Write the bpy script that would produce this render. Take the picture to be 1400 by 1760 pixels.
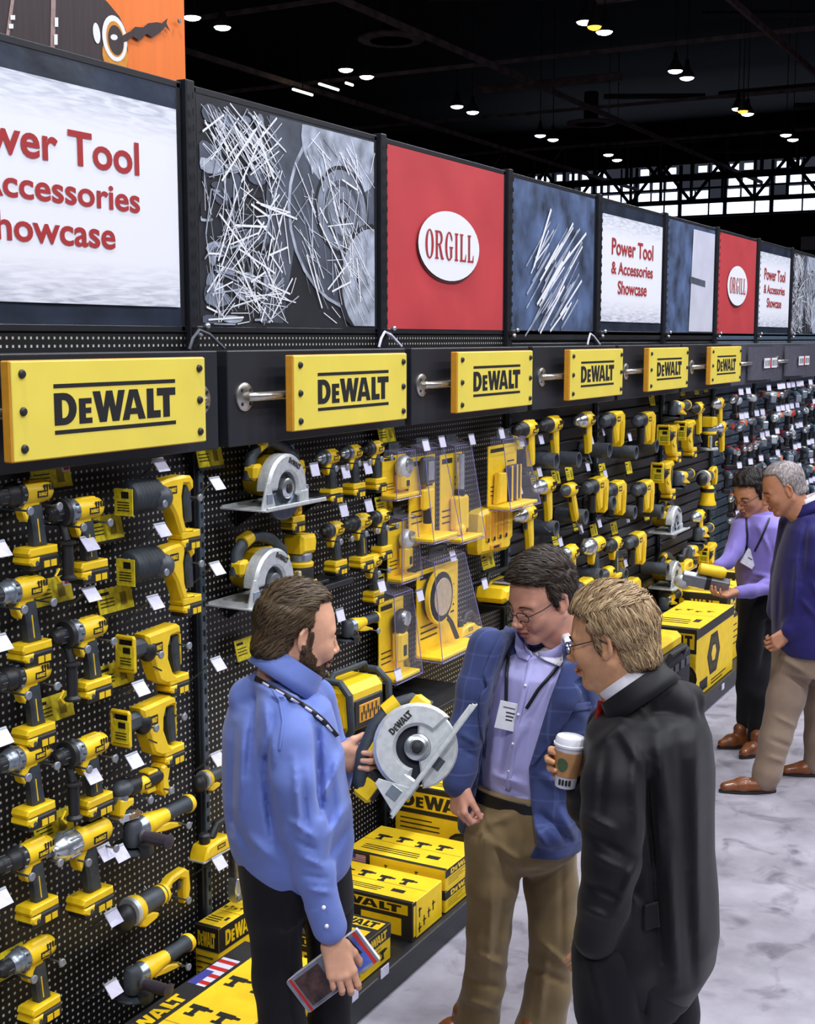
import bpy, math, random
import numpy as np
from mathutils import Vector, Matrix
from mathutils.bvhtree import BVHTree

random.seed(7); np.random.seed(7)
C = bpy.context.scene.collection
SC = bpy.context.scene
PI = math.pi
for o in list(bpy.data.objects): bpy.data.objects.remove(o)

# ------------------------------------------------------------------ camera
FOC = 2250.0                                   # focal length in pixels of the 1400 x 1760 frame
PITCH = math.atan(298 / FOC)
YAW = math.atan(1226 * math.cos(PITCH) / FOC)
CAM = np.array([2.95, 0.0, 2.5])
FW0 = np.array([-math.sin(YAW), math.cos(YAW), 0.0])
RT = np.array([math.cos(YAW), math.sin(YAW), 0.0])
UPW = np.array([0, 0, 1.0])
FW = FW0 * math.cos(PITCH) - UPW * math.sin(PITCH)
UPC = FW0 * math.sin(PITCH) + UPW * math.cos(PITCH)
cd = bpy.data.cameras.new('camera'); cam = bpy.data.objects.new('camera', cd); C.objects.link(cam)
cam.location = CAM; cam.rotation_euler = (PI / 2 - PITCH, 0, YAW)
cd.sensor_fit = 'VERTICAL'; cd.sensor_height = 36.0; cd.lens = 36.0 * FOC / 1760.0
cd.clip_start = 0.05; cd.clip_end = 400
SC.camera = cam

def ray(x, y): return FW + RT * (x - 700) / FOC - UPC * (y - 880) / FOC
def onx(x, y, X):
    d = ray(x, y); return CAM + d * ((X - CAM[0]) / d[0])
def onz(x, y, Z):
    d = ray(x, y); return CAM + d * ((Z - CAM[2]) / d[2])
def ony(x, y, Y):
    d = ray(x, y); return CAM + d * ((Y - CAM[1]) / d[1])

# ------------------------------------------------------------------ world, exposure
w = bpy.data.worlds.new('world'); SC.world = w; w.use_nodes = True
w.node_tree.nodes['Background'].inputs[0].default_value = (0.55, 0.62, 0.85, 1)
w.node_tree.nodes['Background'].inputs[1].default_value = 0.05
vs = SC.view_settings
vs.view_transform = 'Standard'; vs.look = 'None'; vs.gamma = 1.0; vs.use_curve_mapping = False
vs.exposure = 0.0
SC.cycles.max_bounces = 6; SC.cycles.diffuse_bounces = 3; SC.cycles.glossy_bounces = 3
SC.cycles.transmission_bounces = 4; SC.cycles.transparent_max_bounces = 10
SC.cycles.caustics_reflective = False; SC.cycles.caustics_refractive = False
SC.cycles.use_denoising = True
SC.cycles.sample_clamp_indirect = 4.0

# hall lighting: the high-bay lamps of the hall roof continue over the aisle
def hall_lamp(x, y, z, power, size=1.0, col=(0.93, 0.95, 1.0)):
    l = bpy.data.lights.new('high_bay_light', 'AREA'); l.shape = 'DISK'; l.size = size
    l.energy = power; l.color = col
    o = bpy.data.objects.new('high_bay_light', l); C.objects.link(o); o.location = (x, y, z)
    return o
LAMP_P = 455
for lx in (1.5, 7.0, 12.0):
    for ly in (-7.0, 1.5, 8.5, 16.0, 25.0):
        hall_lamp(lx, ly, 11.4, LAMP_P * (1.0 if lx < 10 else 1.3))

# ------------------------------------------------------------------ materials
def lin(c):
    c = c / 255.0
    return c / 12.92 if c <= 0.04045 else ((c + 0.055) / 1.055) ** 2.4
def rgb(r, g, b): return (lin(r), lin(g), lin(b), 1)
_M = {}
def mat(name, col, rough=0.5, metal=0.0, noise=0.06, nscale=40, bump=0.0, bscale=200, emit=0.0, coat=0.0, spec=0.5, stretch=None, sheen=0.0):
    if name in _M: return _M[name]
    m = bpy.data.materials.new(name); m.use_nodes = True; nt = m.node_tree
    p = nt.nodes['Principled BSDF']
    p.inputs['Roughness'].default_value = rough; p.inputs['Metallic'].default_value = metal
    p.inputs['Specular IOR Level'].default_value = spec
    if coat: p.inputs['Coat Weight'].default_value = coat
    if sheen: p.inputs['Sheen Weight'].default_value = sheen
    tc = nt.nodes.new('ShaderNodeTexCoord')
    src = tc.outputs['Object']
    if stretch:
        mp = nt.nodes.new('ShaderNodeMapping'); mp.inputs['Scale'].default_value = stretch
        nt.links.new(src, mp.inputs[0]); src = mp.outputs[0]
    if noise > 0:
        n = nt.nodes.new('ShaderNodeTexNoise'); n.inputs['Scale'].default_value = nscale; n.inputs['Detail'].default_value = 4
        nt.links.new(src, n.inputs['Vector'])
        r = nt.nodes.new('ShaderNodeValToRGB')
        r.color_ramp.elements[0].position = 0.3; r.color_ramp.elements[1].position = 0.7
        r.color_ramp.elements[0].color = tuple(max(0, v * (1 - noise * 2.2)) for v in col[:3]) + (1,)
        r.color_ramp.elements[1].color = tuple(min(1, v * (1 + noise * 2.2)) for v in col[:3]) + (1,)
        nt.links.new(n.outputs['Fac'], r.inputs[0]); nt.links.new(r.outputs[0], p.inputs['Base Color'])
    else:
        p.inputs['Base Color'].default_value = col
    if bump > 0:
        n2 = nt.nodes.new('ShaderNodeTexNoise'); n2.inputs['Scale'].default_value = bscale; n2.inputs['Detail'].default_value = 3
        nt.links.new(src, n2.inputs['Vector'])
        b = nt.nodes.new('ShaderNodeBump'); b.inputs['Strength'].default_value = bump; b.inputs['Distance'].default_value = 0.01
        nt.links.new(n2.outputs['Fac'], b.inputs['Height']); nt.links.new(b.outputs[0], p.inputs['Normal'])
    if emit:
        p.inputs['Emission Color'].default_value = col; p.inputs['Emission Strength'].default_value = emit
    _M[name] = m
    return m

YEL = mat('tool_yellow', rgb(246, 205, 28), 0.38, noise=0.03, nscale=25)
YELS = mat('sign_yellow', rgb(240, 219, 88), 0.42, noise=0.015, nscale=6)
YELE = mat('sign_edge', rgb(214, 150, 40), 0.5, noise=0.03)
YELC = mat('carton_yellow', rgb(248, 208, 30), 0.55, noise=0.03, nscale=14)
YCARD = mat('card_yellow', rgb(236, 214, 40), 0.5, noise=0.10, nscale=60)
BLK = mat('tool_black', rgb(30, 31, 34), 0.5, noise=0.08)
RUB = mat('rubber_grip', rgb(52, 60, 68), 0.5, noise=0.10, bump=0.25, bscale=500)
INK = mat('black_ink', rgb(24, 24, 26), 0.5, noise=0.0)
GRY = mat('gearcase_grey', rgb(150, 160, 172), 0.33, 0.75, noise=0.08)
SIL = mat('polished_silver', rgb(205, 210, 215), 0.24, 0.85, noise=0.05)
ALU = mat('cast_aluminium', rgb(206, 210, 212), 0.42, 0.45, noise=0.06, nscale=60)
STL = mat('steel', rgb(140, 145, 155), 0.35, 0.9, noise=0.08)
DGR = mat('dark_grey_plastic', rgb(66, 72, 80), 0.45, noise=0.06)
CHR = mat('hook_grey', rgb(150, 155, 165), 0.4, 0.5, noise=0.05)
WHT = mat('paper_white', rgb(232, 232, 240), 0.6, noise=0.03)
LAV = mat('paper_lavender', rgb(214, 212, 236), 0.6, noise=0.03)
TUBE = mat('display_tube_grey', rgb(74, 79, 88), 0.42, noise=0.08)
RED = mat('accent_red', rgb(190, 40, 32), 0.45, noise=0.04)
ORN = mat('accent_orange', rgb(230, 100, 40), 0.45, noise=0.04)
STEELB = mat('frame_black', rgb(25, 28, 34), 0.42, noise=0.10, nscale=8)
HEAD = mat('header_black', rgb(26, 29, 37), 0.5, noise=0.08, nscale=4)
KICK = mat('kick_black', rgb(29, 31, 38), 0.42, noise=0.08, nscale=6)
RAIL = mat('brushed_rail', rgb(186, 182, 174), 0.3, 0.9, noise=0.05)

def mat_clear(name, tint=(0.93, 0.93, 1.0, 1), alpha=0.28):
    if name in _M: return _M[name]
    m = bpy.data.materials.new(name); m.use_nodes = True; nt = m.node_tree
    p = nt.nodes['Principled BSDF']; out = nt.nodes['Material Output']
    p.inputs['Base Color'].default_value = tint; p.inputs['Roughness'].default_value = 0.08
    t = nt.nodes.new('ShaderNodeBsdfTransparent'); mx = nt.nodes.new('ShaderNodeMixShader')
    lw = nt.nodes.new('ShaderNodeLayerWeight'); lw.inputs['Blend'].default_value = 0.25
    mr = nt.nodes.new('ShaderNodeMapRange'); mr.inputs['To Min'].default_value = alpha * 0.35; mr.inputs['To Max'].default_value = min(1, alpha * 2.2)
    nt.links.new(lw.outputs['Facing'], mr.inputs['Value'])
    nt.links.new(mr.outputs[0], mx.inputs[0]); nt.links.new(t.outputs[0], mx.inputs[1]); nt.links.new(p.outputs[0], mx.inputs[2])
    nt.links.new(mx.outputs[0], out.inputs['Surface'])
    _M[name] = m
    return m
CLEAR = mat_clear('clear_plastic', (0.78, 0.76, 1.0, 1), 0.07)
GLASS = mat_clear('spectacle_glass', (0.95, 0.97, 1.0, 1), 0.05)

# ------------------------------------------------------------------ mesh builder
def T(x=0, y=0, z=0, rx=0, ry=0, rz=0, s=1.0):
    return Matrix.Translation((x, y, z)) @ Matrix.Rotation(rz, 4, 'Z') @ Matrix.Rotation(ry, 4, 'Y') @ Matrix.Rotation(rx, 4, 'X') @ Matrix.Scale(s, 4)
def frame_mat(o, xa, ya, za):
    return Matrix(((xa[0], ya[0], za[0], o[0]), (xa[1], ya[1], za[1], o[1]), (xa[2], ya[2], za[2], o[2]), (0, 0, 0, 1)))

class MB:
    def __init__(s): s.v = []; s.f = []; s.m = []; s.mats = []
    def mi(s, m):
        if m not in s.mats: s.mats.append(m)
        return s.mats.index(m)
    def add(s, vs, fs, m, M=None):
        b = len(s.v)
        if M is None: s.v.extend(tuple(p) for p in vs)
        else: s.v.extend(tuple(M @ Vector(p)) for p in vs)
        i = s.mi(m)
        for f in fs: s.f.append([b + k for k in f]); s.m.append(i)
        return s
    def box(s, c, d, m, M=None, bev=None):
        x, y, z = d[0] / 2, d[1] / 2, d[2] / 2
        if bev is None: bev = min(d) * 0.12
        b = min(bev, min(x, y, z) * 0.95)
        if b < 1e-5:
            vs = [(c[0] + i * x, c[1] + j * y, c[2] + k * z) for i in (-1, 1) for j in (-1, 1) for k in (-1, 1)]
            fs = [(0, 1, 3, 2), (4, 6, 7, 5), (0, 4, 5, 1), (2, 3, 7, 6), (0, 2, 6, 4), (1, 5, 7, 3)]
            return s.add(vs, fs, m, M)
        vs = []; idx = {}
        for i in (-1, 1):
            for j in (-1, 1):
                for k in (-1, 1):
                    for ax in range(3):
                        p = [i * x, j * y, k * z]
                        for q in range(3):
                            if q != ax: p[q] -= (i, j, k)[q] * b
                        idx[(i, j, k, ax)] = len(vs); vs.append((c[0] + p[0], c[1] + p[1], c[2] + p[2]))
        fs = []
        S = (-1, 1)
        for i in S:
            q = [idx[(i, -1, -1, 0)], idx[(i, 1, -1, 0)], idx[(i, 1, 1, 0)], idx[(i, -1, 1, 0)]]
            fs.append(q if i > 0 else q[::-1])
            q = [idx[(-1, i, -1, 1)], idx[(1, i, -1, 1)], idx[(1, i, 1, 1)], idx[(-1, i, 1, 1)]]
            fs.append(q[::-1] if i > 0 else q)
            q = [idx[(-1, -1, i, 2)], idx[(1, -1, i, 2)], idx[(1, 1, i, 2)], idx[(-1, 1, i, 2)]]
            fs.append(q if i > 0 else q[::-1])
        for i in S:
            for j in S:
                q = [idx[(i, j, -1, 0)], idx[(i, j, 1, 0)], idx[(i, j, 1, 1)], idx[(i, j, -1, 1)]]
                fs.append(q[::-1] if i * j > 0 else q)
                q = [idx[(i, -1, j, 0)], idx[(i, 1, j, 0)], idx[(i, 1, j, 2)], idx[(i, -1, j, 2)]]
                fs.append(q if i * j > 0 else q[::-1])
                q = [idx[(-1, i, j, 1)], idx[(1, i, j, 1)], idx[(1, i, j, 2)], idx[(-1, i, j, 2)]]
                fs.append(q[::-1] if i * j > 0 else q)
        for i in S:
            for j in S:
                for k in S:
                    q = [idx[(i, j, k, 0)], idx[(i, j, k, 1)], idx[(i, j, k, 2)]]
                    fs.append(q if i * j * k > 0 else q[::-1])
        return s.add(vs, fs, m, M)
    def tube(s, pts, rs, m, n=12, M=None, caps=True, flat=(1, 1), up=None):
        pts = [Vector(p) for p in pts]
        if not hasattr(rs, '__len__'): rs = [rs] * len(pts)
        vs = []; fs = []; prev = None
        for i, p in enumerate(pts):
            if i == 0: d = pts[1] - pts[0]
            elif i == len(pts) - 1: d = pts[-1] - pts[-2]
            else: d = (pts[i + 1] - p).normalized() + (p - pts[i - 1]).normalized()
            if d.length < 1e-9: d = Vector((0, 0, 1))
            d.normalize()
            if prev is None:
                u = Vector(up) if up is not None else (Vector((0, 0, 1)) if abs(d.z) < 0.9 else Vector((1, 0, 0)))
                a = d.cross(u).normalized()
            else:
                a = (prev - d * prev.dot(d)); a.normalize()
            prev = a; b = d.cross(a)
            for k in range(n):
                t = 2 * PI * k / n
                vs.append(p + a * (math.cos(t) * rs[i] * flat[0]) + b * (math.sin(t) * rs[i] * flat[1]))
        for i in range(len(pts) - 1):
            for k in range(n):
                k2 = (k + 1) % n
                fs.append((i * n + k, i * n + k2, (i + 1) * n + k2, (i + 1) * n + k))
        if caps:
            fs.append(tuple(range(n))[::-1]); fs.append(tuple((len(pts) - 1) * n + k for k in range(n)))
        return s.add(vs, fs, m, M)
    def cyl(s, p0, p1, r, m, n=16, M=None, r2=None, ch=None):
        p0 = Vector(p0); p1 = Vector(p1); L = (p1 - p0).length; r2 = r if r2 is None else r2
        if ch is None: ch = min(r, r2, L) * 0.12
        d = (p1 - p0) / L
        return s.tube([p0, p0 + d * ch * 0.01, p0 + d * ch, p1 - d * ch, p1 - d * ch * 0.01, p1],
                      [max(r - ch, 1e-4) * 0.999, max(r - ch, 1e-4), r, r2, max(r2 - ch, 1e-4), max(r2 - ch, 1e-4) * 0.999], m, n, M)
    def lathe(s, prof, m, n=20, M=None, axis='X'):
        # prof: list of (t, r) along the axis
        vs = []; fs = []
        for t, r in prof:
            for k in range(n):
                a = 2 * PI * k / n; c_, s_ = math.cos(a) * r, math.sin(a) * r
                vs.append((t, c_, s_) if axis == 'X' else (s_, t, c_) if axis == 'Y' else (c_, s_, t))
        for i in range(len(prof) - 1):
            for k in range(n):
                k2 = (k + 1) % n
                fs.append((i * n + k, i * n + k2, (i + 1) * n + k2, (i + 1) * n + k))
        fs.append(tuple(range(n))[::-1]); fs.append(tuple((len(prof) - 1) * n + k for k in range(n)))
        return s.add(vs, fs, m, M)
    def prism(s, poly, y0, y1, m, M=None, bev=0.003):
        # polygon in local XZ, extruded along Y, chamfered rims
        n = len(poly)
        A = sum(poly[i][0] * poly[(i + 1) % n][1] - poly[(i + 1) % n][0] * poly[i][1] for i in range(n))
        if A < 0: poly = poly[::-1]
        ins = []
        for i in range(n):
            p0, p1, p2 = poly[i - 1], poly[i], poly[(i + 1) % n]
            e1 = (p1[0] - p0[0], p1[1] - p0[1]); e2 = (p2[0] - p1[0], p2[1] - p1[1])
            l1 = math.hypot(*e1) or 1; l2 = math.hypot(*e2) or 1
            n1 = (-e1[1] / l1, e1[0] / l1); n2 = (-e2[1] / l2, e2[0] / l2)
            bx, by = n1[0] + n2[0], n1[1] + n2[1]; q = max(0.5, 1 + n1[0] * n2[0] + n1[1] * n2[1])
            ins.append((p1[0] + bx / q * bev, p1[1] + by / q * bev))
        if y1 < y0: y0, y1 = y1, y0
        by_ = min(bev, (y1 - y0) * 0.45)
        rings = [(ins, y0), (poly, y0 + by_), (poly, y1 - by_), (ins, y1)]
        vs = [(p[0], y, p[1]) for pl, y in rings for p in pl]
        fs = []
        for r in range(3):
            for i in range(n):
                j = (i + 1) % n
                fs.append((r * n + i, r * n + j, (r + 1) * n + j, (r + 1) * n + i))
        fs.append(tuple(range(n))[::-1] if False else tuple(range(n)))
        fs.append(tuple(3 * n + i for i in range(n))[::-1])
        fs = [f[::-1] for f in fs[:-2]] + [fs[-2], fs[-1]]
        # XZ polygon counter-clockwise seen from -Y: front cap (y0) faces -Y
        fs = [f[::-1] for f in fs[:-2]] + [fs[-2], fs[-1]]
        return s.add(vs, fs, m, M)
    def ball(s, c, r, m, M=None, n=16, k=10):
        if not hasattr(r, '__len__'): r = (r, r, r)
        vs = []; fs = []
        for i in range(k + 1):
            t = PI * i / k
            for j in range(n):
                a = 2 * PI * j / n
                vs.append((c[0] + r[0] * math.sin(t) * math.cos(a), c[1] + r[1] * math.sin(t) * math.sin(a), c[2] + r[2] * math.cos(t)))
        for i in range(k):
            for j in range(n):
                j2 = (j + 1) % n
                if i == 0: fs.append((i * n, (i + 1) * n + j, (i + 1) * n + j2))
                elif i == k - 1: fs.append((i * n + j, (i + 1) * n, i * n + j2))
                else: fs.append((i * n + j, (i + 1) * n + j, (i + 1) * n + j2, i * n + j2))
        return s.add(vs, fs, m, M)
    def build(s, name, parent=None, smooth=35, fix=True):
        me = bpy.data.meshes.new(name)
        me.from_pydata([tuple(p) for p in s.v], [], s.f)
        for m in s.mats: me.materials.append(m)
        me.polygons.foreach_set('material_index', s.m)
        if fix:
            import bmesh
            bm = bmesh.new(); bm.from_mesh(me)
            bmesh.ops.recalc_face_normals(bm, faces=bm.faces)
            bm.to_mesh(me); bm.free()
        if smooth is not None:
            me.polygons.foreach_set('use_smooth', [True] * len(me.polygons))
            me.set_sharp_from_angle(angle=math.radians(smooth))
        me.update()
        o = bpy.data.objects.new(name, me); C.objects.link(o)
        if parent is not None: o.parent = parent
        return o

def tag(o, label=None, cat=None, group=None, kind=None):
    if label: o['label'] = label
    if cat: o['category'] = cat
    if group: o['group'] = group
    if kind: o['kind'] = kind
    return o
def empty(name, loc=(0, 0, 0), label=None, cat=None, group=None, M=None):
    o = bpy.data.objects.new(name, None); C.objects.link(o); o.empty_display_size = 0.05
    if M is not None: o.matrix_world = M
    else: o.location = loc
    return tag(o, label, cat, group)
KIDS = {}
def kids(o): return [c for c in bpy.data.objects if c.parent == o]
def copy_tree(o, parent=None, cache={}):
    c = o.copy(); C.objects.link(c)
    if parent is not None: c.parent = parent
    if o.name not in KIDS: KIDS[o.name] = kids(o)
    for ch in KIDS[o.name]: copy_tree(ch, c)
    return c

# ------------------------------------------------------------------ lettering
def text_geo(body, size=1.0, bold=0.0, extrude=0.0, align='CENTER', spacing=1.0, xscale=1.0):
    cu = bpy.data.curves.new('lettering', 'FONT'); cu.body = body; cu.size = size; cu.offset = bold
    cu.extrude = extrude; cu.align_x = align; cu.align_y = 'CENTER'; cu.space_character = spacing; cu.resolution_u = 4
    o = bpy.data.objects.new('lettering', cu); C.objects.link(o)
    dg = bpy.context.evaluated_depsgraph_get()
    me = bpy.data.meshes.new_from_object(o.evaluated_get(dg))
    vs = [(v.co.x * xscale, v.co.y, v.co.z) for v in me.vertices]; fs = [tuple(p.vertices) for p in me.polygons]
    bpy.data.objects.remove(o); bpy.data.curves.remove(cu); bpy.data.meshes.remove(me)
    return vs, fs
def poly_geo(loops, extrude=0.0):
    """filled 2-D outlines (holes allowed)"""
    cu = bpy.data.curves.new('outline', 'CURVE'); cu.dimensions = '2D'; cu.fill_mode = 'BOTH'; cu.extrude = extrude
    for lp in loops:
        sp = cu.splines.new('POLY'); sp.points.add(len(lp) - 1); sp.use_cyclic_u = True
        for i, p in enumerate(lp): sp.points[i].co = (p[0], p[1], 0, 1)
    o = bpy.data.objects.new('outline', cu); C.objects.link(o)
    dg = bpy.context.evaluated_depsgraph_get()
    me = bpy.data.meshes.new_from_object(o.evaluated_get(dg))
    vs = [tuple(v.co) for v in me.vertices]; fs = [tuple(p.vertices) for p in me.polygons]
    bpy.data.objects.remove(o); bpy.data.curves.remove(cu); bpy.data.meshes.remove(me)
    return vs, fs
def arc(cx, cy, rx, ry, a0, a1, n=10):
    return [(cx + rx * math.cos(math.radians(a0 + (a1 - a0) * i / n)), cy + ry * math.sin(math.radians(a0 + (a1 - a0) * i / n))) for i in range(n + 1)]

def logo_loops():
    L = []; x = 0
    L.append([(0, 0), (0, 1)] + arc(.34, .5, .44, .5, 90, -90, 12)); L.append([(.27, .22), (.27, .78)] + arc(.33, .5, .18, .28, 90, -90, 8))
    x = .86; e = .8
    L.append([(x + px, py * e) for px, py in [(0, 0), (0, 1), (.46, 1), (.46, .78), (.24, .78), (.24, .62), (.44, .62), (.44, .40), (.24, .40), (.24, .22), (.47, .22), (.47, 0)]])
    x = 1.36
    L.append([(x + px, py) for px, py in [(0, 1), (.28, 1), (.39, .46), (.5, 1), (.74, 1), (.85, .46), (.96, 1), (1.22, 1), (.98, 0), (.72, 0), (.61, .52), (.5, 0), (.24, 0)]])
    x = 2.46
    L.append([(x + px, py) for px, py in [(0, 0), (.27, 0), (.31, .18), (.6, .18), (.64, 0), (.92, 0), (.62, 1), (.29, 1)]])
    L.append([(x + px, py) for px, py in [(.35, .38), (.455, .76), (.56, .38)]])
    x = 3.44
    L.append([(x + px, py) for px, py in [(0, 0), (0, 1), (.28, 1), (.28, .25), (.56, .25), (.56, 0)]])
    x = 3.86
    L.append([(x + px, py) for px, py in [(0, 1), (.78, 1), (.78, .74), (.53, .74), (.53, 0), (.25, 0), (.25, .74), (0, .74)]])
    return L, 4.64
_lg = {}
def logo_geo(width, height, bars=True):
    """the tool maker's word mark between two bars, centred"""
    key = (round(width, 4), round(height, 4), bars)
    if key in _lg: return _lg[key]
    L, Wd = logo_loops()
    hh = 1.0
    if bars:
        L.append([(0, -.28), (Wd, -.28), (Wd, -.15), (0, -.15)]); L.append([(0, 1.15), (Wd, 1.15), (Wd, 1.28), (0, 1.28)]); y0, hh = -.28, 1.56
    else: y0 = 0
    L = [[((p[0] / Wd - .5) * width, ((p[1] - y0) / hh - .5) * height) for p in lp] for lp in L]
    _lg[key] = poly_geo(L); return _lg[key]
def face_mat_x(x, y, z):      # 2-D lettering (u right, v up) onto a plane facing +x; u runs along +y
    return frame_mat((x, y, z), (0, 1, 0), (0, 0, 1), (1, 0, 0))
# ------------------------------------------------------------------ hall shell
def mat_floor():
    m = bpy.data.materials.new('hall_floor'); m.use_nodes = True; nt = m.node_tree; p = nt.nodes['Principled BSDF']
    p.inputs['Roughness'].default_value = 0.75
    tc = nt.nodes.new('ShaderNodeTexCoord')
    n1 = nt.nodes.new('ShaderNodeTexNoise'); n1.inputs['Scale'].default_value = 1.6; n1.inputs['Detail'].default_value = 8; n1.inputs['Roughness'].default_value = 0.62
    n2 = nt.nodes.new('ShaderNodeTexNoise'); n2.inputs['Scale'].default_value = 5.5; n2.inputs['Detail'].default_value = 6; n2.inputs['Distortion'].default_value = 0.8
    n3 = nt.nodes.new('ShaderNodeTexNoise'); n3.inputs['Scale'].default_value = 140; n3.inputs['Detail'].default_value = 2
    for n in (n1, n2, n3): nt.links.new(tc.outputs['Object'], n.inputs['Vector'])
    r1 = nt.nodes.new('ShaderNodeValToRGB'); e = r1.color_ramp.elements
    e[0].position = 0.30; e[0].color = rgb(118, 114, 124); e[1].position = 0.62; e[1].color = rgb(164, 160, 172)
    r2 = nt.nodes.new('ShaderNodeValToRGB'); e = r2.color_ramp.elements
    e[0].position = 0.26; e[0].color = rgb(150, 146, 156); e[1].position = 0.46; e[1].color = (1, 1, 1, 1)
    mx = nt.nodes.new('ShaderNodeMix'); mx.data_type = 'RGBA'; mx.blend_type = 'MULTIPLY'; mx.inputs[0].default_value = 0.85
    nt.links.new(n1.outputs['Fac'], r1.inputs[0]); nt.links.new(n2.outputs['Fac'], r2.inputs[0])
    nt.links.new(r1.outputs[0], mx.inputs[6]); nt.links.new(r2.outputs[0], mx.inputs[7])
    nt.links.new(mx.outputs[2], p.inputs['Base Color'])
    b = nt.nodes.new('ShaderNodeBump'); b.inputs['Strength'].default_value = 0.15; nt.links.new(n3.outputs['Fac'], b.inputs['Height']); nt.links.new(b.outputs[0], p.inputs['Normal'])
    return m
FLOORM = mat_floor()
CEILM = mat('ceiling_black', rgb(12, 11, 13), 0.9, noise=0.2, nscale=0.6)
WALLM = mat('hall_wall_black', rgb(16, 14, 18), 0.9, noise=0.2, nscale=0.3)
BEAM = mat('roof_beam', rgb(112, 92, 90), 0.8, noise=0.2, nscale=2)
BEAMD = mat('roof_steel_dark', rgb(30, 26, 28), 0.8, noise=0.2, nscale=2)
def structure(name, mb, smooth=None):
    return tag(mb.build(name, smooth=smooth), kind='structure')
structure('floor', MB().box((0, 40, -0.05), (120, 112, 0.1), FLOORM, bev=0))
structure('ceiling', MB().box((0, 40, 18.1), (120, 112, 0.2), CEILM, bev=0))
# end wall: opaque below and above a clerestory strip
b = MB(); b.box((0, 95.2, 5.6), (120, 0.3, 11.2), WALLM, bev=0); b.box((0, 95.2, 16.6), (120, 0.3, 3.0), WALLM, bev=0); b.box((-50, 95.2, 13.2), (25, 0.3, 4.0), WALLM, bev=0)
structure('wall_back', b)
b = MB(); b.box((-59.8, 40, 9), (0.3, 112, 18), WALLM, bev=0); structure('wall_left', b)
b = MB(); b.box((59.8, 40, 9), (0.3, 112, 18), WALLM, bev=0); structure('wall_right', b)
b = MB(); b.box((-8, 94.6, 9.05), (18, 0.6, 0.9), mat('pale_fascia', rgb(200, 186, 190), 0.7), bev=0); structure('trim_1', b)
SKYM = mat('daylight_pane', rgb(214, 226, 255), 0.3, noise=0.12, nscale=0.5, emit=2.6)
k = 0
for i, x in enumerate(np.arange(-37.5, -8, 3.3)):
    k += 1
    b = MB()
    for r in range(4):
        zc = 11.75 + r * 0.98
        for q in range(3):
            if (i * 5 + r * 3 + q * 7) % 11 in (0, 4, 7, 9, 2)[:1 + r] and r > 0: continue
            b.box((x - 1.0 + q * 1.02, 95.1, zc - (.1 if r > 1 else 0)), (0.98 - .12 * r, 0.06, 0.8 - .12 * r), SKYM, bev=0)
    b.box((x + .55, 95.0, 13.3), (0.1, 0.12, 4.1), BEAMD, bev=0); b.box((x - 1.55, 95.0, 13.3), (0.22, 0.2, 4.1), BEAMD, bev=0)
    for r in range(5): b.box((x, 95.0, 11.28 + r * 0.98), (3.3, 0.12, 0.14), BEAMD, bev=0)
    structure('window_%d' % k, b)
# open-web trusses in front of the clerestory and over the hall
def truss(name, p0, p1, depth, m, r=0.09, bays=14):
    p0 = Vector(p0); p1 = Vector(p1); dz = Vector((0, 0, depth)); mb = MB()
    mb.tube([p0, p1], r * 1.5, m, 6); mb.tube([p0 + dz, p1 + dz], r * 1.5, m, 6)
    for i in range(bays):
        a = p0.lerp(p1, i / bays); c = p0.lerp(p1, (i + 1) / bays)
        mb.tube([a, c + dz] if i % 2 else [a + dz, c], r, m, 5); mb.tube([a, a + dz], r, m, 5)
    return structure(name, mb)
tn = 1
for yy in (88, 81):
    tn += 1; truss('trim_%d' % tn, (-42, yy, 11.6 + (88 - yy) * .1), (-4, yy, 11.6 + (88 - yy) * .1), 2.6, BEAMD, 0.12, 18)
for xx in (-26.8, -18.3, -8.0, 1.0):
    tn += 1; b = MB(); b.box((xx, 55, 12.6), (0.12, 66, 0.2), BEAM, bev=0); structure('trim_%d' % tn, b)
for yy in (36, 47, 58, 69):
    tn += 1; b = MB(); b.box((-16, yy, 12.9), (36, 0.10, 0.14), BEAM, bev=0); structure('trim_%d' % tn, b)
for i in range(8):
    tn += 1; b = MB()
    y0 = 30 + i * 6.3
    b.box((-30 + (i * 11) % 34, y0, 13.6), (4 + i % 3 * 3, 0.35, 0.3), BEAMD if i % 2 else BEAM, bev=0.03)
    b.tube([(-24 + (i * 7) % 22, y0 + 2, 13.2), (-20 + (i * 7) % 22, y0 + 4, 13.2)], 0.12, BEAMD, 6)
    structure('trim_%d' % tn, b)
# round air diffusers
for px, py in ((672, 68), (1015, 212)):
    P = onz(px, py, 13.0)
    d = MB(); M_ = T(*P)
    for rr in (0.5, 0.85, 1.2):
        d.lathe([(-.06, rr - .09), (0, rr), (.06, rr - .02), (.07, rr - .1)], BEAM, 24, M_, axis='Z')
    d.cyl((0, 0, 0), (0, 0, 1.5), 0.35, BEAMD, 16, M_)
    tag(d.build('ceiling_diffuser'), 'round dark air diffuser under the hall roof, %s' % ('above the shavings poster' if px < 800 else 'above the far showcase banners'), 'air vent', 'round roof diffusers')

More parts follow.
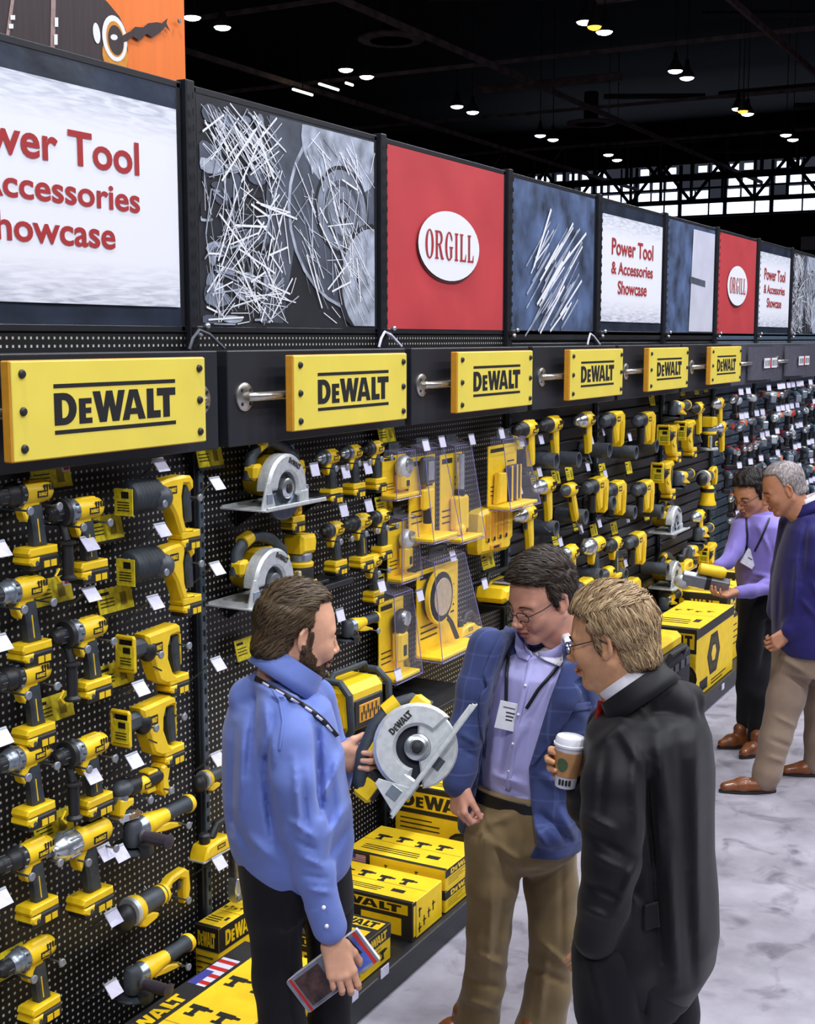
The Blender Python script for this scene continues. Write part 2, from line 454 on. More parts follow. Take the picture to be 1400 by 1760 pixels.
LENS = mat('lamp_lens', rgb(240, 240, 255), 0.4, noise=0.0, emit=9.0)
AMB = mat('amber_lens', rgb(255, 170, 60), 0.4, noise=0.0, emit=3.0)
def lamp_mesh(lensm, r):
    e = empty('high_bay_lamp')
    h = MB(); h.lathe([(0, r), (.06, r * 1.02), (.22, r * .72), (.42, r * .34), (.62, r * .28), (.68, r * .1)], BEAMD, 20, axis='Z'); h.build('lamp_housing', e)
    l = MB(); l.lathe([(-.09, r * .35), (-.05, r * .8), (0, r * .97), (.01, r * .5)], lensm, 20, axis='Z'); l.build('lamp_lens', e)
    c = MB(); c.tube([(0, 0, .66), (0, 0, 6.0)], .02, BEAMD, 6); c.build('hanging_cord', e)
    return e
hb = lamp_mesh(LENS, 0.27); used = False
LAMPS = [(330, 30), (382, 47), (594, 120), (630, 132), (1005, 38), (1038, 55), (785, 183), (812, 193), (1160, 122), (1180, 134), (928, 233), (950, 240), (1045, 266), (1060, 275), (1268, 187), (1284, 196), (1350, 232), (1362, 240)]
WHERE = ['nearest the orange banner', 'second from the orange banner', 'above the shavings poster', 'above the shavings poster, the lower of its pair', 'at the top edge over the right half', 'at the top edge over the right half, lower one',
         'above the near red banner, upper of its pair', 'above the near red banner, lower of its pair', 'over the middle of the far aisle, upper', 'over the middle of the far aisle, lower', 'above the steel rods poster, upper', 'above the steel rods poster, lower',
         'just above the clerestory windows, left one', 'just above the clerestory windows, right one', 'beyond the long roof beam, left one', 'beyond the long roof beam, right one', 'closest to the right end of the windows', 'closest to the right end of the windows, lower one']
for i, (px, py) in enumerate(LAMPS):
    o = hb if not used else copy_tree(hb); used = True
    P = onz(px, py, 12.0); o.location = P
    tag(o, 'lit white high bay lamp ' + WHERE[i], 'lamp', 'high bay lamps under the roof')
am = lamp_mesh(AMB, 0.2); am.name = 'amber_lamp'
for i, (px, py) in enumerate([(1021, 46), (1276, 191)]):
    o = am if i == 0 else copy_tree(am)
    o.location = onz(px, py, 10.9); tag(o, 'small amber lamp between a pair of white high bay lamps, ' + ('at the top edge' if i == 0 else 'further down the hall'), 'lamp', 'amber lamps')
sl = None
for i, (px, py) in enumerate([(520, 157), (565, 148), (600, 143)]):
    P = onz(px, py, 12.2)
    e = empty('strip_light', P, 'lit strip light over the shavings poster, %s of the hanging row' % ['left one', 'middle one', 'short right one'][i], 'lamp', 'strip lights in a row')
    h = MB(); h.box((0, 0, .06), (.12, 1.5 if i < 2 else .6, .1), BEAMD); h.tube([(0, 0, .1), (0, 0, 5.8)], .02, BEAMD, 6); h.build('fixture_body', e)
    t = MB(); t.tube([(0, -.7 if i < 2 else -.25, -.03), (0, .7 if i < 2 else .25, -.03)], .05, mat('strip_tube', rgb(250, 245, 215), .4, noise=0, emit=5.0), 8); t.build('tube', e)

# ------------------------------------------------------------------ display run
BAY0, BW = 3.79, 1.385
def yb(k): return BAY0 + BW * k
def mat_peg(name, hole, base=rgb(30, 32, 38), pitch=0.0254, size=0.16):
    m = bpy.data.materials.new(name); m.use_nodes = True; nt = m.node_tree; p = nt.nodes['Principled BSDF']
    p.inputs['Roughness'].default_value = 0.5
    tc = nt.nodes.new('ShaderNodeTexCoord'); sx = nt.nodes.new('ShaderNodeSeparateXYZ'); nt.links.new(tc.outputs['Object'], sx.inputs[0])
    outs = []
    for ax in ('Y', 'Z'):
        a = nt.nodes.new('ShaderNodeMath'); a.operation = 'MULTIPLY'; a.inputs[1].default_value = 1 / pitch; nt.links.new(sx.outputs[ax], a.inputs[0])
        f = nt.nodes.new('ShaderNodeMath'); f.operation = 'FRACT'; nt.links.new(a.outputs[0], f.inputs[0])
        s = nt.nodes.new('ShaderNodeMath'); s.operation = 'SUBTRACT'; s.inputs[1].default_value = 0.5; nt.links.new(f.outputs[0], s.inputs[0])
        q = nt.nodes.new('ShaderNodeMath'); q.operation = 'ABSOLUTE'; nt.links.new(s.outputs[0], q.inputs[0])
        l = nt.nodes.new('ShaderNodeMath'); l.operation = 'LESS_THAN'; l.inputs[1].default_value = size; nt.links.new(q.outputs[0], l.inputs[0]); outs.append(l)
    g = nt.nodes.new('ShaderNodeMath'); g.operation = 'MULTIPLY'; nt.links.new(outs[0].outputs[0], g.inputs[0]); nt.links.new(outs[1].outputs[0], g.inputs[1])
    mx = nt.nodes.new('ShaderNodeMix'); mx.data_type = 'RGBA'; nt.links.new(g.outputs[0], mx.inputs[0])
    mx.inputs[6].default_value = base; mx.inputs[7].default_value = hole
    nt.links.new(mx.outputs[2], p.inputs['Base Color'])
    return m
PEGM = mat_peg('pegboard', rgb(206, 202, 188), rgb(17, 18, 23))
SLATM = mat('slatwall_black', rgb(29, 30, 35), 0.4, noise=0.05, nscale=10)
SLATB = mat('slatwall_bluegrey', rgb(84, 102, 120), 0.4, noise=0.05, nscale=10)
GROOVE = mat('slat_groove', rgb(10, 10, 12), 0.6, noise=0)
SIDEW = ['under the near yellow sign', 'behind the man in the blue shirt', 'with hanging blister packs', 'with the first corded tools', 'with grey display tubes', 'under the last yellow sign', 'under the dark grey maker sign', 'second past the yellow signs', 'third past the yellow signs', 'fourth past the yellow signs', 'at the far end of the run']
for k in range(-1, 10):
    y0, y1 = yb(k), yb(k + 1); e = empty('gondola_bay', (0, y0, 0), '%s black gondola bay %s' % ('pegboard' if k < 2 else 'slatwall', SIDEW[k + 1]), 'shelving', 'gondola bays along the aisle')
    b = MB()
    if k < 2:
        b.box((-.012, BW / 2 + .025, 1.26), (.02, BW - .056, 2.515), PEGM, bev=0)
    else:
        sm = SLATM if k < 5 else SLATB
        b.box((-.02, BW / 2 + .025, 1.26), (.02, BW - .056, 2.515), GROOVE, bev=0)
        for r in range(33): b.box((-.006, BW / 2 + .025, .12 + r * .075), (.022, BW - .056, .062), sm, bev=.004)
    b.build('back_panel', e)
    u = MB(); u.box((.0, .026, 1.7), (.05, .05, 3.4), STEELB, bev=.005); u.box((.028, .026, 1.1), (.014, .03, 2.2), mat('upright_face', rgb(70, 82, 94), .4, noise=.05), bev=.002)
    for r in range(60): u.box((.0365, .026, .1 + r * .055), (.003, .009, .022), GROOVE, bev=0)
    u.build('upright', e)
    d = MB(); d.box((.325, BW / 2, .05), (.58, BW - .004, .085), STEELB, bev=.006); d.build('base_deck', e)
    kp = MB(); kp.box((.625, BW / 2, .047), (.02, BW - .002, .094), KICK, bev=.004); kp.build('kick_plate', e)
    rl = MB(); rl.box((.637, BW / 2, .105), (.02, BW - .01, .03), KICK, bev=.004); rl.build('price_rail', e)
b = MB()
# ------------------------------------------------------------------ banners above the bays
CLOTHD = mat('banner_cloth_dark', rgb(34, 44, 62), .42, noise=.25, nscale=5, bump=.3, bscale=8)
TXTRED = mat('print_red', rgb(168, 38, 40), .6, noise=0)
REDC = mat('banner_red', rgb(194, 60, 66), .55, noise=.05, nscale=2, bump=.15, bscale=5)
WHC = mat('print_white', rgb(238, 240, 246), .6, noise=0)
def mat_brushed():
    m = bpy.data.materials.new('brushed_white_print'); m.use_nodes = True; nt = m.node_tree; p = nt.nodes['Principled BSDF']; p.inputs['Roughness'].default_value = .55
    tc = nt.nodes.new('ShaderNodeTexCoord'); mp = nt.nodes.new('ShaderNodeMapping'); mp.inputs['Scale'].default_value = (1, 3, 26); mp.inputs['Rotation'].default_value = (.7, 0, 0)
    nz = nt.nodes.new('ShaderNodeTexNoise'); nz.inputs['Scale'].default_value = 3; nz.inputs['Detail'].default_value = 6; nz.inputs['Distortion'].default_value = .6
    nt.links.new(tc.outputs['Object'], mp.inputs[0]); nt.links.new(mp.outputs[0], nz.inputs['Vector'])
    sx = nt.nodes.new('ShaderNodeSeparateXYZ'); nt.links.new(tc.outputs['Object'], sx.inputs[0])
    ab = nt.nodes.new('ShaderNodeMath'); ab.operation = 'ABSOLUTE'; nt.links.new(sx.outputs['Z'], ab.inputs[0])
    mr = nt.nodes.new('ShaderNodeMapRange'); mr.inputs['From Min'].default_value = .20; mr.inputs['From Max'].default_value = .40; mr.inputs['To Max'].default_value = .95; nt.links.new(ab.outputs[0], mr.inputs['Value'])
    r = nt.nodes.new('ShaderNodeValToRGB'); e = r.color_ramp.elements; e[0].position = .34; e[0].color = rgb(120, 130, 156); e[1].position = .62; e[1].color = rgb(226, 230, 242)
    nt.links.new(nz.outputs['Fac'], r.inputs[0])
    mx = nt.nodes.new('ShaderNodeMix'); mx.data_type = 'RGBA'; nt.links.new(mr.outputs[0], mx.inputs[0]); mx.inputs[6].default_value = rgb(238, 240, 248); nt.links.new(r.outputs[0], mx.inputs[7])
    nt.links.new(mx.outputs[2], p.inputs['Base Color']); return m
BRUSH = mat_brushed()
BZ0, BZ1 = 2.545, 3.365
def wrinkled(mb, y0, y1, z0, z1, x, m, amp=.004, nu=24, nv=14, seed=0):
    vs = []; fs = []
    for j in range(nv + 1):
        for i in range(nu + 1):
            u, v = i / nu, j / nv
            y = y0 + (y1 - y0) * u; z = z0 + (z1 - z0) * v
            w_ = amp * (math.sin(u * 9 + seed) * math.sin(v * 5 + seed * 2) + .6 * math.sin(u * 21 + v * 8 + seed))
            ed = min(1, 8 * min(u, 1 - u, v, 1 - v))
            vs.append((x + w_ * ed, y, z))
    for j in range(nv):
        for i in range(nu):
            a = j * (nu + 1) + i; fs.append((a, a + 1, a + nu + 2, a + nu + 1))
    mb.add(vs, fs, m)
SERIF = {}
def orgill_geo(width, height):
    def stem(x, w_=.16, s=.07): return [(x - s, 0), (x - s, .05), (x, .07), (x, .93), (x - s, .95), (x - s, 1), (x + w_ + s, 1), (x + w_ + s, .95), (x + w_, .93), (x + w_, .07), (x + w_ + s, .05), (x + w_ + s, 0)]
    L = []; x = 0
    L.append(arc(.34, .5, .34, .52, 0, 350, 24)); L.append(arc(.34, .5, .17, .46, 0, 350, 24)[::-1])
    x = .86; L.append([(x - .07, 0), (x - .07, .05), (x, .07), (x, .93), (x - .07, .95), (x - .07, 1)] + arc(x + .3, .75, .27, .25, 90, -70, 10) + [(x + .62, .06), (x + .68, .05), (x + .68, 0), (x + .46, 0), (x + .25, .48), (x + .16, .48), (x + .16, .07), (x + .23, .05), (x + .23, 0)])
    L.append([(x + .16, .93)] + arc(x + .27, .74, .14, .19, 90, -90, 8) + [(x + .16, .55)])
    x = 1.66; L.append(arc(x + .34, .5, .34, .52, 40, 320, 22) + [(x + .6, .1), (x + .6, .42), (x + .68, .44), (x + .68, .49), (x + .36, .49), (x + .36, .44), (x + .44, .42), (x + .44, .1)] + arc(x + .34, .5, .17, .46, 300, 60, 16) + [(x + .56, .7), (x + .62, .7)])
    L.append(stem(2.56)); 
    for x in (3.02, 3.72): L.append([(x - .07, 0), (x - .07, .05), (x, .07), (x, .93), (x - .07, .95), (x - .07, 1), (x + .23, 1), (x + .23, .95), (x + .16, .93), (x + .16, .07), (x + .38, .07), (x + .46, .28), (x + .5, .28), (x + .48, 0)])
    Wd = 4.22
    return poly_geo([[((p[0] / Wd - .5) * width, (p[1] - .5) * height) for p in lp] for lp in L])
GREYS = [mat('print_grey_%s' % n, rgb(*c), .55, noise=nz_, nscale=sc_) for n, c, nz_, sc_ in (('dark', (26, 28, 36), .2, 6), ('mid', (74, 80, 94), .2, 7), ('light', (122, 130, 146), .18, 9), ('pale', (160, 168, 184), .2, 12), ('blue', (70, 88, 122), .35, 5))]
def shard(mb, y, z, L, a, w_, x, m):
    c, s = math.cos(a), math.sin(a); dy, dz = c * L / 2, s * L / 2; ny, nz = -s * w_ / 2, c * w_ / 2
    mb.add([(x, y - dy - ny, z - dz - nz), (x, y + dy - ny, z + dz - nz), (x, y + dy + ny, z + dz + nz), (x, y - dy + ny, z - dz + nz)], [(0, 1, 2, 3)], m)
def disc(mb, y, z, ry, rz, x, m, n=28, a0=0, a1=360, clip=None):
    pts = [(x, y, z)] + [(x, y + ry * math.cos(math.radians(a0 + (a1 - a0) * i / n)), z + rz * math.sin(math.radians(a0 + (a1 - a0) * i / n))) for i in range(n + 1)]
    if clip: pts = [(p[0], min(max(p[1], clip[0]), clip[1]), min(max(p[2], clip[2]), clip[3])) for p in pts]
    mb.add(pts, [(0, i + 1, i + 2) for i in range(n)], m)
def banner_text(e, yc, zc_rows, sizes):
    t = MB()
    for (s, cap, wd), zc in zip(sizes, zc_rows):
        vs, fs = text_geo(s, 1.0, bold=.02)
        ys = [v[1] for v in vs]; xs = [v[0] for v in vs]
        k = cap / .73; kx = wd / (max(xs) - min(xs))
        t.add([(v[0] * kx, v[1] * k, 0) for v in vs], fs, TXTRED, face_mat_x(.0135, yc, zc))
    t.build('printed_text', e, smooth=None, fix=False)
rng = random.Random(3)
KINDB = ['text', 'shavings', 'red', 'rods', 'text', 'saw', 'red', 'text', 'shavings', 'red', 'text']
BLAB = ['white showcase banner with red lettering, cropped by the left edge', 'black and white poster of a cutter throwing metal shavings', 'large red banner with a white oval wordmark above the third yellow sign', 'blue grey poster of bright steel rods', 'white showcase banner with red lettering beside the steel rods poster',
        'grey and white banner of a blade edge before the smaller red banner', 'smaller red banner with white oval further down the run', 'small white showcase banner beyond the smaller red banner', 'grey shavings poster at the right edge of the run', 'red banner past the grey shavings poster at the end', 'white banner at the far end of the run']
for k in range(9):
    kind = KINDB[k]; y0, y1 = yb(k - 1) + .082, yb(k) - .03; yc = (y0 + y1) / 2; zc = (BZ0 + BZ1) / 2
    e = empty('banner', (0, 0, 0), BLAB[k], 'banner', 'banners above the bays')
    fr = MB(); fr.box((-.01, yc, BZ1 + .012), (.03, y1 - y0 + .06, .024), STEELB, bev=.003); fr.box((-.01, yc, BZ0 - .012), (.03, y1 - y0 + .06, .024), STEELB, bev=.003)
    for yy in (y0 - .012, y1 + .012): fr.box((-.01, yy, zc), (.03, .024, BZ1 - BZ0 + .04), STEELB, bev=.003)
    fr.build('frame', e)
    cl = MB()
    if kind == 'red':
        wrinkled(cl, y0, y1, BZ0, BZ1, .006, REDC, .003, seed=k); cl.build('fabric', e, fix=False)
        ov = MB(); n = 40
        for dd, m_, off, xx in ((1.0, mat('oval_shadow', rgb(70, 14, 24), .6, noise=0), .012, .0125), (1.0, WHC, 0, .016)):
            ov.add([(xx, yc - .02 - off * .3, zc - .005 - off)] + [(xx, yc - .02 - off * .3 + .335 * math.cos(2 * PI * i / n), zc - .005 - off + .168 * math.sin(2 * PI * i / n)) for i in range(n)], [(0, i + 1, (i + 1) % n + 1) for i in range(n)], m_)
        ov.build('oval', e, smooth=None, fix=False)
        t = MB(); vs, fs = orgill_geo(.53, .135); t.add(vs, fs, TXTRED, face_mat_x(.0185, yc - .02, zc - .005)); t.build('wordmark', e, smooth=None, fix=False)
    elif kind == 'text':
        wrinkled(cl, y0, y1, BZ0, BZ1, .003, CLOTHD, .004, seed=k); cl.build('fabric', e, fix=False)
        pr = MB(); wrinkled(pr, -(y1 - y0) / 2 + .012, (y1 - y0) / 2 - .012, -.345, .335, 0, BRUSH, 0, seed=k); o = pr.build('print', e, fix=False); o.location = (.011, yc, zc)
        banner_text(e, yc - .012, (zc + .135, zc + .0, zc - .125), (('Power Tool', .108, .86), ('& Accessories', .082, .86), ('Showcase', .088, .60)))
    else:
        if kind == 'shavings':
            cl.add([(.004, y0, BZ0), (.004, y1, BZ0), (.004, y1, BZ1), (.004, y0, BZ1)], [(0, 1, 2, 3)], GREYS[0]); cl.build('fabric', e, smooth=None, fix=False)
            pr = MB(); W_ = y1 - y0; cp = (y0 + .01, y1 - .01, BZ0 + .01, BZ1 - .01)
            def U(u): return y0 + u * W_
            def V(v): return BZ0 + v * (BZ1 - BZ0)
            pr.add([(.006, U(.36), V(.99)), (.006, U(.55), V(.99)), (.006, U(.5), V(.45)), (.006, U(.42), V(.02)), (.006, U(.30), V(.02))], [(0, 1, 2, 3, 4)], GREYS[1])
            disc(pr, U(.86), V(.58), .52, .40, .007, GREYS[3], clip=cp); disc(pr, U(.86), V(.58), .50, .385, .0075, GREYS[1], clip=cp)
            disc(pr, U(.80), V(.93), .34, .20, .008, GREYS[3], clip=cp)
            for rr, m_ in ((.22, 0), (.20, 2), (.15, 1), (.12, 2), (.06, 0), (.04, 2)): disc(pr, U(.78), V(.60), rr, rr * .85, .0085 + (.22 - rr) * .004, GREYS[m_], clip=cp)
            disc(pr, U(.98), V(.24), .30, .26, .0095, GREYS[0], clip=cp); disc(pr, U(.99), V(.24), .28, .24, .0097, GREYS[3], clip=cp); disc(pr, U(.88), V(.26), .015, .025, .01, GREYS[0])
            for i in range(70):
                disc(pr, U(.02 + rng.random() * .34), V(rng.random() ** .8 * .95), .02 + rng.random() * .06, .01 + rng.random() * .03, .0065 + i * 1e-5, GREYS[rng.choice((1, 1, 0, 2, 3))], n=10, clip=cp)
            pr.build('printed_machine', e, smooth=None, fix=False)
            sh = MB()
            for i in range(560):
                q = rng.random()
                if q < .28: u, v, a = rng.random() * .38, .72 + rng.random() * .26, rng.choice((2.3, 2.45, 2.6, .65)) + rng.gauss(0, .1)
                elif q < .52: u, v, a = .55 + rng.random() * .42, rng.random() * .95, 2.2 + rng.gauss(0, .35)
                elif q < .88: u, v, a = rng.random() * .42, rng.random() ** 1.6 * .62, rng.random() * PI
                else: u, v, a = rng.random(), rng.random(), rng.random() * PI
                L = .06 + rng.random() * .25; y_, z_ = U(u), V(v)
                dy, dz = abs(math.cos(a)) * L / 2, abs(math.sin(a)) * L / 2
                if y_ - dy < y0 + .005 or y_ + dy > y1 - .005 or z_ - dz < BZ0 + .005 or z_ + dz > BZ1 - .005: continue
                shard(sh, y_, z_, L, a, rng.choice((.002, .003, .004, .007)) * (.7 + .6 * rng.random()), .0105 + i * 2e-6, WHC if rng.random() < .72 else GREYS[3])
            sh.build('printed_shavings', e, smooth=None, fix=False)
        elif kind == 'rods':
            wrinkled(cl, y0, y1, BZ0, BZ1, .004, GREYS[4], .004, seed=k); cl.build('fabric', e, fix=False)
            sh = MB()
            for i in range(46):
                u = .28 + rng.random() * .46; v = .08 + rng.random() * .6; a = .62 + rng.gauss(0, .05); L = .18 + rng.random() * .3
                shard(sh, y0 + u * (y1 - y0), BZ0 + v * (BZ1 - BZ0), L, a, .007 + rng.random() * .010, .0095 + i * 2e-5, WHC if rng.random() < .4 else GREYS[3])
            shard(sh, y0 + .33 * (y1 - y0), BZ0 + .64 * (BZ1 - BZ0), .42, .95, .02, .0115, WHC)
            sh.build('printed_rods', e, smooth=None, fix=False)
        else:
            wrinkled(cl, y0, y1, BZ0, BZ1, .004, GREYS[4], .003, seed=k); cl.build('fabric', e, fix=False)
            pr = MB(); ym = y0 + .47 * (y1 - y0)
            pr.add([(.009, ym, BZ0 + .01), (.009, y1 - .01, BZ0 + .01), (.009, y1 - .01, BZ1 - .03), (.009, ym + .06, BZ1 - .03)], [(0, 1, 2, 3)], mat('blade_print', rgb(206, 208, 224), .5, noise=.04, nscale=4))
            pr.add([(.010, ym, zc + .02), (.010, ym + .42, zc + .0), (.010, ym + .42, zc - .05), (.010, ym, zc - .03)], [(0, 1, 2, 3)], GREYS[1])
            pr.build('printed_blade', e, smooth=None, fix=False)
# orange banner of a further stand, hanging behind the run
XO = -1.5; OY1 = onx(318, 100, XO)[1]
e = empty('orange_banner', (0, 0, 0), 'orange banner printed with a dark drill chuck and spiral bit, hanging behind the run', 'banner')
ORG = mat('banner_orange', rgb(240, 122, 42), .6, noise=.03, nscale=3, bump=.1, bscale=4, stretch=(1, 9, .6))
PLUM = mat('print_plum', rgb(52, 38, 42), .6, noise=.1, nscale=6, stretch=(1, 8, .5)); ORD = mat('print_amber', rgb(214, 140, 40), .6, noise=.05)
cl = MB(); wrinkled(cl, 3.9, OY1, 3.3, 4.95, XO, ORG, .004, 40, 10); 
cl.build('fabric', e, fix=False)
def opx(px, py, dx=0): P = onx(px, py, XO + dx); return (P[0], P[1], P[2])
pr = MB()
pr.add([opx(x, y, .012) for x, y in [(-140, -90), (150, -30), (185, 4), (205, 28), (216, 52), (220, 90), (215, 118), (206, 145), (180, 150), (-140, 150)]], [tuple(range(10))], PLUM)
for (cx, cy, rx, ry, m_, dx, a) in [(198, 94, 22, 31, ORD, .0135, 0), (166, 57, 6, 18, WHC, .0145, 0), (197, 66, 21, 40, WHC, .015, 0), (198, 67, 15, 31, ORD, .0155, 0), (199, 69, 13, 26, PLUM, .016, 0), (196, 64, 6, 5, WHC, .0165, 0)]:
    pts = [opx(cx + rx * math.cos(t * 2 * PI / 24) + (ry * math.sin(t * 2 * PI / 24)) * -.12, cy - ry * math.sin(t * 2 * PI / 24), dx) for t in range(24)]
    pr.add(pts, [tuple(range(24))], m_)
bit = [(212, 60), (224, 54), (232, 46), (246, 47), (254, 40), (270, 38), (278, 40), (288, 31), (286, 40), (293, 55), (284, 46), (276, 55), (262, 64), (252, 58), (240, 70), (228, 62), (220, 70), (206, 74)]
pr.add([opx(x, y, .017) for x, y in bit], [tuple(range(len(bit)))], PLUM)
for x0, x1 in ((6, 12), (88, 96)):
    pr.add([opx(x0 + 14 if x0 < 50 else x0, -10, .014), opx(x1 + 14 if x0 < 50 else x1, -10, .014), opx(x1 - 2, 105, .014), opx(x0 - 2, 105, .014)], [(0, 1, 2, 3)], mat('print_mauve', rgb(160, 132, 128), .6))
for (x, y, w_, h) in ((22, 30, 4, 4), (19, 45, 4, 4), (97, 38, 3, 8), (96, 68, 3, 9), (19, 66, 2, 3)):
    pr.add([opx(x - w_, y + h, .0175), opx(x + w_, y + h, .0175), opx(x + w_, y - h, .0175), opx(x - w_, y - h, .0175)], [(0, 1, 2, 3)], WHC)
pr.build('printed_drill', e, smooth=None, fix=True)
gm = MB(); P = opx(307, 36, .02); gm.cyl((P[0], P[1], P[2]), (P[0] + .01, P[1], P[2]), .012, STL, 12); gm.build('grommet', e)

# ------------------------------------------------------------------ header boxes, yellow maker signs and their rails
SY = [3.12, 4.54, 5.92, 7.34, 8.74, 10.22]
NTH = ['first', 'second', 'third', 'fourth', 'fifth', 'sixth']
for k in range(9):
    y0, y1 = yb(k - 1) + .03, yb(k) - .03
    hb_ = MB(); hb_.box((.102, (y0 + y1) / 2, 2.285), (.116, y1 - y0, .345), HEAD if k < 6 else mat('header_grey', rgb(74, 74, 84), .5), bev=.004)
    tag(hb_.build('header_box'), '%s black header box mounted %s' % (['cropped long', 'bare ended', 'narrow looking', 'shadowed', 'dark', 'last', 'grey', 'greyish', 'smallest'][k], 'behind the %s yellow sign from the near end' % NTH[k] if k < 6 else 'above the far bays, %s past the yellow signs' % ['first', 'second', 'third'][k - 6]), 'header panel', 'header boxes')
def sign_parts(e):
    b = MB(); b.box((.0, 0, 0), (.035, .885, .285), YELE, bev=.004); b.build('edge_board', e)
    f = MB(); f.box((.019, 0, 0), (.006, .877, .279), YELS, bev=.002); f.build('yellow_face', e)
    l = MB(); vs, fs = logo_geo(.555, .146); l.add(vs, fs, INK, face_mat_x(.0228, .0, .0)); l.build('wordmark', e, smooth=None, fix=False)
    for yy in (-.40, .405):
        for zz in (-.105, 0, .105):
            q = MB(); q.lathe([(.018, .013), (.026, .013), (.031, .009), (.032, .003)], BLK, 10, T(0, yy, zz)); q.build('bolt', e)
def rail_for(yc, n, xs=.16):
    e2 = empty('grab_rail', (.16, yc, 2.29), 'brushed metal grab rail carrying the %s' % n, 'rail', 'sign rails')
    a, c_ = -.625, .535
    pts = [(0, a, 0), (.022, a + .004, 0), (.034, a + .03, 0), (.036, a + .08, 0), (.036, c_ - .08, 0), (.034, c_ - .03, 0), (.022, c_ - .004, 0), (0, c_, 0)]
    t = MB(); t.tube(pts, .0165, RAIL, 12); t.build('bar', e2)
    for yy in (a, c_):
        q = MB(); q.lathe([(.0, .052), (.006, .052), (.010, .046), (.012, .02)], RAIL, 24, T(0, yy, 0))
        for s in range(4): q.cyl((.008, yy + .036 * math.cos(PI / 4 + s * PI / 2), .036 * math.sin(PI / 4 + s * PI / 2)), (.0135, yy + .036 * math.cos(PI / 4 + s * PI / 2), .036 * math.sin(PI / 4 + s * PI / 2)), .007, BLK, 8)
        q.build('flange', e2)
s0 = None
for k, yc in enumerate(SY):
    if s0 is None: s0 = empty('sign_board'); sign_parts(s0); o = s0
    else: o = copy_tree(s0)
    o.location = (.235, yc, 2.297)
    tag(o, '%s yellow sign board from the near end with black capital wordmark' % NTH[k], 'sign', 'yellow maker signs')
    rail_for(yc, '%s yellow sign from the near end' % NTH[k])
for k, yc in enumerate((11.62, 13.0)):
    o = empty('grey_sign', (.2, yc, 2.29), 'dark grey curved sign with a white and red label, %s past the yellow signs' % NTH[k], 'sign', 'dark grey maker signs')
    b = MB(); pts = arc(0, 0, .09, .42, -90, 90, 12)
    b.add([(p[0] - .02, p[1], z) for z in (-.14, .14) for p in pts], [(i, i + 1, 14 + i - 0 - 1 + 0 + 0 + 0 if False else 13 + i + 1, 13 + i) for i in range(12)], mat('grey_sign', rgb(84, 84, 96), .4)); b.build('curved_panel', o, fix=False)
    l = MB(); 
    for (u, w_, m_) in ((-.13, .2, WHT), (0, .05, RED), (.13, .2, WHT)):
        l.box((.074, u, 0), (.006, w_, .085), m_, bev=0)
    for u in (-.2, -.15, -.10, -.06, .06, .1, .15, .2): l.box((.078, u, 0), (.002, .018, .05), DGR, bev=0)
    l.build('label', o)
    rail_for(yc, '%s dark grey sign past the yellow ones' % NTH[k])
# ------------------------------------------------------------------ power tools
UNDER = {'trigger': 'grip', 'chuck': 'gear_case', 'anvil': 'gear_case', 'battery': 'battery_foot', 'arbor': 'blade', 'wheel': 'wheel_guard', 'warning_card': 'shoe', 'depth_hook': 'side_handle', 'nameplate': 'body', 'grille': 'body', 'front_slot': 'body', 'charging_bay': 'housing', 'display_plate': 'housing', 'bevel_bracket': 'shoe', 'end_cap': 'grip'}
class Parts:
    def __init__(s): s.l = []
    def __call__(s, name, under=None):
        mb = MB(); s.l.append((name, mb, under)); return mb
    def make(s, kind):
        e = empty(kind); built = {}
        for i, (name, mb, under) in enumerate(s.l):
            under = under or UNDER.get(name)
            o = mb.build(name, built.get(under, e) if under else e); built.setdefault(name, o)
        return e
def vents(mb, x0, n, dx, z, y, h=.018):
    for i in range(n): mb.box((x0 + i * dx, y, z), (dx * .5, .003, h), INK, bev=0)
def plate(mb, x, z, w_, h, y):      # black maker plate with lettering, on the +y and -y sides
    for s in (1, -1):
        mb.box((x, s * y, z), (w_, .002, h), INK, bev=0)
        vs, fs = logo_geo(w_ * .8, h * .55, False)
        mb.add([(v[0] * -s, 0, v[1]) for v in vs], fs, YEL, Matrix.Translation((x, s * (y + .0013), z)))
def battery(p, x0, z, w_=.075, L=.115, M=None):
    f = p('battery_foot'); f.prism([(x0 - L * .5, z), (x0 + L * .5, z), (x0 + L * .56, z - .014), (x0 + L * .5, z - .026), (x0 - L * .52, z - .026)], -w_ * .46, w_ * .46, YEL, M, .004)
    b = p('battery'); b.box((x0 - .004, 0, z - .047), (L * 1.02, w_ * .96, .042), BLK, M, .006)
    b.prism([(x0 + L * .16, z - .028), (x0 + L * .53, z - .028), (x0 + L * .56, z - .042), (x0 + L * .40, z - .058), (x0 + L * .2, z - .05)], -w_ * .5, w_ * .5, YEL, M, .005)
    b.box((x0 - L * .36, 0, z - .029), (L * .28, w_ * .7, .012), DGR, M, .004)
    for s in (1, -1):
        b.box((x0 - L * .30, s * w_ * .485, z - .052), (L * .2, .003, .02), YEL, M, 0); b.box((x0 - L * .05, s * w_ * .485, z - .052), (L * .2, .003, .02), YEL, M, 0)
    b.cyl((x0 + L * .3, -w_ * .51, z - .045), (x0 + L * .3, w_ * .51, z - .045), .008, DGR, 10, M)
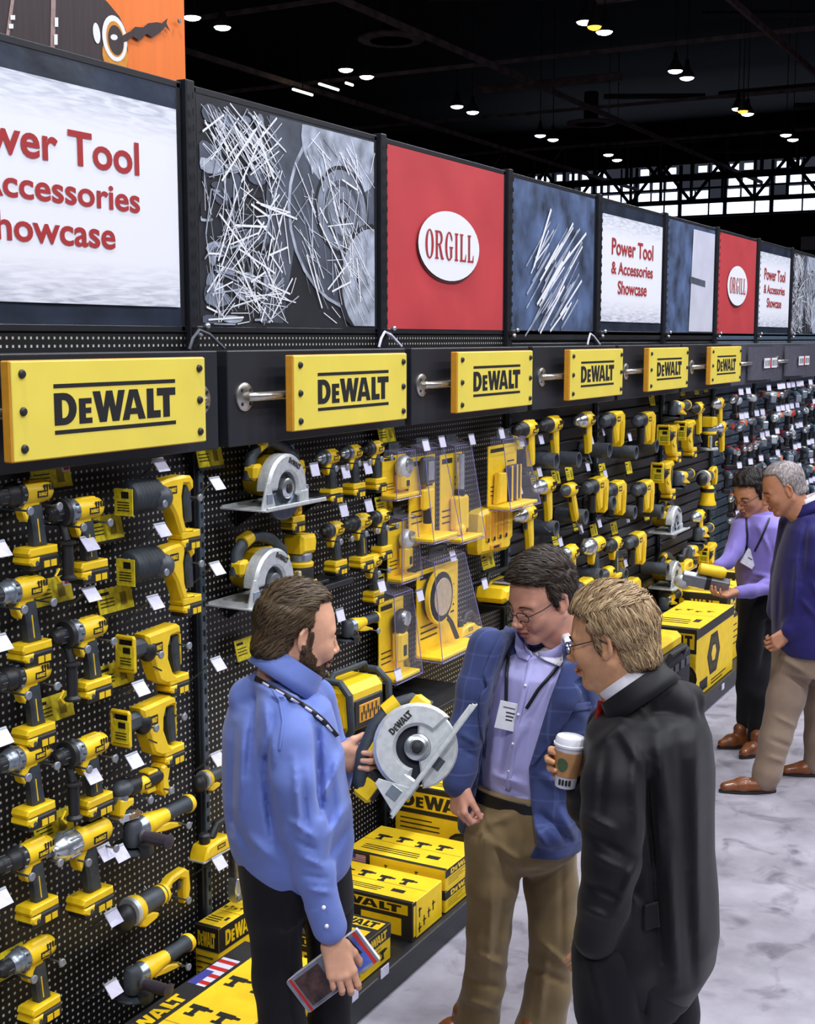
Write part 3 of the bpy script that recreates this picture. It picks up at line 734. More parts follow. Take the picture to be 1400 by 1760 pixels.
def t_drill(nose='grey', side=False, L=1.0):
    p = Parts()
    h = p('housing'); h.lathe([(-.105, .012), (-.103, .024), (-.094, .031), (-.07, .0355), (.0, .036), (.012, .033)], YEL, 18)
    h.box((-.045, 0, .030), (.07, .032, .014), YEL, bev=.005); h.box((-.03, 0, -.03), (.05, .038, .03), YEL, bev=.008)
    h.prism([(.012, -.02), (.022, -.045), (.012, -.075), (.0, -.085), (-.012, -.05), (-.03, -.03)], -.018, .018, YEL, bev=.004)
    vents(h, -.088, 4, .011, .014, .034); vents(h, -.088, 4, .011, .014, -.034)
    plate(h, -.045, -.004, .042, .02, .0362)
    g = p('gear_case'); gm = GRY if nose == 'grey' else BLK
    g.lathe([(.010, .034), (.018, .0385), (.034, .0385), (.038, .034), (.046, .035), (.066, .031), (.072, .026)], gm, 18)
    for i in range(10): a = i * 2 * PI / 10; g.box((.026, .038 * math.cos(a), .038 * math.sin(a)), (.012, .007, .007), DGR if nose == 'grey' else GRY, bev=.001)
    c = p('chuck'); c.lathe([(.070, .024), (.076, .027), (.100, .027), (.104, .023), (.120, .018), (.124, .008), (.116, .004)], BLK if nose != 'silver' else SIL, 16)
    for i in range(8): a = i * PI / 4; c.box((.088, .0268 * math.cos(a), .0268 * math.sin(a)), (.022, .004, .004), DGR, bev=.001)
    k = p('grip'); k.prism([(-.062, -.028), (-.018, -.028), (-.012, -.06), (-.022, -.10), (-.028, -.165), (-.082, -.165), (-.072, -.11)], -.0185, .0185, RUB, bev=.007)
    k.box((-.03, 0, -.118), (.008, .04, .075), YEL, T(0, 0, 0, 0, .1), .003)
    t = p('trigger'); t.prism([(-.014, -.045), (.004, -.05), (-.002, -.075), (-.018, -.08)], -.009, .009, DGR, bev=.003)
    battery(p, -.045, -.163)
    if side:
        s = p('side_handle'); s.lathe([(.052, .043), (.07, .043), (.072, .036)], BLK, 18)
        s.tube([(.061, .0, -.035), (.061, .012, -.07), (.061, .016, -.085)], [.012, .012, .013], BLK, 12)
        s.lathe([(-.085, .012), (-.088, .027), (-.094, .027), (-.098, .017), (-.14, .0185), (-.19, .017), (-.198, .026), (-.206, .024), (-.208, .01)], BLK, 16, T(.061, .018, 0), axis='Z')
        d = p('depth_hook'); d.tube([(.10, .02, -.205), (.118, .02, -.185), (.10, .02, -.165)], .004, YEL, 6)
    return p
def t_impact(nose='grey'):
    p = Parts()
    h = p('housing'); h.lathe([(-.085, .014), (-.083, .025), (-.072, .031), (-.05, .034), (.0, .034), (.008, .031)], YEL, 18)
    h.box((-.035, 0, .028), (.06, .03, .014), YEL, bev=.005); h.prism([(.012, -.02), (.02, -.04), (.012, -.07), (-.0, -.08), (-.012, -.05), (-.03, -.03)], -.017, .017, YEL, bev=.004)
    vents(h, -.072, 4, .010, .012, .032); plate(h, -.032, -.004, .036, .018, .0342)
    g = p('gear_case'); g.lathe([(.006, .033), (.012, .035), (.03, .034), (.05, .026), (.056, .018)], BLK if nose == 'black' else GRY, 18)
    g.lathe([(.030, .0352), (.036, .0356), (.042, .032)], DGR, 18)
    c = p('anvil'); c.lathe([(.054, .016), (.06, .017), (.07, .014), (.076, .010), (.077, .004)], SIL if nose != 'black' else BLK, 12)
    k = p('grip'); k.prism([(-.058, -.028), (-.016, -.028), (-.01, -.06), (-.02, -.10), (-.026, -.145), (-.078, -.145), (-.068, -.1)], -.0175, .0175, RUB, bev=.007)
    t = p('trigger'); t.prism([(-.012, -.042), (.004, -.047), (-.002, -.07), (-.016, -.075)], -.008, .008, DGR, bev=.003)
    battery(p, -.042, -.143, .07, .10)
    return p
def t_wrench():
    p = Parts()
    h = p('housing'); h.lathe([(-.135, .016), (-.132, .030), (-.12, .038), (-.08, .042), (.0, .042), (.014, .038)], YEL, 20)
    h.box((-.06, 0, .036), (.1, .022, .016), BLK, bev=.005); h.prism([(.02, -.03), (.026, -.05), (.016, -.085), (.002, -.1), (-.012, -.06), (-.03, -.035)], -.02, .02, YEL, bev=.005); plate(h, -.06, -.006, .06, .024, .0424)
    g = p('gear_case'); g.lathe([(.012, .040), (.02, .045), (.075, .044), (.085, .038), (.105, .03), (.115, .022), (.118, .018)], SIL, 20)
    for i in range(9): a = i * 2 * PI / 9; g.box((.045, .0445 * math.cos(a), .0445 * math.sin(a)), (.045, .006, .006), GRY, bev=.001)
    c = p('anvil'); c.box((.13, 0, 0), (.03, .019, .019), STL, bev=.003); c.lathe([(.114, .02), (.122, .018), (.123, .01)], STL, 14)
    k = p('grip'); k.prism([(-.07, -.034), (-.02, -.034), (-.012, -.07), (-.024, -.12), (-.032, -.19), (-.09, -.19), (-.08, -.12)], -.02, .02, RUB, bev=.008)
    t = p('trigger'); t.prism([(-.014, -.055), (.006, -.06), (.0, -.09), (-.02, -.095)], -.01, .01, DGR, bev=.003)
    battery(p, -.05, -.187, .085, .135)
    return p
def dhandle(mb, x0, x1, z0, z1, m, t_=.03, w_=.018):
    mb.prism([(x0, z1), (x1 - .02, z1), (x1, z1 - .02), (x1, z0 + .01), (x1 - .015, z0), (x1 - t_ * .9, z0), (x1 - t_, z1 - t_), (x0, z1 - t_ * .9)], -w_, w_, m, bev=.006)
def t_recip():
    p = Parts()
    b = p('rubber_boot'); pr = [(.03, .050)]
    for i in range(7): pr += [(.042 + i * .018, .056), (.050 + i * .018, .051)]
    pr += [(.168, .048), (.176, .036)]
    b.lathe(pr, RUB, 18); b.ball((.03, .022, -.014), (.046, .048, .044), DGR)
    s = p('shoe'); s.box((.19, 0, -.004), (.006, .05, .075), STL, bev=.002); s.tube([(.17, .018, 0), (.19, .018, 0)], .006, STL, 8); s.tube([(.17, -.018, 0), (.19, -.018, 0)], .006, STL, 8)
    c = p('warning_card'); c.box((.196, .012, -.012), (.003, .075, .088), YCARD, bev=0); c.box((.1985, .02, .012), (.001, .03, .022), INK, bev=0)
    for i in range(4): c.box((.1985, .012, -.012 - i * .009), (.001, .05, .003), INK, bev=0)
    h = p('housing'); h.prism([(.035, .036), (-.02, .046), (-.10, .05), (-.135, .046), (-.15, .03), (-.15, .0), (-.132, -.01), (-.12, .016), (-.095, .018), (-.085, -.02), (-.09, -.09), (-.105, -.135), (-.14, -.14), (-.15, -.152), (-.075, -.152), (-.045, -.08), (-.02, -.045), (.035, -.036)], -.032, .032, YEL, bev=.009)
    plate(h, -.03, .006, .045, .026, .0323)
    g = p('grip'); g.prism([(-.148, .02), (-.118, .012), (-.108, -.04), (-.116, -.115), (-.152, -.118), (-.15, -.05)], -.022, .022, RUB, bev=.008)
    t = p('trigger'); t.prism([(-.11, .004), (-.098, .0), (-.098, -.028), (-.108, -.03)], -.009, .009, YEL, bev=.003)
    battery(p, -.128, -.145, .07, .10)
    return p
def t_jigsaw():
    p = Parts()
    s = p('shoe'); 
    for sy in (-.036, .036): s.box((.155, sy, -.012), (.014, .014, .12), YEL, bev=.005)
    for sz in (-.066, .044): s.box((.155, 0, sz), (.014, .08, .016), YEL, bev=.005)
    s.box((.145, 0, -.012), (.006, .06, .10), BLK, bev=.001)
    c = p('warning_card'); c.box((.166, .01, -.018), (.003, .07, .078), YCARD, bev=0); c.box((.1683, .015, .004), (.001, .03, .02), INK, bev=0)
    for i in range(3): c.box((.1683, .01, -.022 - i * .010), (.001, .045, .003), INK, bev=0)
    b = p('gear_neck'); b.box((.10, 0, -.002), (.10, .05, .06), DGR, bev=.014); b.ball((.055, .006, -.018), (.03, .036, .04), BLK)
    h = p('housing'); h.prism([(.085, .04), (-.08, .048), (-.098, .036), (-.1, .006), (-.075, .012), (-.045, .01), (-.032, -.02), (-.03, -.06), (-.055, -.12), (-.09, -.145), (-.07, -.158), (-.01, -.15), (.025, -.13), (.042, -.09), (.065, -.025)], -.033, .033, YEL, bev=.010)
    plate(h, .03, -.012, .046, .032, .0333)
    for i in range(3): h.box((-.02 + i * .012, .0335, -.09), (.026, .002, .004), INK, T(0, 0, 0, 0, -.5), 0)
    g = p('grip'); g.prism([(-.1, .012), (-.074, .01), (-.066, -.04), (-.078, -.125), (-.112, -.125), (-.106, -.04)], -.019, .019, RUB, bev=.007); g.box((-.114, 0, -.05), (.008, .03, .11), YEL, bev=.003)
    t = p('trigger'); t.box((-.064, 0, -.012), (.014, .018, .03), DGR, bev=.004)
    battery(p, -.085, -.135, .07, .10)
    return p
def t_multi():
    p = Parts()
    h = p('housing'); h.lathe([(-.13, .02), (-.125, .03), (-.09, .03), (-.02, .027), (.05, .032), (.065, .03)], BLK, 18)
    h.prism([(-.135, .03), (-.10, .04), (-.085, .03), (-.08, -.05), (-.10, -.075), (-.13, -.07), (-.12, -.02)], -.03, .03, YEL, bev=.008); h.ball((.0, .008, -.004), (.032, .03, .03), YEL); h.box((-.045, 0, .026), (.05, .05, .012), YEL, bev=.004); plate(h, -.0, -.004, .034, .018, .0372)
    d = p('gear_head'); d.ball((.085, 0, .004), (.045, .034, .03), DGR); d.lathe([(-.05, .024), (-.02, .028), (.0, .028)], GRY, 14, T(.1, 0, -.01), axis='Z')
    f = p('blade_guard'); f.prism([(.06, -.03), (.125, -.02), (.13, -.07), (.115, -.085), (.1, -.06), (.06, -.05)], -.028, .028, YEL, bev=.005)
    b = p('blade'); b.prism([(.02, -.09), (.11, -.075), (.13, -.085), (.12, -.1), (.03, -.11)], -.02, .02, SIL, bev=.001); b.box((.05, .012, -.095), (.06, .02, .02), mat('sandpaper', rgb(150, 116, 84), .9), bev=.003)
    l = p('lever'); l.prism([(-.07, -.03), (-.02, -.035), (-.03, -.048), (-.075, -.05)], -.012, .012, YEL, bev=.003)
    return p
def t_grinder(side=True, dh=False):
    p = Parts()
    h = p('housing'); h.lathe([(.075, .036), (.065, .040), (.03, .036), (-.02, .028), (-.05, .026)], YEL, 18); h.prism([(.0, -.02), (-.05, -.024), (-.12, -.05), (-.118, -.06), (-.03, -.05), (.03, -.036)], -.02, .02, YEL, bev=.005)
    g = p('grip'); g.lathe([(-.045, .026), (-.06, .027), (-.14, .025), (-.165, .031), (-.172, .02)], RUB if not dh else DGR, 16)
    e_ = p('end_cap'); e_.lathe([(-.165, .032), (-.175, .034), (-.188, .03), (-.19, .015)], YEL, 16)
    d = p('gear_head'); d.lathe([(.072, .038), (.08, .037), (.10, .03), (.13, .026), (.14, .016)], GRY, 16); d.lathe([(-.05, .03), (-.03, .034), (.02, .032), (.034, .024), (.036, .01)], DGR, 16, T(.12, 0, -.0), axis='Z')
    u = p('wheel_guard'); n = 20
    vs = []; fs = []
    for i in range(n + 1):
        a = math.radians(60 + 240 * i / n)
        for r, z in ((.066, -.045), (.068, -.075), (.066, -.045)): vs.append((.12 + r * math.cos(a), r * math.sin(a), z))
    for i in range(n):
        fs.append((3 * i, 3 * i + 3, 3 * i + 4, 3 * i + 1))
    u.add(vs, fs, BLK)
    u.add([(.12, 0, -.045)] + [(.12 + .067 * math.cos(math.radians(60 + 240 * i / n)), .067 * math.sin(math.radians(60 + 240 * i / n)), -.045) for i in range(n + 1)], [(0, i + 1, i + 2) for i in range(n)], BLK)
    w_ = p('wheel'); w_.lathe([(-.068, .02), (-.068, .06), (-.062, .061), (-.06, .02)], DGR, 24, T(.12, 0, 0), axis='Z')
    if side:
        s = p('side_handle'); s.lathe([(.03, .010), (.045, .024), (.052, .018), (.09, .021), (.14, .019), (.152, .026), (.158, .014)], mat('handle_plum', rgb(56, 50, 60), .5), 14, T(.12, 0, -.01, 0, 0, 0), axis='Y')
    return p
def t_tube_tool():
    p = Parts()
    b = p('barrel'); b.lathe([(-.06, .030), (-.05, .034), (.06, .035), (.075, .038)], DGR, 18); b.lathe([(-.058, .0352), (-.05, .0356), (-.046, .0352)], YEL, 18); b.lathe([(-.04, .0352), (-.034, .0358), (-.028, .0354)], YEL, 18)
    h = p('front_housing'); h.lathe([(.07, .038), (.078, .046), (.095, .05), (.11, .044)], YEL, 18); h.prism([(.08, -.03), (.02, -.035), (-.01, -.05), (.0, -.065), (.06, -.075), (.09, -.06)], -.022, .022, YEL, bev=.005)
    r = p('guard_ring'); r.lathe([(.108, .05), (.116, .051), (.122, .046)], ALU, 18)
    d = p('gear_head'); d.ball((.145, 0, -.01), (.045, .038, .045), BLK)
    k = p('d_handle'); k.prism([(-.055, .03), (-.09, .05), (-.16, .055), (-.185, .035), (-.19, -.03), (-.175, -.07), (-.155, -.075), (-.15, -.03), (-.155, .015), (-.13, .028), (-.09, .022), (-.06, -.01)], -.02, .02, YEL, bev=.007)
    t = p('trigger'); t.box((-.14, 0, .0), (.014, .018, .035), DGR, bev=.004)
    f = p('switch'); f.box((.0, 0, -.04), (.05, .026, .02), BLK, bev=.005)
    return p
def ring_sector(mb, cx, cz, r0, r1, a0, a1, y0, y1, m, M=None, n=22, bev=.003):
    pts = [(cx + r1 * math.cos(math.radians(a0 + (a1 - a0) * i / n)), cz + r1 * math.sin(math.radians(a0 + (a1 - a0) * i / n))) for i in range(n + 1)]
    pts += [(cx + r0 * math.cos(math.radians(a1 + (a0 - a1) * i / n)), cz + r0 * math.sin(math.radians(a1 + (a0 - a1) * i / n))) for i in range(n + 1)]
    mb.prism(pts, y0, y1, m, M, bev)
def t_circ(open_guard=False, flip=False):
    """circular saw, +X forward, blade on the +Y side"""
    p = Parts()
    g = p('upper_guard'); ring_sector(g, 0, 0, .052, .108, 0 if not open_guard else -10, 205, .0, .052, ALU, bev=.008); g.prism([(.055 * math.cos(a), .055 * math.sin(a)) for a in np.linspace(0, PI * 1.1, 14)], .0, .006, ALU, bev=.001)
    g.box((-.09, .03, -.035), (.05, .05, .05), ALU, bev=.006)
    vs, fs = logo_geo(.07, .017, False); g.add([(-v[0] * (-1 if flip else 1), 0, v[1]) for v in vs], fs, INK, T(.023, .0535, .068, 0, .13) if flip else T(-.035, .0535, .075, 0, -.45))
    b = p('blade'); pts = []
    for i in range(48):
        a = 2 * PI * i / 48; pts += [(.09 * math.cos(a), .09 * math.sin(a)), (.094 * math.cos(a + .05), .094 * math.sin(a + .05))]
    b.prism(pts, .022, .026, mat('blade_dark', rgb(58, 60, 68), .35, .6), bev=.0006); 
    a_ = p('arbor'); a_.lathe([(.02, .032), (.05, .032), (.053, .026), (.054, .018), (.048, .016), (.048, .004)], SIL, 20, axis='Y'); a_.lathe([(.05, .014), (.058, .012), (.06, .004)], BLK, 10, axis='Y')
    l = p('lower_guard')
    if open_guard: ring_sector(l, 0, 0, .03, .1, 225, 395, .028, .044, ALU, bev=.004); l.box((.0, .046, -.06), (.03, .004, .03), DGR, bev=.001)
    else: ring_sector(l, 0, 0, .05, .1, 190, 350, .02, .04, mat('guard_blue_grey', rgb(84, 92, 108), .35, .6), bev=.004)
    m_ = p('motor'); m_.lathe([(-.115, .02), (-.11, .038), (-.09, .046), (-.005, .048), (.002, .05)], YEL, 20, T(-.02, 0, .015), axis='Y'); m_.box((-.05, -.05, .075), (.09, .085, .05), YEL, bev=.012); vents(m_, -.05, 4, .01, .03, -.096)
    zz = .80 if flip else 1.0
    h = p('handle'); h.tube([(x_, y_, z_ * (zz if z_ > .06 else 1)) for x_, y_, z_ in ((.10, -.03, .03), (.085, -.03, .10), (.045, -.03, .135), (-.02, -.03, .142), (-.09, -.03, .12), (-.15, -.03, .075), (-.16, -.03, .05))], [.016, .019, .02, .019, .02, .022, .018], RUB, 14)
    h.tube([(.06, -.03, .128 * zz), (.02, -.03, .142 * zz)], [.024, .022], YEL, 12); h.box((.085, -.02, .055), (.05, .05, .05), YEL, bev=.01)
    bt = p('battery'); bt.box((-.14, -.05, .035), (.075, .07, .06), BLK, bev=.008); bt.box((-.155, -.05, .035), (.06, .074, .05), YEL, bev=.008)
    s = p('shoe'); sw_ = .17 if not flip else .12; s.box((.0, .085 - sw_ / 2, -.052), (.34, sw_, .005), ALU, bev=.001); s.box((.0, .083, -.047), (.33, .006, .010), ALU, bev=.001); s.box((.0, .087 - sw_, -.047), (.33, .006, .010), ALU, bev=.001)
    br = p('bevel_bracket'); br.prism([(.16, -.05), (.085, -.05), (.115, .03), (.13, .03)], .055, .062, ALU, bev=.001); br.box((.12, .063, -.02), (.03, .003, .03), GRY, bev=.001)
    return p
def t_stick():
    """upright right-angle tool: nose at the top"""
    p = Parts()
    h = p('head_housing'); h.prism([(-.036, .02), (.03, .02), (.04, .0), (.045, -.03), (.03, -.045), (-.04, -.045), (-.048, -.02)], -.03, .03, YEL, bev=.009)
    n = p('chuck'); n.lathe([(.018, .02), (.03, .022), (.055, .02), (.065, .014), (.067, .005)], GRY, 14, axis='Z'); n.tube([(0, 0, .06), (.03, .01, .085), (.05, .012, .08)], [.006, .005, .004], mat('bit_blue_grey', rgb(120, 150, 180), .4, .4), 8)
    b = p('body'); b.prism([(-.026, -.04), (.024, -.04), (.026, -.12), (.022, -.20), (-.024, -.20), (-.028, -.12)], -.026, .026, YEL, bev=.010); b.box((.0, .0275, -.12), (.022, .003, .12), YELE, bev=0); b.box((-.02, 0, -.1), (.02, .055, .08), RUB, bev=.006)
    for i in range(3): b.box((.0, .0292, -.085 - i * .03), (.012, .001, .014), INK, bev=0)
    battery(p, .01, -.20, .062, .09)
    return p
def t_router():
    p = Parts()
    t = p('top_cap'); t.prism([(-.05, .10), (.045, .105), (.05, .09), (.048, .035), (-.046, .03), (-.055, .07)], -.045, .045, YEL, bev=.012)
    c = p('collar'); c.lathe([(.0, .040), (.012, .046), (.028, .046), (.034, .04)], GRY, 20, axis='Z'); c.lathe([(-.016, .05), (-.004, .052), (.002, .046)], YEL, 20, axis='Z')
    b = p('body'); b.lathe([(-.11, .046), (-.105, .052), (-.02, .05), (-.012, .046)], BLK, 20, axis='Z'); b.box((.045, .02, -.065), (.012, .03, .08), YEL, bev=.004); b.box((-.01, .05, -.08), (.05, .008, .03), YEL, bev=.003); b.box((-.01, .0545, -.08), (.034, .002, .014), INK, bev=0)
    k = p('base'); k.lathe([(-.125, .02), (-.125, .062), (-.118, .066), (-.108, .064), (-.104, .05)], ALU, 24, axis='Z'); k.box((.056, .03, -.07), (.012, .014, .09), ALU, bev=.002)
    return p
def t_corded(nose='black', steep=False):
    """corded drill with an all-yellow grip"""
    p = Parts()
    h = p('housing'); h.lathe([(-.10, .014), (-.098, .028), (-.085, .036), (-.04, .039), (.01, .039), (.02, .034)], YEL, 18); h.box((-.05, 0, .034), (.07, .035, .014), YEL, bev=.005); vents(h, -.085, 5, .011, .01, .038); plate(h, -.035, -.008, .042, .02, .0393)
    g = p('gear_case'); gm = {'black': BLK, 'silver': SIL, 'grey': GRY}[nose]; g.lathe([(.018, .036), (.03, .038), (.05, .034), (.064, .028), (.07, .02)], gm, 18)
    c = p('chuck'); c.lathe([(.068, .018), (.074, .024), (.10, .024), (.106, .019), (.118, .012), (.12, .004)], BLK if nose != 'silver' else SIL, 14)
    k = p('grip'); k.prism([(-.085, -.02), (-.03, -.03), (-.034, -.07), (-.05, -.13), (-.056, -.175), (-.092, -.172), (-.094, -.12)], -.018, .018, YEL, bev=.008)
    t = p('trigger'); t.box((-.03, 0, -.058), (.014, .016, .03), DGR, bev=.004)
    w_ = p('cord'); w_.tube([(-.075, 0, -.172), (-.075, .01, -.20), (-.05, .03, -.222), (.0, .035, -.215), (.03, .02, -.19)], .0045, DGR, 8)
    return p
def t_screwgun():
    p = Parts()
    h = p('housing'); h.lathe([(-.07, .016), (-.066, .03), (-.05, .036), (.02, .036), (.03, .03)], YEL, 16); vents(h, -.05, 4, .012, .012, .036)
    n = p('depth_nose'); n.lathe([(.028, .028), (.04, .026), (.07, .02), (.09, .014), (.094, .005)], DGR, 14)
    g = p('grip'); g.prism([(-.06, -.015), (-.02, -.025), (-.055, -.11), (-.09, -.17), (-.12, -.155), (-.095, -.09)], -.019, .019, YEL, bev=.008)
    t = p('trigger'); t.box((-.03, 0, -.05), (.014, .016, .03), BLK, bev=.004)
    c = p('cord'); c.tube([(-.105, 0, -.16), (-.125, .01, -.20), (-.15, .02, -.24)], .006, STL, 8)
    return p
def t_hammer():
    p = Parts()
    h = p('housing'); h.prism([(.02, .04), (-.11, .045), (-.14, .03), (-.145, -.02), (-.13, -.14), (-.105, -.15), (-.10, -.05), (-.085, -.02), (-.06, -.03), (-.05, -.12), (-.015, -.13), (.02, -.05)], -.036, .036, YEL, bev=.012); plate(h, -.03, .005, .05, .026, .0363)
    g = p('grip'); g.prism([(-.142, -.01), (-.112, -.02), (-.104, -.13), (-.132, -.14)], -.024, .024, RUB, bev=.006)
    n = p('barrel'); n.lathe([(.015, .04), (.03, .044), (.06, .042), (.075, .032), (.09, .030)], BLK, 18)
    c = p('chuck'); c.lathe([(.088, .034), (.098, .036), (.12, .026), (.135, .02), (.138, .008)], DGR, 16)
    s = p('side_handle'); s.lathe([(-.13, .016), (-.12, .022), (-.05, .02), (-.04, .026)], BLK, 14, T(.055, .01, 0), axis='Z')
    return p
def t_planer():
    p = Parts()
    b = p('body'); b.prism([(.14, -.02), (.12, .01), (.03, .02), (-.04, .015), (-.10, -.02), (-.15, -.03), (-.15, -.05), (.15, -.05)], -.05, .05, YEL, bev=.01); plate(b, .03, -.012, .06, .02, .0503)
    h = p('handle'); h.tube([(-.13, 0, -.03), (-.12, 0, .04), (-.07, 0, .075), (.0, 0, .07), (.04, 0, .02)], [.02, .018, .018, .02, .02], BLK, 12)
    s = p('sole'); s.box((0, 0, -.054), (.31, .09, .008), ALU, bev=.001)
    k = p('depth_knob'); k.lathe([(.015, .026), (.05, .028), (.06, .018)], BLK, 16, T(.09, 0, 0), axis='Z')
    return p
def t_sander():
    p = Parts()
    b = p('body'); b.lathe([(-.06, .06), (-.05, .062), (-.02, .05), (.03, .045), (.055, .048), (.075, .035), (.08, .015)], YEL, 20, axis='Z'); b.lathe([(.03, .047), (.045, .05), (.056, .05)], BLK, 20, axis='Z')
    d = p('pad'); d.lathe([(-.085, .06), (-.08, .066), (-.064, .066), (-.06, .05)], DGR, 22, axis='Z')
    c = p('dust_bag'); c.tube([(-.05, 0, -.02), (-.10, 0, -.01), (-.15, 0, .0)], [.02, .032, .028], BLK, 12)
    return p
def t_radio():
    p = Parts()
    b = p('body'); b.box((0, 0, 0), (.27, .19, .20), YEL, bev=.03)
    f = p('speaker_panel'); f.box((0, .094, -.02), (.21, .014, .125), BLK, bev=.012); f.box((0, .1015, -.02), (.15, .006, .075), YELE, bev=.002)
    for i in range(9): f.box((-.06 + i * .015, .105, -.02 + .012 * ((i % 2) * 2 - 1)), (.007, .002, .035), INK, bev=0)
    l = p('nameplate'); vs, fs = logo_geo(.12, .024, False); l.add([(-v[0], 0, v[1]) for v in vs], fs, INK, T(0, .0745, .0795, .72))
    for sx in (-.14, .14):
        r = p('roll_bar'); r.tube([(sx, -.09, -.10), (sx, .09, -.10), (sx * 1.02, .11, -.07), (sx * 1.02, .10, .07), (sx * .96, .05, .115), (sx * .96, -.07, .115), (sx * 1.02, -.10, .07), (sx, -.09, -.10)], .016, RUB, 10)
    h = p('handle'); h.tube([(-.135, 0, .11), (-.11, 0, .14), (.11, 0, .14), (.135, 0, .11)], .013, RUB, 10); h.tube([(.09, -.03, .12), (.12, -.03, .15), (.16, -.02, .14)], .007, STL, 8)
    k = p('knob')
    for z in (-.03, .04): k.lathe([(.15, .02), (.165, .02), (.168, .014)], YEL, 14, T(0, .03, z))
    return p
def t_charger():
    p = Parts()
    b = p('housing'); b.prism([(-.20, .13), (-.17, .14), (-.15, .12), (.16, .105), (.19, .09), (.20, -.10), (.185, -.13), (-.18, -.15), (-.21, -.13)], -.05, .05, YEL, bev=.02)
    s = p('charging_bay')
    for i in range(4): s.box((-.12 + i * .078, .052, .01), (.048, .012, .15), YELE, bev=.004); s.box((-.12 + i * .078, .058, -.058), (.018, .006, .022), INK, bev=.001)
    d = p('display_plate'); d.box((.01, .053, -.105), (.14, .01, .03), YELE, bev=.004); d.box((.01, .059, -.105), (.07, .003, .012), INK, bev=0)
    e_ = p('end_grip'); e_.tube([(-.19, .0, .12), (-.215, .03, .06), (-.215, .03, -.07), (-.19, 0, -.13)], .022, YEL, 12)
    return p
def t_vac():
    p = Parts()
    b = p('body'); b.prism([(-.16, -.05), (.14, -.05), (.17, -.02), (.15, .03), (-.13, .045), (-.18, .01)], -.09, .09, YEL, bev=.02)
    t = p('grille'); t.box((-.02, .03, .046), (.2, .10, .01), mat('grille_grey', rgb(150, 146, 150), .6), bev=.003)
    for i in range(9): t.box((-.11 + i * .022, .03, .052), (.008, .09, .003), DGR, bev=0)
    f = p('front_slot'); f.box((-.02, .09, -.008), (.2, .01, .035), BLK, bev=.004)
    h = p('handle'); h.tube([(-.15, -.03, .04), (-.12, -.03, .09), (.1, -.03, .09), (.14, -.03, .03)], .014, BLK, 10)
    return p
def t_shear():
    p = Parts()
    b = p('barrel'); b.lathe([(-.02, .026), (.0, .03), (.10, .03), (.12, .024)], STL, 16, axis='Z'); b.lathe([(.095, .0305), (.105, .032), (.112, .0305)], YEL, 16, axis='Z')
    j = p('jaw_head'); j.prism([(-.03, -.01), (.03, -.01), (.042, -.05), (.035, -.10), (.016, -.115), (.012, -.075), (-.012, -.075), (-.016, -.115), (-.035, -.10), (-.042, -.05)], -.022, .022, SIL, bev=.005)
    for sx in (-.022, .022): j.lathe([(.02, .014), (.027, .014), (.028, .006)], GRY, 12, T(sx, 0, -.085), axis='Y')
    h = p('grip'); h.tube([(0, 0, .11), (.01, -.01, .17), (.03, -.02, .23)], [.024, .026, .024], BLK, 12)
    return p
def t_compact(col, nosec, accent):
    p = Parts()
    b = p('housing'); b.lathe([(-.085, .015), (-.08, .03), (-.05, .036), (.01, .035), (.02, .028)], col, 12); b.box((-.04, 0, .02), (.06, .04, .03), accent, bev=.006)
    n = p('nose'); n.lathe([(.018, .028), (.05, .028), (.09, .018), (.095, .006)], nosec, 12)
    g = p('grip'); g.prism([(-.06, -.02), (-.02, -.025), (-.03, -.12), (-.07, -.12)], -.018, .018, BLK, bev=.005)
    k = p('battery'); k.box((-.045, 0, -.14), (.09, .06, .04), BLK, bev=.006); k.box((-.02, 0, -.138), (.03, .063, .024), accent, bev=.002)
    return p
def t_flat_tool(col, accent):
    p = Parts()
    b = p('body'); b.lathe([(-.13, .018), (-.12, .026), (.06, .03), (.10, .036), (.12, .028), (.13, .012)], col, 12); b.box((-.02, 0, 0), (.05, .064, .05), accent, bev=.006)
    n = p('cutting_head'); n.box((.13, 0, -.02), (.05, .06, .07), GRY, bev=.008)
    return p

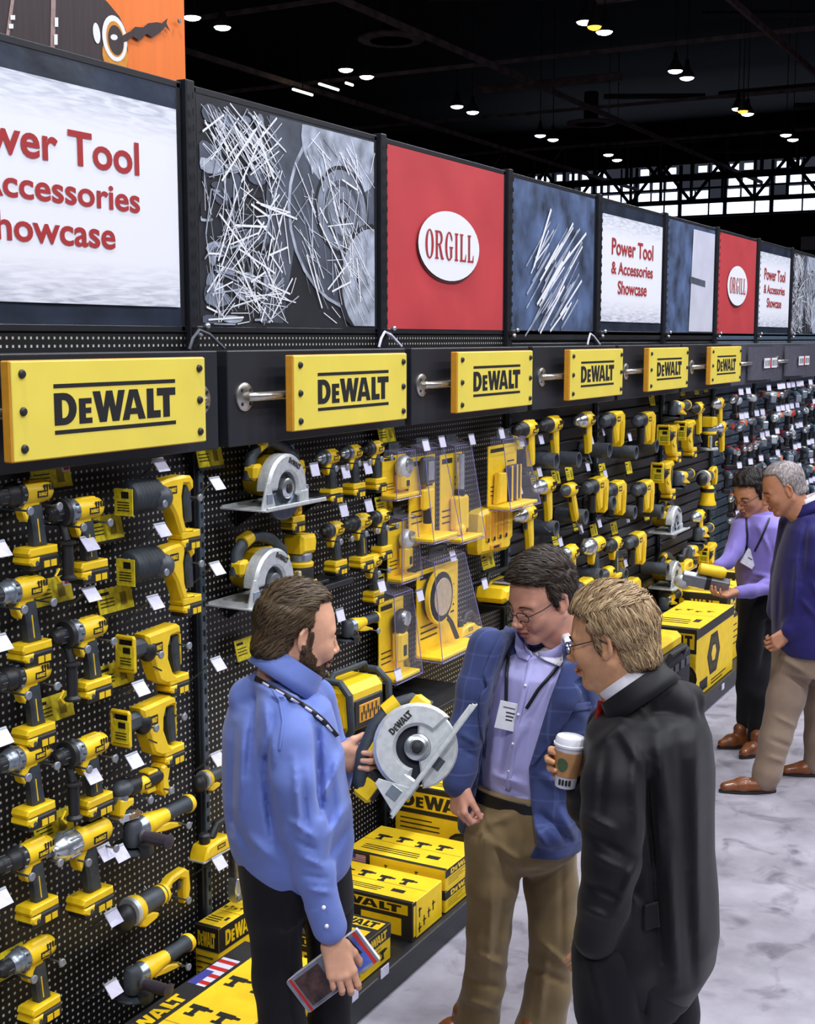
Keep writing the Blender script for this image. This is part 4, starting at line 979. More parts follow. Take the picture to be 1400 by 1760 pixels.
R0 = Matrix(((0, 1, 0, 0), (-1, 0, 0, 0), (0, 0, 1, 0), (0, 0, 0, 1)))
BUILD = {'drill_grey': ('cordless_drill', lambda: t_drill('grey')), 'drill_black': ('cordless_drill', lambda: t_drill('black')), 'hammer_drill': ('hammer_drill', lambda: t_drill('grey', True)),
         'impact': ('impact_driver', lambda: t_impact('grey')), 'impact_black': ('impact_driver', lambda: t_impact('black')), 'wrench': ('impact_wrench', t_wrench), 'recip': ('reciprocating_saw', t_recip), 'jigsaw': ('jigsaw', t_jigsaw),
         'multi': ('oscillating_tool', t_multi), 'grinder': ('angle_grinder', t_grinder), 'grinder_plain': ('angle_grinder', lambda: t_grinder(False)), 'tube_tool': ('die_grinder', t_tube_tool), 'circ': ('circular_saw', t_circ), 'circ_open': ('circular_saw', lambda: t_circ(True)),
         'stick': ('cutout_tool', t_stick), 'router': ('compact_router', t_router), 'corded': ('corded_drill', t_corded), 'corded_silver': ('corded_drill', lambda: t_corded('silver')), 'screwgun': ('screw_gun', t_screwgun), 'hammer': ('rotary_hammer', t_hammer),
         'planer': ('planer', t_planer), 'sander': ('sander', t_sander), 'radio': ('jobsite_radio', t_radio), 'charger': ('charging_station', t_charger), 'vac': ('portable_vacuum', t_vac), 'shear': ('pipe_shear', t_shear),
         'c_grey': ('small_power_tool', lambda: t_compact(DGR, GRY, RED)), 'c_red': ('small_power_tool', lambda: t_compact(RED, SIL, BLK)), 'c_silver': ('small_power_tool', lambda: t_compact(ALU, SIL, DGR)), 'c_orange': ('small_power_tool', lambda: t_compact(DGR, SIL, ORN)), 'f_grey': ('small_power_tool', lambda: t_flat_tool(DGR, RED)), 'f_white': ('small_power_tool', lambda: t_flat_tool(ALU, ORN)), 'f_teal': ('small_power_tool', lambda: t_flat_tool(mat('tool_slate', rgb(70, 92, 108), .4), GRY))}
CAT = {'cordless_drill': 'drill', 'hammer_drill': 'drill', 'impact_driver': 'impact driver', 'impact_wrench': 'impact wrench', 'reciprocating_saw': 'saw', 'jigsaw': 'saw', 'oscillating_tool': 'multi tool', 'angle_grinder': 'grinder', 'die_grinder': 'grinder', 'circular_saw': 'saw', 'cutout_tool': 'cutting tool', 'compact_router': 'router', 'corded_drill': 'drill', 'screw_gun': 'screwdriver', 'rotary_hammer': 'hammer drill', 'planer': 'planer', 'sander': 'sander', 'jobsite_radio': 'radio', 'charging_station': 'charger', 'portable_vacuum': 'vacuum', 'pipe_shear': 'cutter', 'small_power_tool': 'power tool'}
GRP = {'cordless_drill': 'cordless drills on hooks', 'hammer_drill': 'hammer drills with side handles', 'impact_driver': 'impact drivers on hooks', 'reciprocating_saw': 'reciprocating saws on hooks', 'jigsaw': 'jigsaws on hooks', 'angle_grinder': 'angle grinders on hooks', 'circular_saw': 'circular saws on shelves', 'corded_drill': 'corded drills on tubes', 'rotary_hammer': 'rotary hammers on tubes', 'small_power_tool': 'small tools in the far bays', 'sander': 'sanders', 'planer': 'planers'}
PROTO = {}
def tool(kind, M, label, scale=1.0, group=None):
    nm, fn = BUILD[kind]
    if kind not in PROTO:
        PROTO[kind] = fn().make(nm); o = PROTO[kind]
    else: o = copy_tree(PROTO[kind])
    o.matrix_world = M @ Matrix.Scale(scale, 4)
    tag(o, label, CAT[nm], group or GRP.get(nm))
    return o
def place(kind, px, py, label, dep=.12, roll=0, yaw=0, scale=1.0, rx=0, group=None):
    P = onx(px, py, dep)
    M = T(*P) @ R0 @ Matrix.Rotation(math.radians(yaw), 4, 'Z') @ Matrix.Rotation(math.radians(-roll), 4, 'Y') @ Matrix.Rotation(math.radians(rx), 4, 'X')
    return tool(kind, M, label, scale, group)
HOOK = None
def hook(P, length, label):
    """peg hook: rod from the board, grey round tip"""
    global HOOK
    key = round(length, 2)
    if HOOK is None: HOOK = {}
    if key not in HOOK:
        e = empty('peg_hook'); r = MB(); r.tube([(-key, 0, .012), (-key + .01, 0, 0), (-.004, 0, 0)], .0035, STL, 6); r.build('rod', e)
        d = MB(); d.lathe([(-.006, .006), (-.004, .0125), (.002, .0135), (.004, .011)], CHR, 12); d.build('round_tip', e); HOOK[key] = e; o = e
    else: o = copy_tree(HOOK[key])
    o.location = P; tag(o, label, 'hook', 'peg hooks with round tips'); return o
def hooks_for(px, py, dep, what, xs=(.035, -.085), z=-.045):
    P = onx(px, py, dep); k = 0
    for s, side in zip(xs, ('nose', 'back')):
        hook((dep + .062, P[1] - s, P[2] + z), dep + .06, 'grey peg hook under the %s of the %s' % (side, what))

# near pegboard bay: three columns of tools hanging nose to the left
A = [('drill_black', 55, 845, 'top'), ('drill_grey', 45, 1012, 'second from top'), ('drill_black', 52, 1158, 'third from top'), ('drill_grey', 52, 1297, 'fourth from top'), ('drill_black', 58, 1466, 'fifth from top'), ('drill_grey', 62, 1640, 'lowest')]
for kind, px, py, w_ in A:
    px -= 16; py += 3
    c_ = 'black nosed' if kind == 'drill_black' else 'grey nosed'
    place(kind, px, py, '%s yellow cordless drill, %s of the left edge column' % (c_, w_), .13)
    hooks_for(px, py, .13, '%s drill, left edge column' % w_)
for px, py, w_ in ((130, 877, 'top'), (137, 1084, 'middle'), (140, 1288, 'lower')):
    place('hammer_drill', px, py, 'yellow hammer drill with black side handle, %s one of the three' % w_, .15); hooks_for(px, py, .15, '%s hammer drill with side handle' % w_)
place('wrench', 133, 1444, 'yellow impact wrench with large silver nose under the hammer drills', .15); hooks_for(133, 1444, .15, 'silver nosed impact wrench', (.02, -.11), -.055)
for px, py, w_ in ((274, 846, 'top one'), (277, 962, 'second one')):
    place('recip', px, py, 'yellow reciprocating saw with ribbed black boot, %s by the bay upright' % w_, .14, scale=1.0); hooks_for(px, py, .14, '%s of the ribbed boot saws' % w_, (.05, -.14), -.03)
for px, py, w_ in ((268, 1102, 'upper'), (260, 1226, 'lower')):
    place('jigsaw', px, py, 'yellow jigsaw with square yellow front shoe, %s of the pair' % w_, .14); hooks_for(px, py, .14, '%s square shoe saw' % w_, (.05, -.1), -.03)
place('multi', 240, 1345, 'black and yellow oscillating tool with sanding blade below the square shoe saws', .14); hooks_for(240, 1345, .14, 'oscillating tool', (.02, -.09), -.045)
place('grinder', 268, 1408, 'yellow angle grinder with grey grip and plum side handle, highest grinder', .15, rx=0); hooks_for(268, 1408, .15, 'highest grinder', (-.1,), -.045)
place('tube_tool', 262, 1545, 'grey barrelled grinder with yellow loop handle between two grinders', .14); hooks_for(262, 1545, .14, 'grey barrelled grinder', (-.12,), -.04)
place('grinder', 268, 1655, 'yellow angle grinder with dark head, lowest by the upright', .15); hooks_for(268, 1655, .15, 'lowest grinder', (-.1,), -.045)

# second bay
def shelf_plate(px0, px1, py, dep, label, y_off=0):
    a = onx(px0, py, .02); c = onx(px1, py, .02)
    e = empty('shelf_bracket', ((0.0), (a[1] + c[1]) / 2, a[2]), label, 'shelf', 'small black shelves on the pegboard')
    s = MB(); s.box((dep / 2, 0, -.004), (dep, c[1] - a[1], .008), STEELB, bev=.002); s.box((dep - .004, 0, -.012), (.006, c[1] - a[1], .024), STEELB, bev=.002); s.build('plate', e)
    for sy in (-1, 1):
        g = MB(); g.prism([(0, -.01), (dep * .8, -.012), (0, -.09)], -.004, .004, STEELB, T(0, sy * (c[1] - a[1]) * .42, 0)); g.build('bracket', e)
    return e
def saw_on_shelf(px, py, px0, px1, label, shelf_label, sc=1.22):
    o = place('circ', px, py, label, .15, scale=sc)
    a = onx(px0, py, .02); c = onx(px1, py, .02); z = o.location.z - .0548 * sc
    e = empty('shelf_bracket', (0, (a[1] + c[1]) / 2, z), shelf_label, 'shelf', 'small black shelves on the pegboard')
    s = MB(); s.box((.075, 0, -.006), (.15, c[1] - a[1], .012), STEELB, bev=.002); s.build('plate', e)
    for sy in (-1, 1):
        g = MB(); g.prism([(0, -.012), (.12, -.012), (0, -.09)], -.004, .004, STEELB, T(0, sy * (c[1] - a[1]) * .42, 0)); g.build('bracket', e)
saw_on_shelf(472, 838, 400, 540, 'circular saw with silver guard and grey handle on the upper black shelf', 'black shelf under the upper circular saw')
saw_on_shelf(450, 1000, 385, 520, 'circular saw with silver guard partly behind the head of the man in blue', 'black shelf under the circular saw beside the head of the man in blue')
place('stick', 505, 800, 'upright yellow cutting tool with grey blue bit beside the upper circular saw', .09); hook((.15, onx(505, 815, .09)[1] + .0, onx(505, 815, .09)[2] - .05), .15, 'grey tipped peg hook at the upright cutting tool')
for i, (kind, px, py, w_) in enumerate([('impact', 572, 783, 'first in the top row of three'), ('impact', 612, 775, 'second in the top row of three'), ('impact_black', 650, 768, 'third in the top row of three'), ('impact_black', 580, 908, 'first in lower row by the router'), ('drill_black', 624, 895, 'in the lower row with long nose'), ('impact_black', 660, 886, 'at the end of the lower row'), ('impact', 646, 963, 'lowest, left of the carded inspection light')]):
    px -= 12; py += 3
    place(kind, px, py, 'yellow %s, %s' % ('impact driver' if 'impact' in kind else 'drill', w_), .12, scale=.92); hooks_for(px, py, .12, 'driver %s' % w_, (.02, -.07), -.042)
shelf_plate(495, 560, 1006, .16, 'narrow black shelf holding the compact router')
place('router', 515, 965, 'yellow topped compact router with black body on narrow shelf', .09, scale=1.1)
place('grinder_plain', 617, 1071, 'black nosed yellow tool at the forehead of the man in blue', .13, scale=.8); hooks_for(617, 1071, .13, 'tool by the forehead of man in blue', (-.06,), -.04)
place('radio', 600, 1206, 'yellow and black jobsite radio with roll cage beside the man in blue', .22, scale=1.0, yaw=-4)
shelf_plate(540, 720, 1252, .34, 'dark shelf under the jobsite radio')
place('shear', 408, 1500, 'steel pipe shear with twin jaws hanging behind the man in blue', .12)
place('planer', 372, 1442, 'yellow planer half hidden behind the blue shirt', .12, scale=.8)
place('tube_tool', 372, 1330, 'yellow and grey grinder mostly hidden behind the blue shirt', .10, scale=.7)
# third bay
place('charger', 838, 905, 'large yellow charging station with four bays under the tall clear pack', .10, scale=.95)
place('vac', 862, 1012, 'yellow portable vacuum with grey grille behind the man in the blue blazer', .14, scale=1.0)
shelf_plate(806, 905, 1036, .28, 'black shelf under the yellow portable vacuum')
place('planer', 800, 1075, 'yellow and black tool low behind the shoulder of the man in blazer', .12, scale=.8)

# slatwall bays: corded tools on grey display tubes
TUBEP = None
def tube(px, py, label, L=.19):
    global TUBEP
    if TUBEP is None:
        e = empty('display_tube'); t = MB(); t.lathe([(0, .044), (.002, .046), (L, .046), (L, .038), (L - .02, .036)], TUBE, 20); t.build('tube', e); c = MB(); c.lathe([(L - .03, .037), (L - .028, .01)], BLK, 16); c.build('end_disc', e); TUBEP = e; o = e
    else: o = copy_tree(TUBEP)
    P = onx(px, py, .02); o.location = (.012, P[1], P[2]); tag(o, label, 'display tube', 'grey display tubes on the slatwall')
TT = [('corded', 905, 738, 'first from the left in the top slatwall row'), ('corded', 948, 730, 'second in the top slatwall row'), ('corded_silver', 1006, 722, 'third in the top slatwall row, silver nosed'), ('hammer', 1053, 722, 'fourth in the top slatwall row'), ('hammer', 1108, 722, 'fifth in the top slatwall row'),
      ('corded_silver', 936, 836, 'with silver nose in the middle slatwall row'), ('screwgun', 980, 842, 'with slanted grip in the middle slatwall row'), ('hammer', 1024, 836, 'left of three in the middle slatwall row'), ('hammer', 1056, 842, 'middle of three in the middle slatwall row'), ('hammer', 1106, 840, 'right of three in the middle slatwall row'),
      ('corded_silver', 903, 884, 'below the charging station edge'), ('corded_silver', 978, 952, 'above the blond head'), ('wrench', 1020, 938, 'with wide silver nose in the lower slatwall row'), ('drill_black', 1056, 936, 'between two larger tools in the lower slatwall row'), ('hammer', 1092, 930, 'at the right end of the lower slatwall row'),
      ('hammer', 1082, 1010, 'just above the blond head'), ('screwgun', 1046, 985, 'small one under the lower slatwall row'), ('hammer', 1000, 1012, 'dark one beside the brown haired head')]
for kind, px, py, w_ in TT:
    px -= 4
    n_ = {'corded': 'yellow corded drill', 'corded_silver': 'yellow corded drill', 'hammer': 'yellow rotary hammer with black barrel', 'screwgun': 'yellow corded screw gun', 'wrench': 'yellow impact wrench', 'drill_black': 'yellow drill with black chuck'}[kind]
    place(kind, px, py, '%s, %s' % (n_, w_), .15, scale=1.18, group='corded tools on the slatwall')
for i, (px, py) in enumerate([(905, 790), (945, 788), (1000, 772), (1048, 776), (1085, 765), (905, 905), (958, 885), (1008, 862), (1046, 878), (1095, 876), (985, 985), (1030, 985), (1105, 975), (1000, 1035)]):
    tube(px, py, 'grey round display tube on the slatwall, %s' % ['under the first corded drill', 'under the second corded drill', 'under the silver nosed corded drill', 'under the fourth top tool', 'under the fifth top tool', 'left end of the middle row', 'second of the middle row', 'third of the middle row', 'fourth of the middle row', 'right end of the middle row', 'above the blond hair at left', 'above the blond hair in the middle', 'above the blond hair at right', 'beside the brown haired head'][i])
# bay of saws and sanders under the sixth sign
SS = [('grinder_plain', 1166, 698, 'grinder, top row left'), ('corded', 1196, 702, 'corded drill, top row middle'), ('corded_silver', 1232, 694, 'silver nosed drill, top row right'), ('jigsaw', 1152, 742, 'jigsaw, second row left'), ('jigsaw', 1180, 735, 'jigsaw, second row middle'), ('router', 1218, 742, 'router, second row right'), ('corded_silver', 1236, 735, 'silver nosed drill, second row far right'),
      ('jigsaw', 1142, 806, 'silver and yellow jigsaw, third row left'), ('grinder_plain', 1172, 818, 'grinder, third row middle'), ('tube_tool', 1216, 818, 'loop handled tool, third row right'), ('sander', 1215, 853, 'round yellow sander under the loop handled tool'), ('circ', 1150, 898, 'circular saw, fourth row'), ('corded_silver', 1198, 888, 'small drill beside the fourth row circular saw'), ('grinder_plain', 1207, 912, 'grinder beside the fourth row circular saw'), ('grinder_plain', 1190, 945, 'grinder above the far grey bar'),
      ('jigsaw', 1218, 946, 'jigsaw just above the hands of the man in purple'), ('circ', 1150, 992, 'circular saw, fifth row'), ('planer', 1175, 965, 'planer between the two circular saws'), ('grinder_plain', 1150, 1028, 'low grinder beside the carton stack'), ('tube_tool', 1195, 1028, 'low loop handled tool under the far grey bar'), ('corded', 1222, 1012, 'yellow drill behind the far grey bar')]
for kind, px, py, w_ in SS:
    place(kind, px, py, 'yellow %s' % w_ if not w_.startswith(('round', 'low', 'small', 'silver', 'yellow')) else w_, .15, scale=1.15, group='tools in the bay under the sixth sign')
# far bays: small dark tools, many rows
rng = random.Random(11)
kinds = ['c_grey', 'c_grey', 'c_silver', 'c_red', 'f_grey', 'c_silver', 'f_white', 'c_orange', 'f_teal']
ROWN = ['top', 'second', 'third', 'fourth', 'fifth', 'sixth', 'seventh', 'eighth']
CN = {'c_grey': 'dark grey power tool with red accent', 'c_red': 'red power tool with silver nose', 'c_silver': 'silver power tool', 'c_orange': 'dark power tool with orange accent', 'f_grey': 'long dark grey power tool', 'f_white': 'long pale power tool with orange band', 'f_teal': 'long slate coloured power tool'}
BN = ['first', 'second', 'third', 'fourth']
for k in range(4):
    for r in range(8):
        z = 1.98 - r * .205
        ncol = 7 if k < 2 else 6
        for c_ in range(ncol):
            y = yb(5 + k) + .12 + (BW - .2) * (c_ + .5) / ncol + rng.uniform(-.02, .02)
            if rng.random() < .06: continue
            kd = rng.choice(kinds)
            M = T(.14 + rng.uniform(-.03, .03), y, z + rng.uniform(-.02, .02)) @ R0 @ Matrix.Rotation(rng.uniform(-.2, .9), 4, 'Z') @ Matrix.Rotation(rng.uniform(-.2, .2), 4, 'Y')
            tool(kd, M, '%s, %s row of the %s far bay' % (CN[kd], ROWN[r], BN[k]), 1.0)
# ------------------------------------------------------------------ shelf cards and price tags
CARDP = {}
def spec_card(px, py, label, wpx=.17, h=.085, dep=.05, tilt=12, ins='plain'):
    key = (wpx, h, ins)
    if key not in CARDP:
        e = empty('spec_card'); b = MB(); b.box((0, 0, 0), (.003, wpx, h), YCARD, bev=0); b.build('card', e)
        t = MB(); t.box((.002, -wpx * .3, h * .3), (.001, wpx * .28, h * .12), INK, bev=0)
        for i in range(3): t.box((.002, -wpx * .25, h * (.08 - i * .14)), (.001, wpx * .4, h * .04), INK, bev=0)
        t.box((.002, wpx * .22, -.002), (.001, wpx * .18, h * .5), mat('card_olive', rgb(150, 132, 36), .6), bev=0)
        t.build('print', e)
        if ins == 'flag':
            f = MB(); f.box((.0025, wpx * .38, h * .28), (.001, wpx * .2, h * .38), LAV, bev=0); f.box((.003, wpx * .4, h * .2), (.001, wpx * .14, h * .1), RED, bev=0); f.build('flag_sticker', e)
        r = MB(); r.box((-.004, 0, -h * .53), (.02, wpx * 1.03, h * .12), STEELB, bev=.002); r.build('holder', e)
        CARDP[key] = e; o = e
    else: o = copy_tree(CARDP[key])
    P = onx(px, py, dep); o.location = P; o.rotation_euler = (0, math.radians(-tilt), 0)
    tag(o, label, 'card', 'yellow spec cards on the boards'); return o
SC_ = [(88, 818, 'above the top left drill', 'flag'), (180, 908, 'between the two ribbed boot saws', 'plain'), (90, 1016, 'beside the second drill of the edge column', 'flag'), (198, 1030, 'under the lower ribbed boot saw', 'plain'), (198, 1160, 'between the square shoe jigsaws', 'flag'), (92, 1218, 'under the middle hammer drill', 'plain'), (92, 1420, 'behind the silver nosed impact wrench', 'plain'), (8, 1660, 'at the left edge by the lowest drill', 'plain'),
       (360, 783, 'beside the upright under the header of the second bay', 'plain'), (466, 783, 'above the upper circular saw', 'plain'), (425, 1114, 'at the collar of the man in blue', 'flag'), (664, 745, 'under the corner of the second yellow sign', 'plain'), (660, 868, 'above the carded inspection light', 'plain'), (664, 1000, 'under the carded inspection light', 'plain'), (705, 926, 'under the tall narrow clear pack', 'plain'), (838, 964, 'under the charging station', 'plain'), (690, 1143, 'under the lowest carded light', 'plain')]
for px, py, w_, k_ in SC_: spec_card(px, py, 'yellow printed spec card %s' % w_, ins=k_, wpx=.17 if px < 300 else .15)
for px, py, w_ in [(918, 822, 'over the middle slatwall row, left'), (955, 820, 'over the middle slatwall row, second'), (978, 814, 'over the middle slatwall row, third'), (1035, 808, 'over the middle slatwall row, fourth'), (1080, 804, 'over the middle slatwall row, right'), (990, 900, 'over the lower slatwall row, left'), (1020, 912, 'over the lower slatwall row, second'), (1055, 908, 'over the lower slatwall row, third'), (1110, 884, 'over the lower slatwall row, right'), (955, 926, 'above the brown haired head'), (1172, 672, 'under the fifth yellow sign, left'), (1196, 670, 'under the fifth yellow sign, right'), (1120, 688, 'under the fifth yellow sign corner'), (1212, 666, 'under the corner of the sixth yellow sign'), (1068, 970, 'beside the small screw gun'), (890, 760, 'under the third yellow sign corner')]:
    spec_card(px, py, 'small yellow spec card %s' % w_, wpx=.11, h=.085, dep=.06)
TAGP = None
def price_tag(px, py, label, dep=.17, tilt=35, m=None, yaw=0):
    global TAGP
    if TAGP is None:
        e = empty('price_tag'); b = MB(); b.box((0, 0, 0), (.003, .058, .048), LAV, bev=0); b.build('paper', e); r = MB(); r.tube([(-.15, 0, .02), (-.004, 0, .02)], .0032, STL, 6); r.build('hook_rod', e)
        c = MB(); c.box((.0, 0, .027), (.006, .06, .008), CHR, bev=.001); c.build('clip', e); TAGP = e; o = e
    else: o = copy_tree(TAGP)
    P = onx(px, py, dep); o.location = P; o.rotation_euler = (0, math.radians(-tilt), math.radians(yaw)); tag(o, label, 'price tag', 'white price tags on the boards'); return o
TG = [(277, 800, 'above the upper ribbed boot saw'), (280, 912, 'between the ribbed boot saw batteries'), (268, 1036, 'above the upper square shoe jigsaw'), (243, 1184, 'between the square shoe jigsaws'), (232, 1308, 'under the lower square shoe jigsaw'), (183, 1466, 'beside the impact wrench battery'), (208, 1468, 'behind the highest grinder'), (196, 1578, 'on the head of the grey barrelled grinder'), (196, 1700, 'on the head of the lowest grinder'), (155, 935, 'under the top hammer drill'), (158, 1022, 'above the middle hammer drill'), (160, 1334, 'under the lower hammer drill'), (4, 1106, 'at the left edge by the third drill'), (5, 1268, 'at the left edge by the fourth drill'), (2, 945, 'at the left edge by the top drill'), (4, 1545, 'at the left edge by the fifth drill'),
      (374, 832, 'left of the upper circular saw'), (374, 978, 'left of the lower circular saw'), (376, 1142, 'left of the blue shirt collar'), (376, 1305, 'at the back of the blue shirt'), (378, 1483, 'above the pipe shear'), (541, 808, 'right of the upright cutting tool'), (594, 812, 'under the second impact driver'), (632, 805, 'under the third impact driver'), (591, 878, 'between the impact driver rows, left'), (634, 870, 'between the impact driver rows, right'), (585, 1058, 'in front of the forehead of the man in blue'), (656, 1008, 'under the carded inspection light'), (684, 1160, 'under the lowest carded light'),
      (732, 766, 'above the tall narrow clear pack'), (760, 760, 'above the wider tall clear pack'), (811, 756, 'on an empty hook beside the wide clear pack'), (862, 746, 'above the wide clear pack'), (778, 956, 'above the large light pack'), (722, 1024, 'on the large light pack'), (896, 760, 'by the first corded drill'), (930, 756, 'by the second corded drill'), (1016, 757, 'by the fourth top slatwall tool'), (1038, 742, 'by the fifth top slatwall tool'), (1082, 752, 'under the fifth top slatwall tool'), (927, 812, 'above the middle slatwall row'), (1010, 803, 'middle of the slatwall'), (1040, 815, 'between the black barrels'), (1030, 900, 'under the middle barrel row'), (1078, 892, 'right of the middle barrel row'), (998, 910, 'at the tip of the slanted screw gun'), (1103, 952, 'right of the lower slatwall row'), (1075, 968, 'under the lower slatwall row'), (963, 932, 'above the brown haired head'), (833, 1004, 'on the vacuum'), (893, 842, 'at the corner of the wide clear pack')]
for px, py, w_ in TG: price_tag(px, py, 'white price tag on a hook %s' % w_, tilt=38 if px < 420 else 15, dep=.18 if px < 880 else .14)
for px, py, w_ in [(661, 1669, 'nearest to the carton with the small saw picture'), (608, 1712, 'closest to the printed magazine'), (1242, 1180, 'on the far deck beside the black trousers')]:
    P = onx(px, py, .65); e = empty('shelf_tag', P, 'white price tag on the deck rail %s' % w_, 'price tag', 'tags on the deck rail'); b = MB(); b.box((0, 0, 0), (.003, .06, .04), LAV, bev=0); b.build('paper', e)
# price tags of the far bays
n_ = 0
for k in range(4):
    for r in range(8):
        for c_ in range(6):
            if rng.random() < .35: continue
            y = yb(5 + k) + .12 + (BW - .2) * (c_ + .5) / 6 + rng.uniform(-.04, .04); z = 2.06 - r * .205
            o = copy_tree(TAGP); o.location = (.2, y, z); o.rotation_euler = (0, math.radians(-12), math.radians(-25)); tag(o, 'small white price tag in the %s row of the %s far bay' % (ROWN[r], BN[k]), 'price tag', 'white price tags of far bay %s row %s' % (BN[k], ROWN[r]))

# ------------------------------------------------------------------ clear packs
def clam(px0, px1, py0, py1, dep, label, kind, foot=.10, topw=.55, thick=.05):
    """clear clamshell with a yellow backing card: px0..px1 x py0..py1 at its front plane"""
    a = onx(px0, py0, dep); c = onx(px1, py1, dep)
    y0, y1, z1, z0 = a[1], c[1], a[2], c[2]; yc = (y0 + y1) / 2; W_ = y1 - y0; H_ = z1 - z0
    e = empty('clear_pack', (dep, yc, z0), label, 'packaged tool', 'clear packs in the third bay')
    b = MB(); b.box((.0, 0, H_ * .44), (.004, W_ * .92, H_ * .86), YEL, bev=0); b.box((foot * .45, 0, .012), (foot * .9, W_ * .95, .018), YEL, bev=.004); b.build('backing_card', e)
    t = MB(); t.box((.003, -W_ * .18, H_ * .80), (.001, W_ * .42, H_ * .05), INK, bev=0)
    for i in range(5): t.box((.003, W_ * .26, H_ * (.62 - i * .07)), (.001, W_ * .22, H_ * .018), INK, bev=0)
    for i in range(3): t.box((.003, -W_ * .2, H_ * (.30 - i * .06)), (.001, W_ * .36, H_ * .014), INK, bev=0)
    t.build('print', e)
    i_ = MB()
    if kind == 'light':
        i_.lathe([(.012, .02), (.014, W_ * .26), (.05, W_ * .27), (.06, W_ * .2)], BLK, 20, T(0, -W_ * .12, H_ * .58)); i_.lathe([(.058, W_ * .2), (.062, W_ * .19), (.063, .005)], mat('lamp_face', rgb(190, 170, 140), .3), 20, T(0, -W_ * .12, H_ * .58)); i_.lathe([(.03, W_ * .28), (.04, W_ * .285), (.052, W_ * .28)], YEL, 20, T(0, -W_ * .12, H_ * .58))
        i_.tube([(.04, -W_ * .05, H_ * .42), (.05, W_ * .1, H_ * .28), (.06, W_ * .2, H_ * .1)], [.012, .012, .012], BLK, 10)
    elif kind == 'long':
        i_.box((.03, 0, H_ * .72), (.035, W_ * .42, H_ * .28), DGR, bev=.01); i_.box((.05, 0, H_ * .72), (.006, W_ * .2, H_ * .2), SIL, bev=.002); i_.box((.03, 0, H_ * .42), (.03, W_ * .36, H_ * .22), YEL, bev=.008); i_.cyl((.03, 0, H_ * .16), (.03, 0, H_ * .32), .02, BLK, 12)
    elif kind == 'tubes':
        i_.cyl((.03, W_ * .16, H_ * .5), (.03, W_ * .16, H_ * .86), .022, SIL, 14); i_.cyl((.03, W_ * .16, H_ * .44), (.03, W_ * .16, H_ * .5), .026, BLK, 14); i_.box((.03, W_ * .14, H_ * .26), (.05, W_ * .5, H_ * .36), YEL, bev=.012); i_.ball((.05, 0, .05), (.03, .04, .03), YEL)
    elif kind == 'stud':
        i_.prism([(-W_ * .35, 0), (-W_ * .05, 0), (-W_ * .05, H_ * .42), (-W_ * .3, H_ * .44)], .0, .035, YEL, Matrix(((0, 1, 0, .006), (1, 0, 0, 0), (0, 0, 1, H_ * .06), (0, 0, 0, 1))), .008)
        i_.box((.03, W_ * .18, H_ * .32), (.04, W_ * .34, H_ * .5), mat('pack_navy', rgb(34, 36, 76), .4), bev=.01)
        for s in (.04, .2, .32): i_.box((.052, W_ * s, H_ * .32), (.006, W_ * .03, H_ * .5), YEL, bev=.001)
    else:
        i_.ball((.04, W_ * .1, H_ * .62), (.035, W_ * .24, W_ * .24), BLK if kind == 'gun' else ALU); i_.lathe([(.06, W_ * .15), (.075, W_ * .13), (.078, .005)], SIL, 16, T(0, W_ * .1, H_ * .66)); i_.box((.035, W_ * .1, H_ * .34), (.05, W_ * .34, H_ * .34), YEL, bev=.012); i_.box((.06, W_ * .1, H_ * .3), (.01, W_ * .1, H_ * .12), BLK, bev=.002)
    i_.build('packed_tool', e)
    s = MB(); d0, d1 = .035, foot; w0, w1 = W_ * topw * .9, W_
    vs = [(-.002, -w1 / 2, 0), (-.002, w1 / 2, 0), (-.002, w0 / 2 + W_ * .12, H_), (-.002, -w0 / 2 - W_ * .12, H_), (d1, -w1 / 2, 0), (d1, w1 / 2, 0), (d0 + .03, w0 / 2 + W_ * .1, H_ * .96), (d0 + .03, -w0 / 2 - W_ * .1, H_ * .96)]
    s.add(vs, [(0, 1, 2, 3), (4, 7, 6, 5), (0, 4, 5, 1), (1, 5, 6, 2), (2, 6, 7, 3), (3, 7, 4, 0)], CLEAR); s.build('clear_shell', e, smooth=None)
    r = MB(); rr = .0022
    for q in ((4, 5), (5, 6), (6, 7), (7, 4), (0, 4), (1, 5), (2, 6), (3, 7)): r.tube([vs[q[0]], vs[q[1]]], rr, mat('clear_rim', rgb(126, 118, 178), .2), 5)
    r.build('shell_rim', e)
    h = MB(); h.tube([(-dep, 0, H_ + .012), (.03, 0, H_ + .012), (.035, 0, H_ + .02)], .0035, STL, 6); h.box((.0, 0, H_ + .005), (.004, W_ * .4, .05), DGR, bev=.001); h.build('hang_tab', e)
clam(654, 698, 775, 850, .07, 'carded yellow gauge tool in a clear pack, left top of the third bay', 'gauge', .08)
clam(664, 700, 888, 990, .07, 'carded yellow inspection light with white dial in a narrow clear pack', 'gauge', .08)
clam(648, 694, 1018, 1152, .08, 'carded light in clear pack right of the forehead of the man in blue', 'gun', .10)
clam(700, 748, 766, 918, .10, 'tall clear pack with a long tool and dark display', 'long', .14)
clam(754, 794, 760, 920, .10, 'tall clear pack with twin silver tubes', 'tubes', .13)
clam(836, 888, 752, 862, .12, 'wide clear pack with navy striped tool above the charging station', 'stud', .14)
clam(712, 788, 962, 1100, .12, 'largest clear pack, holding a round work light', 'light', .15)

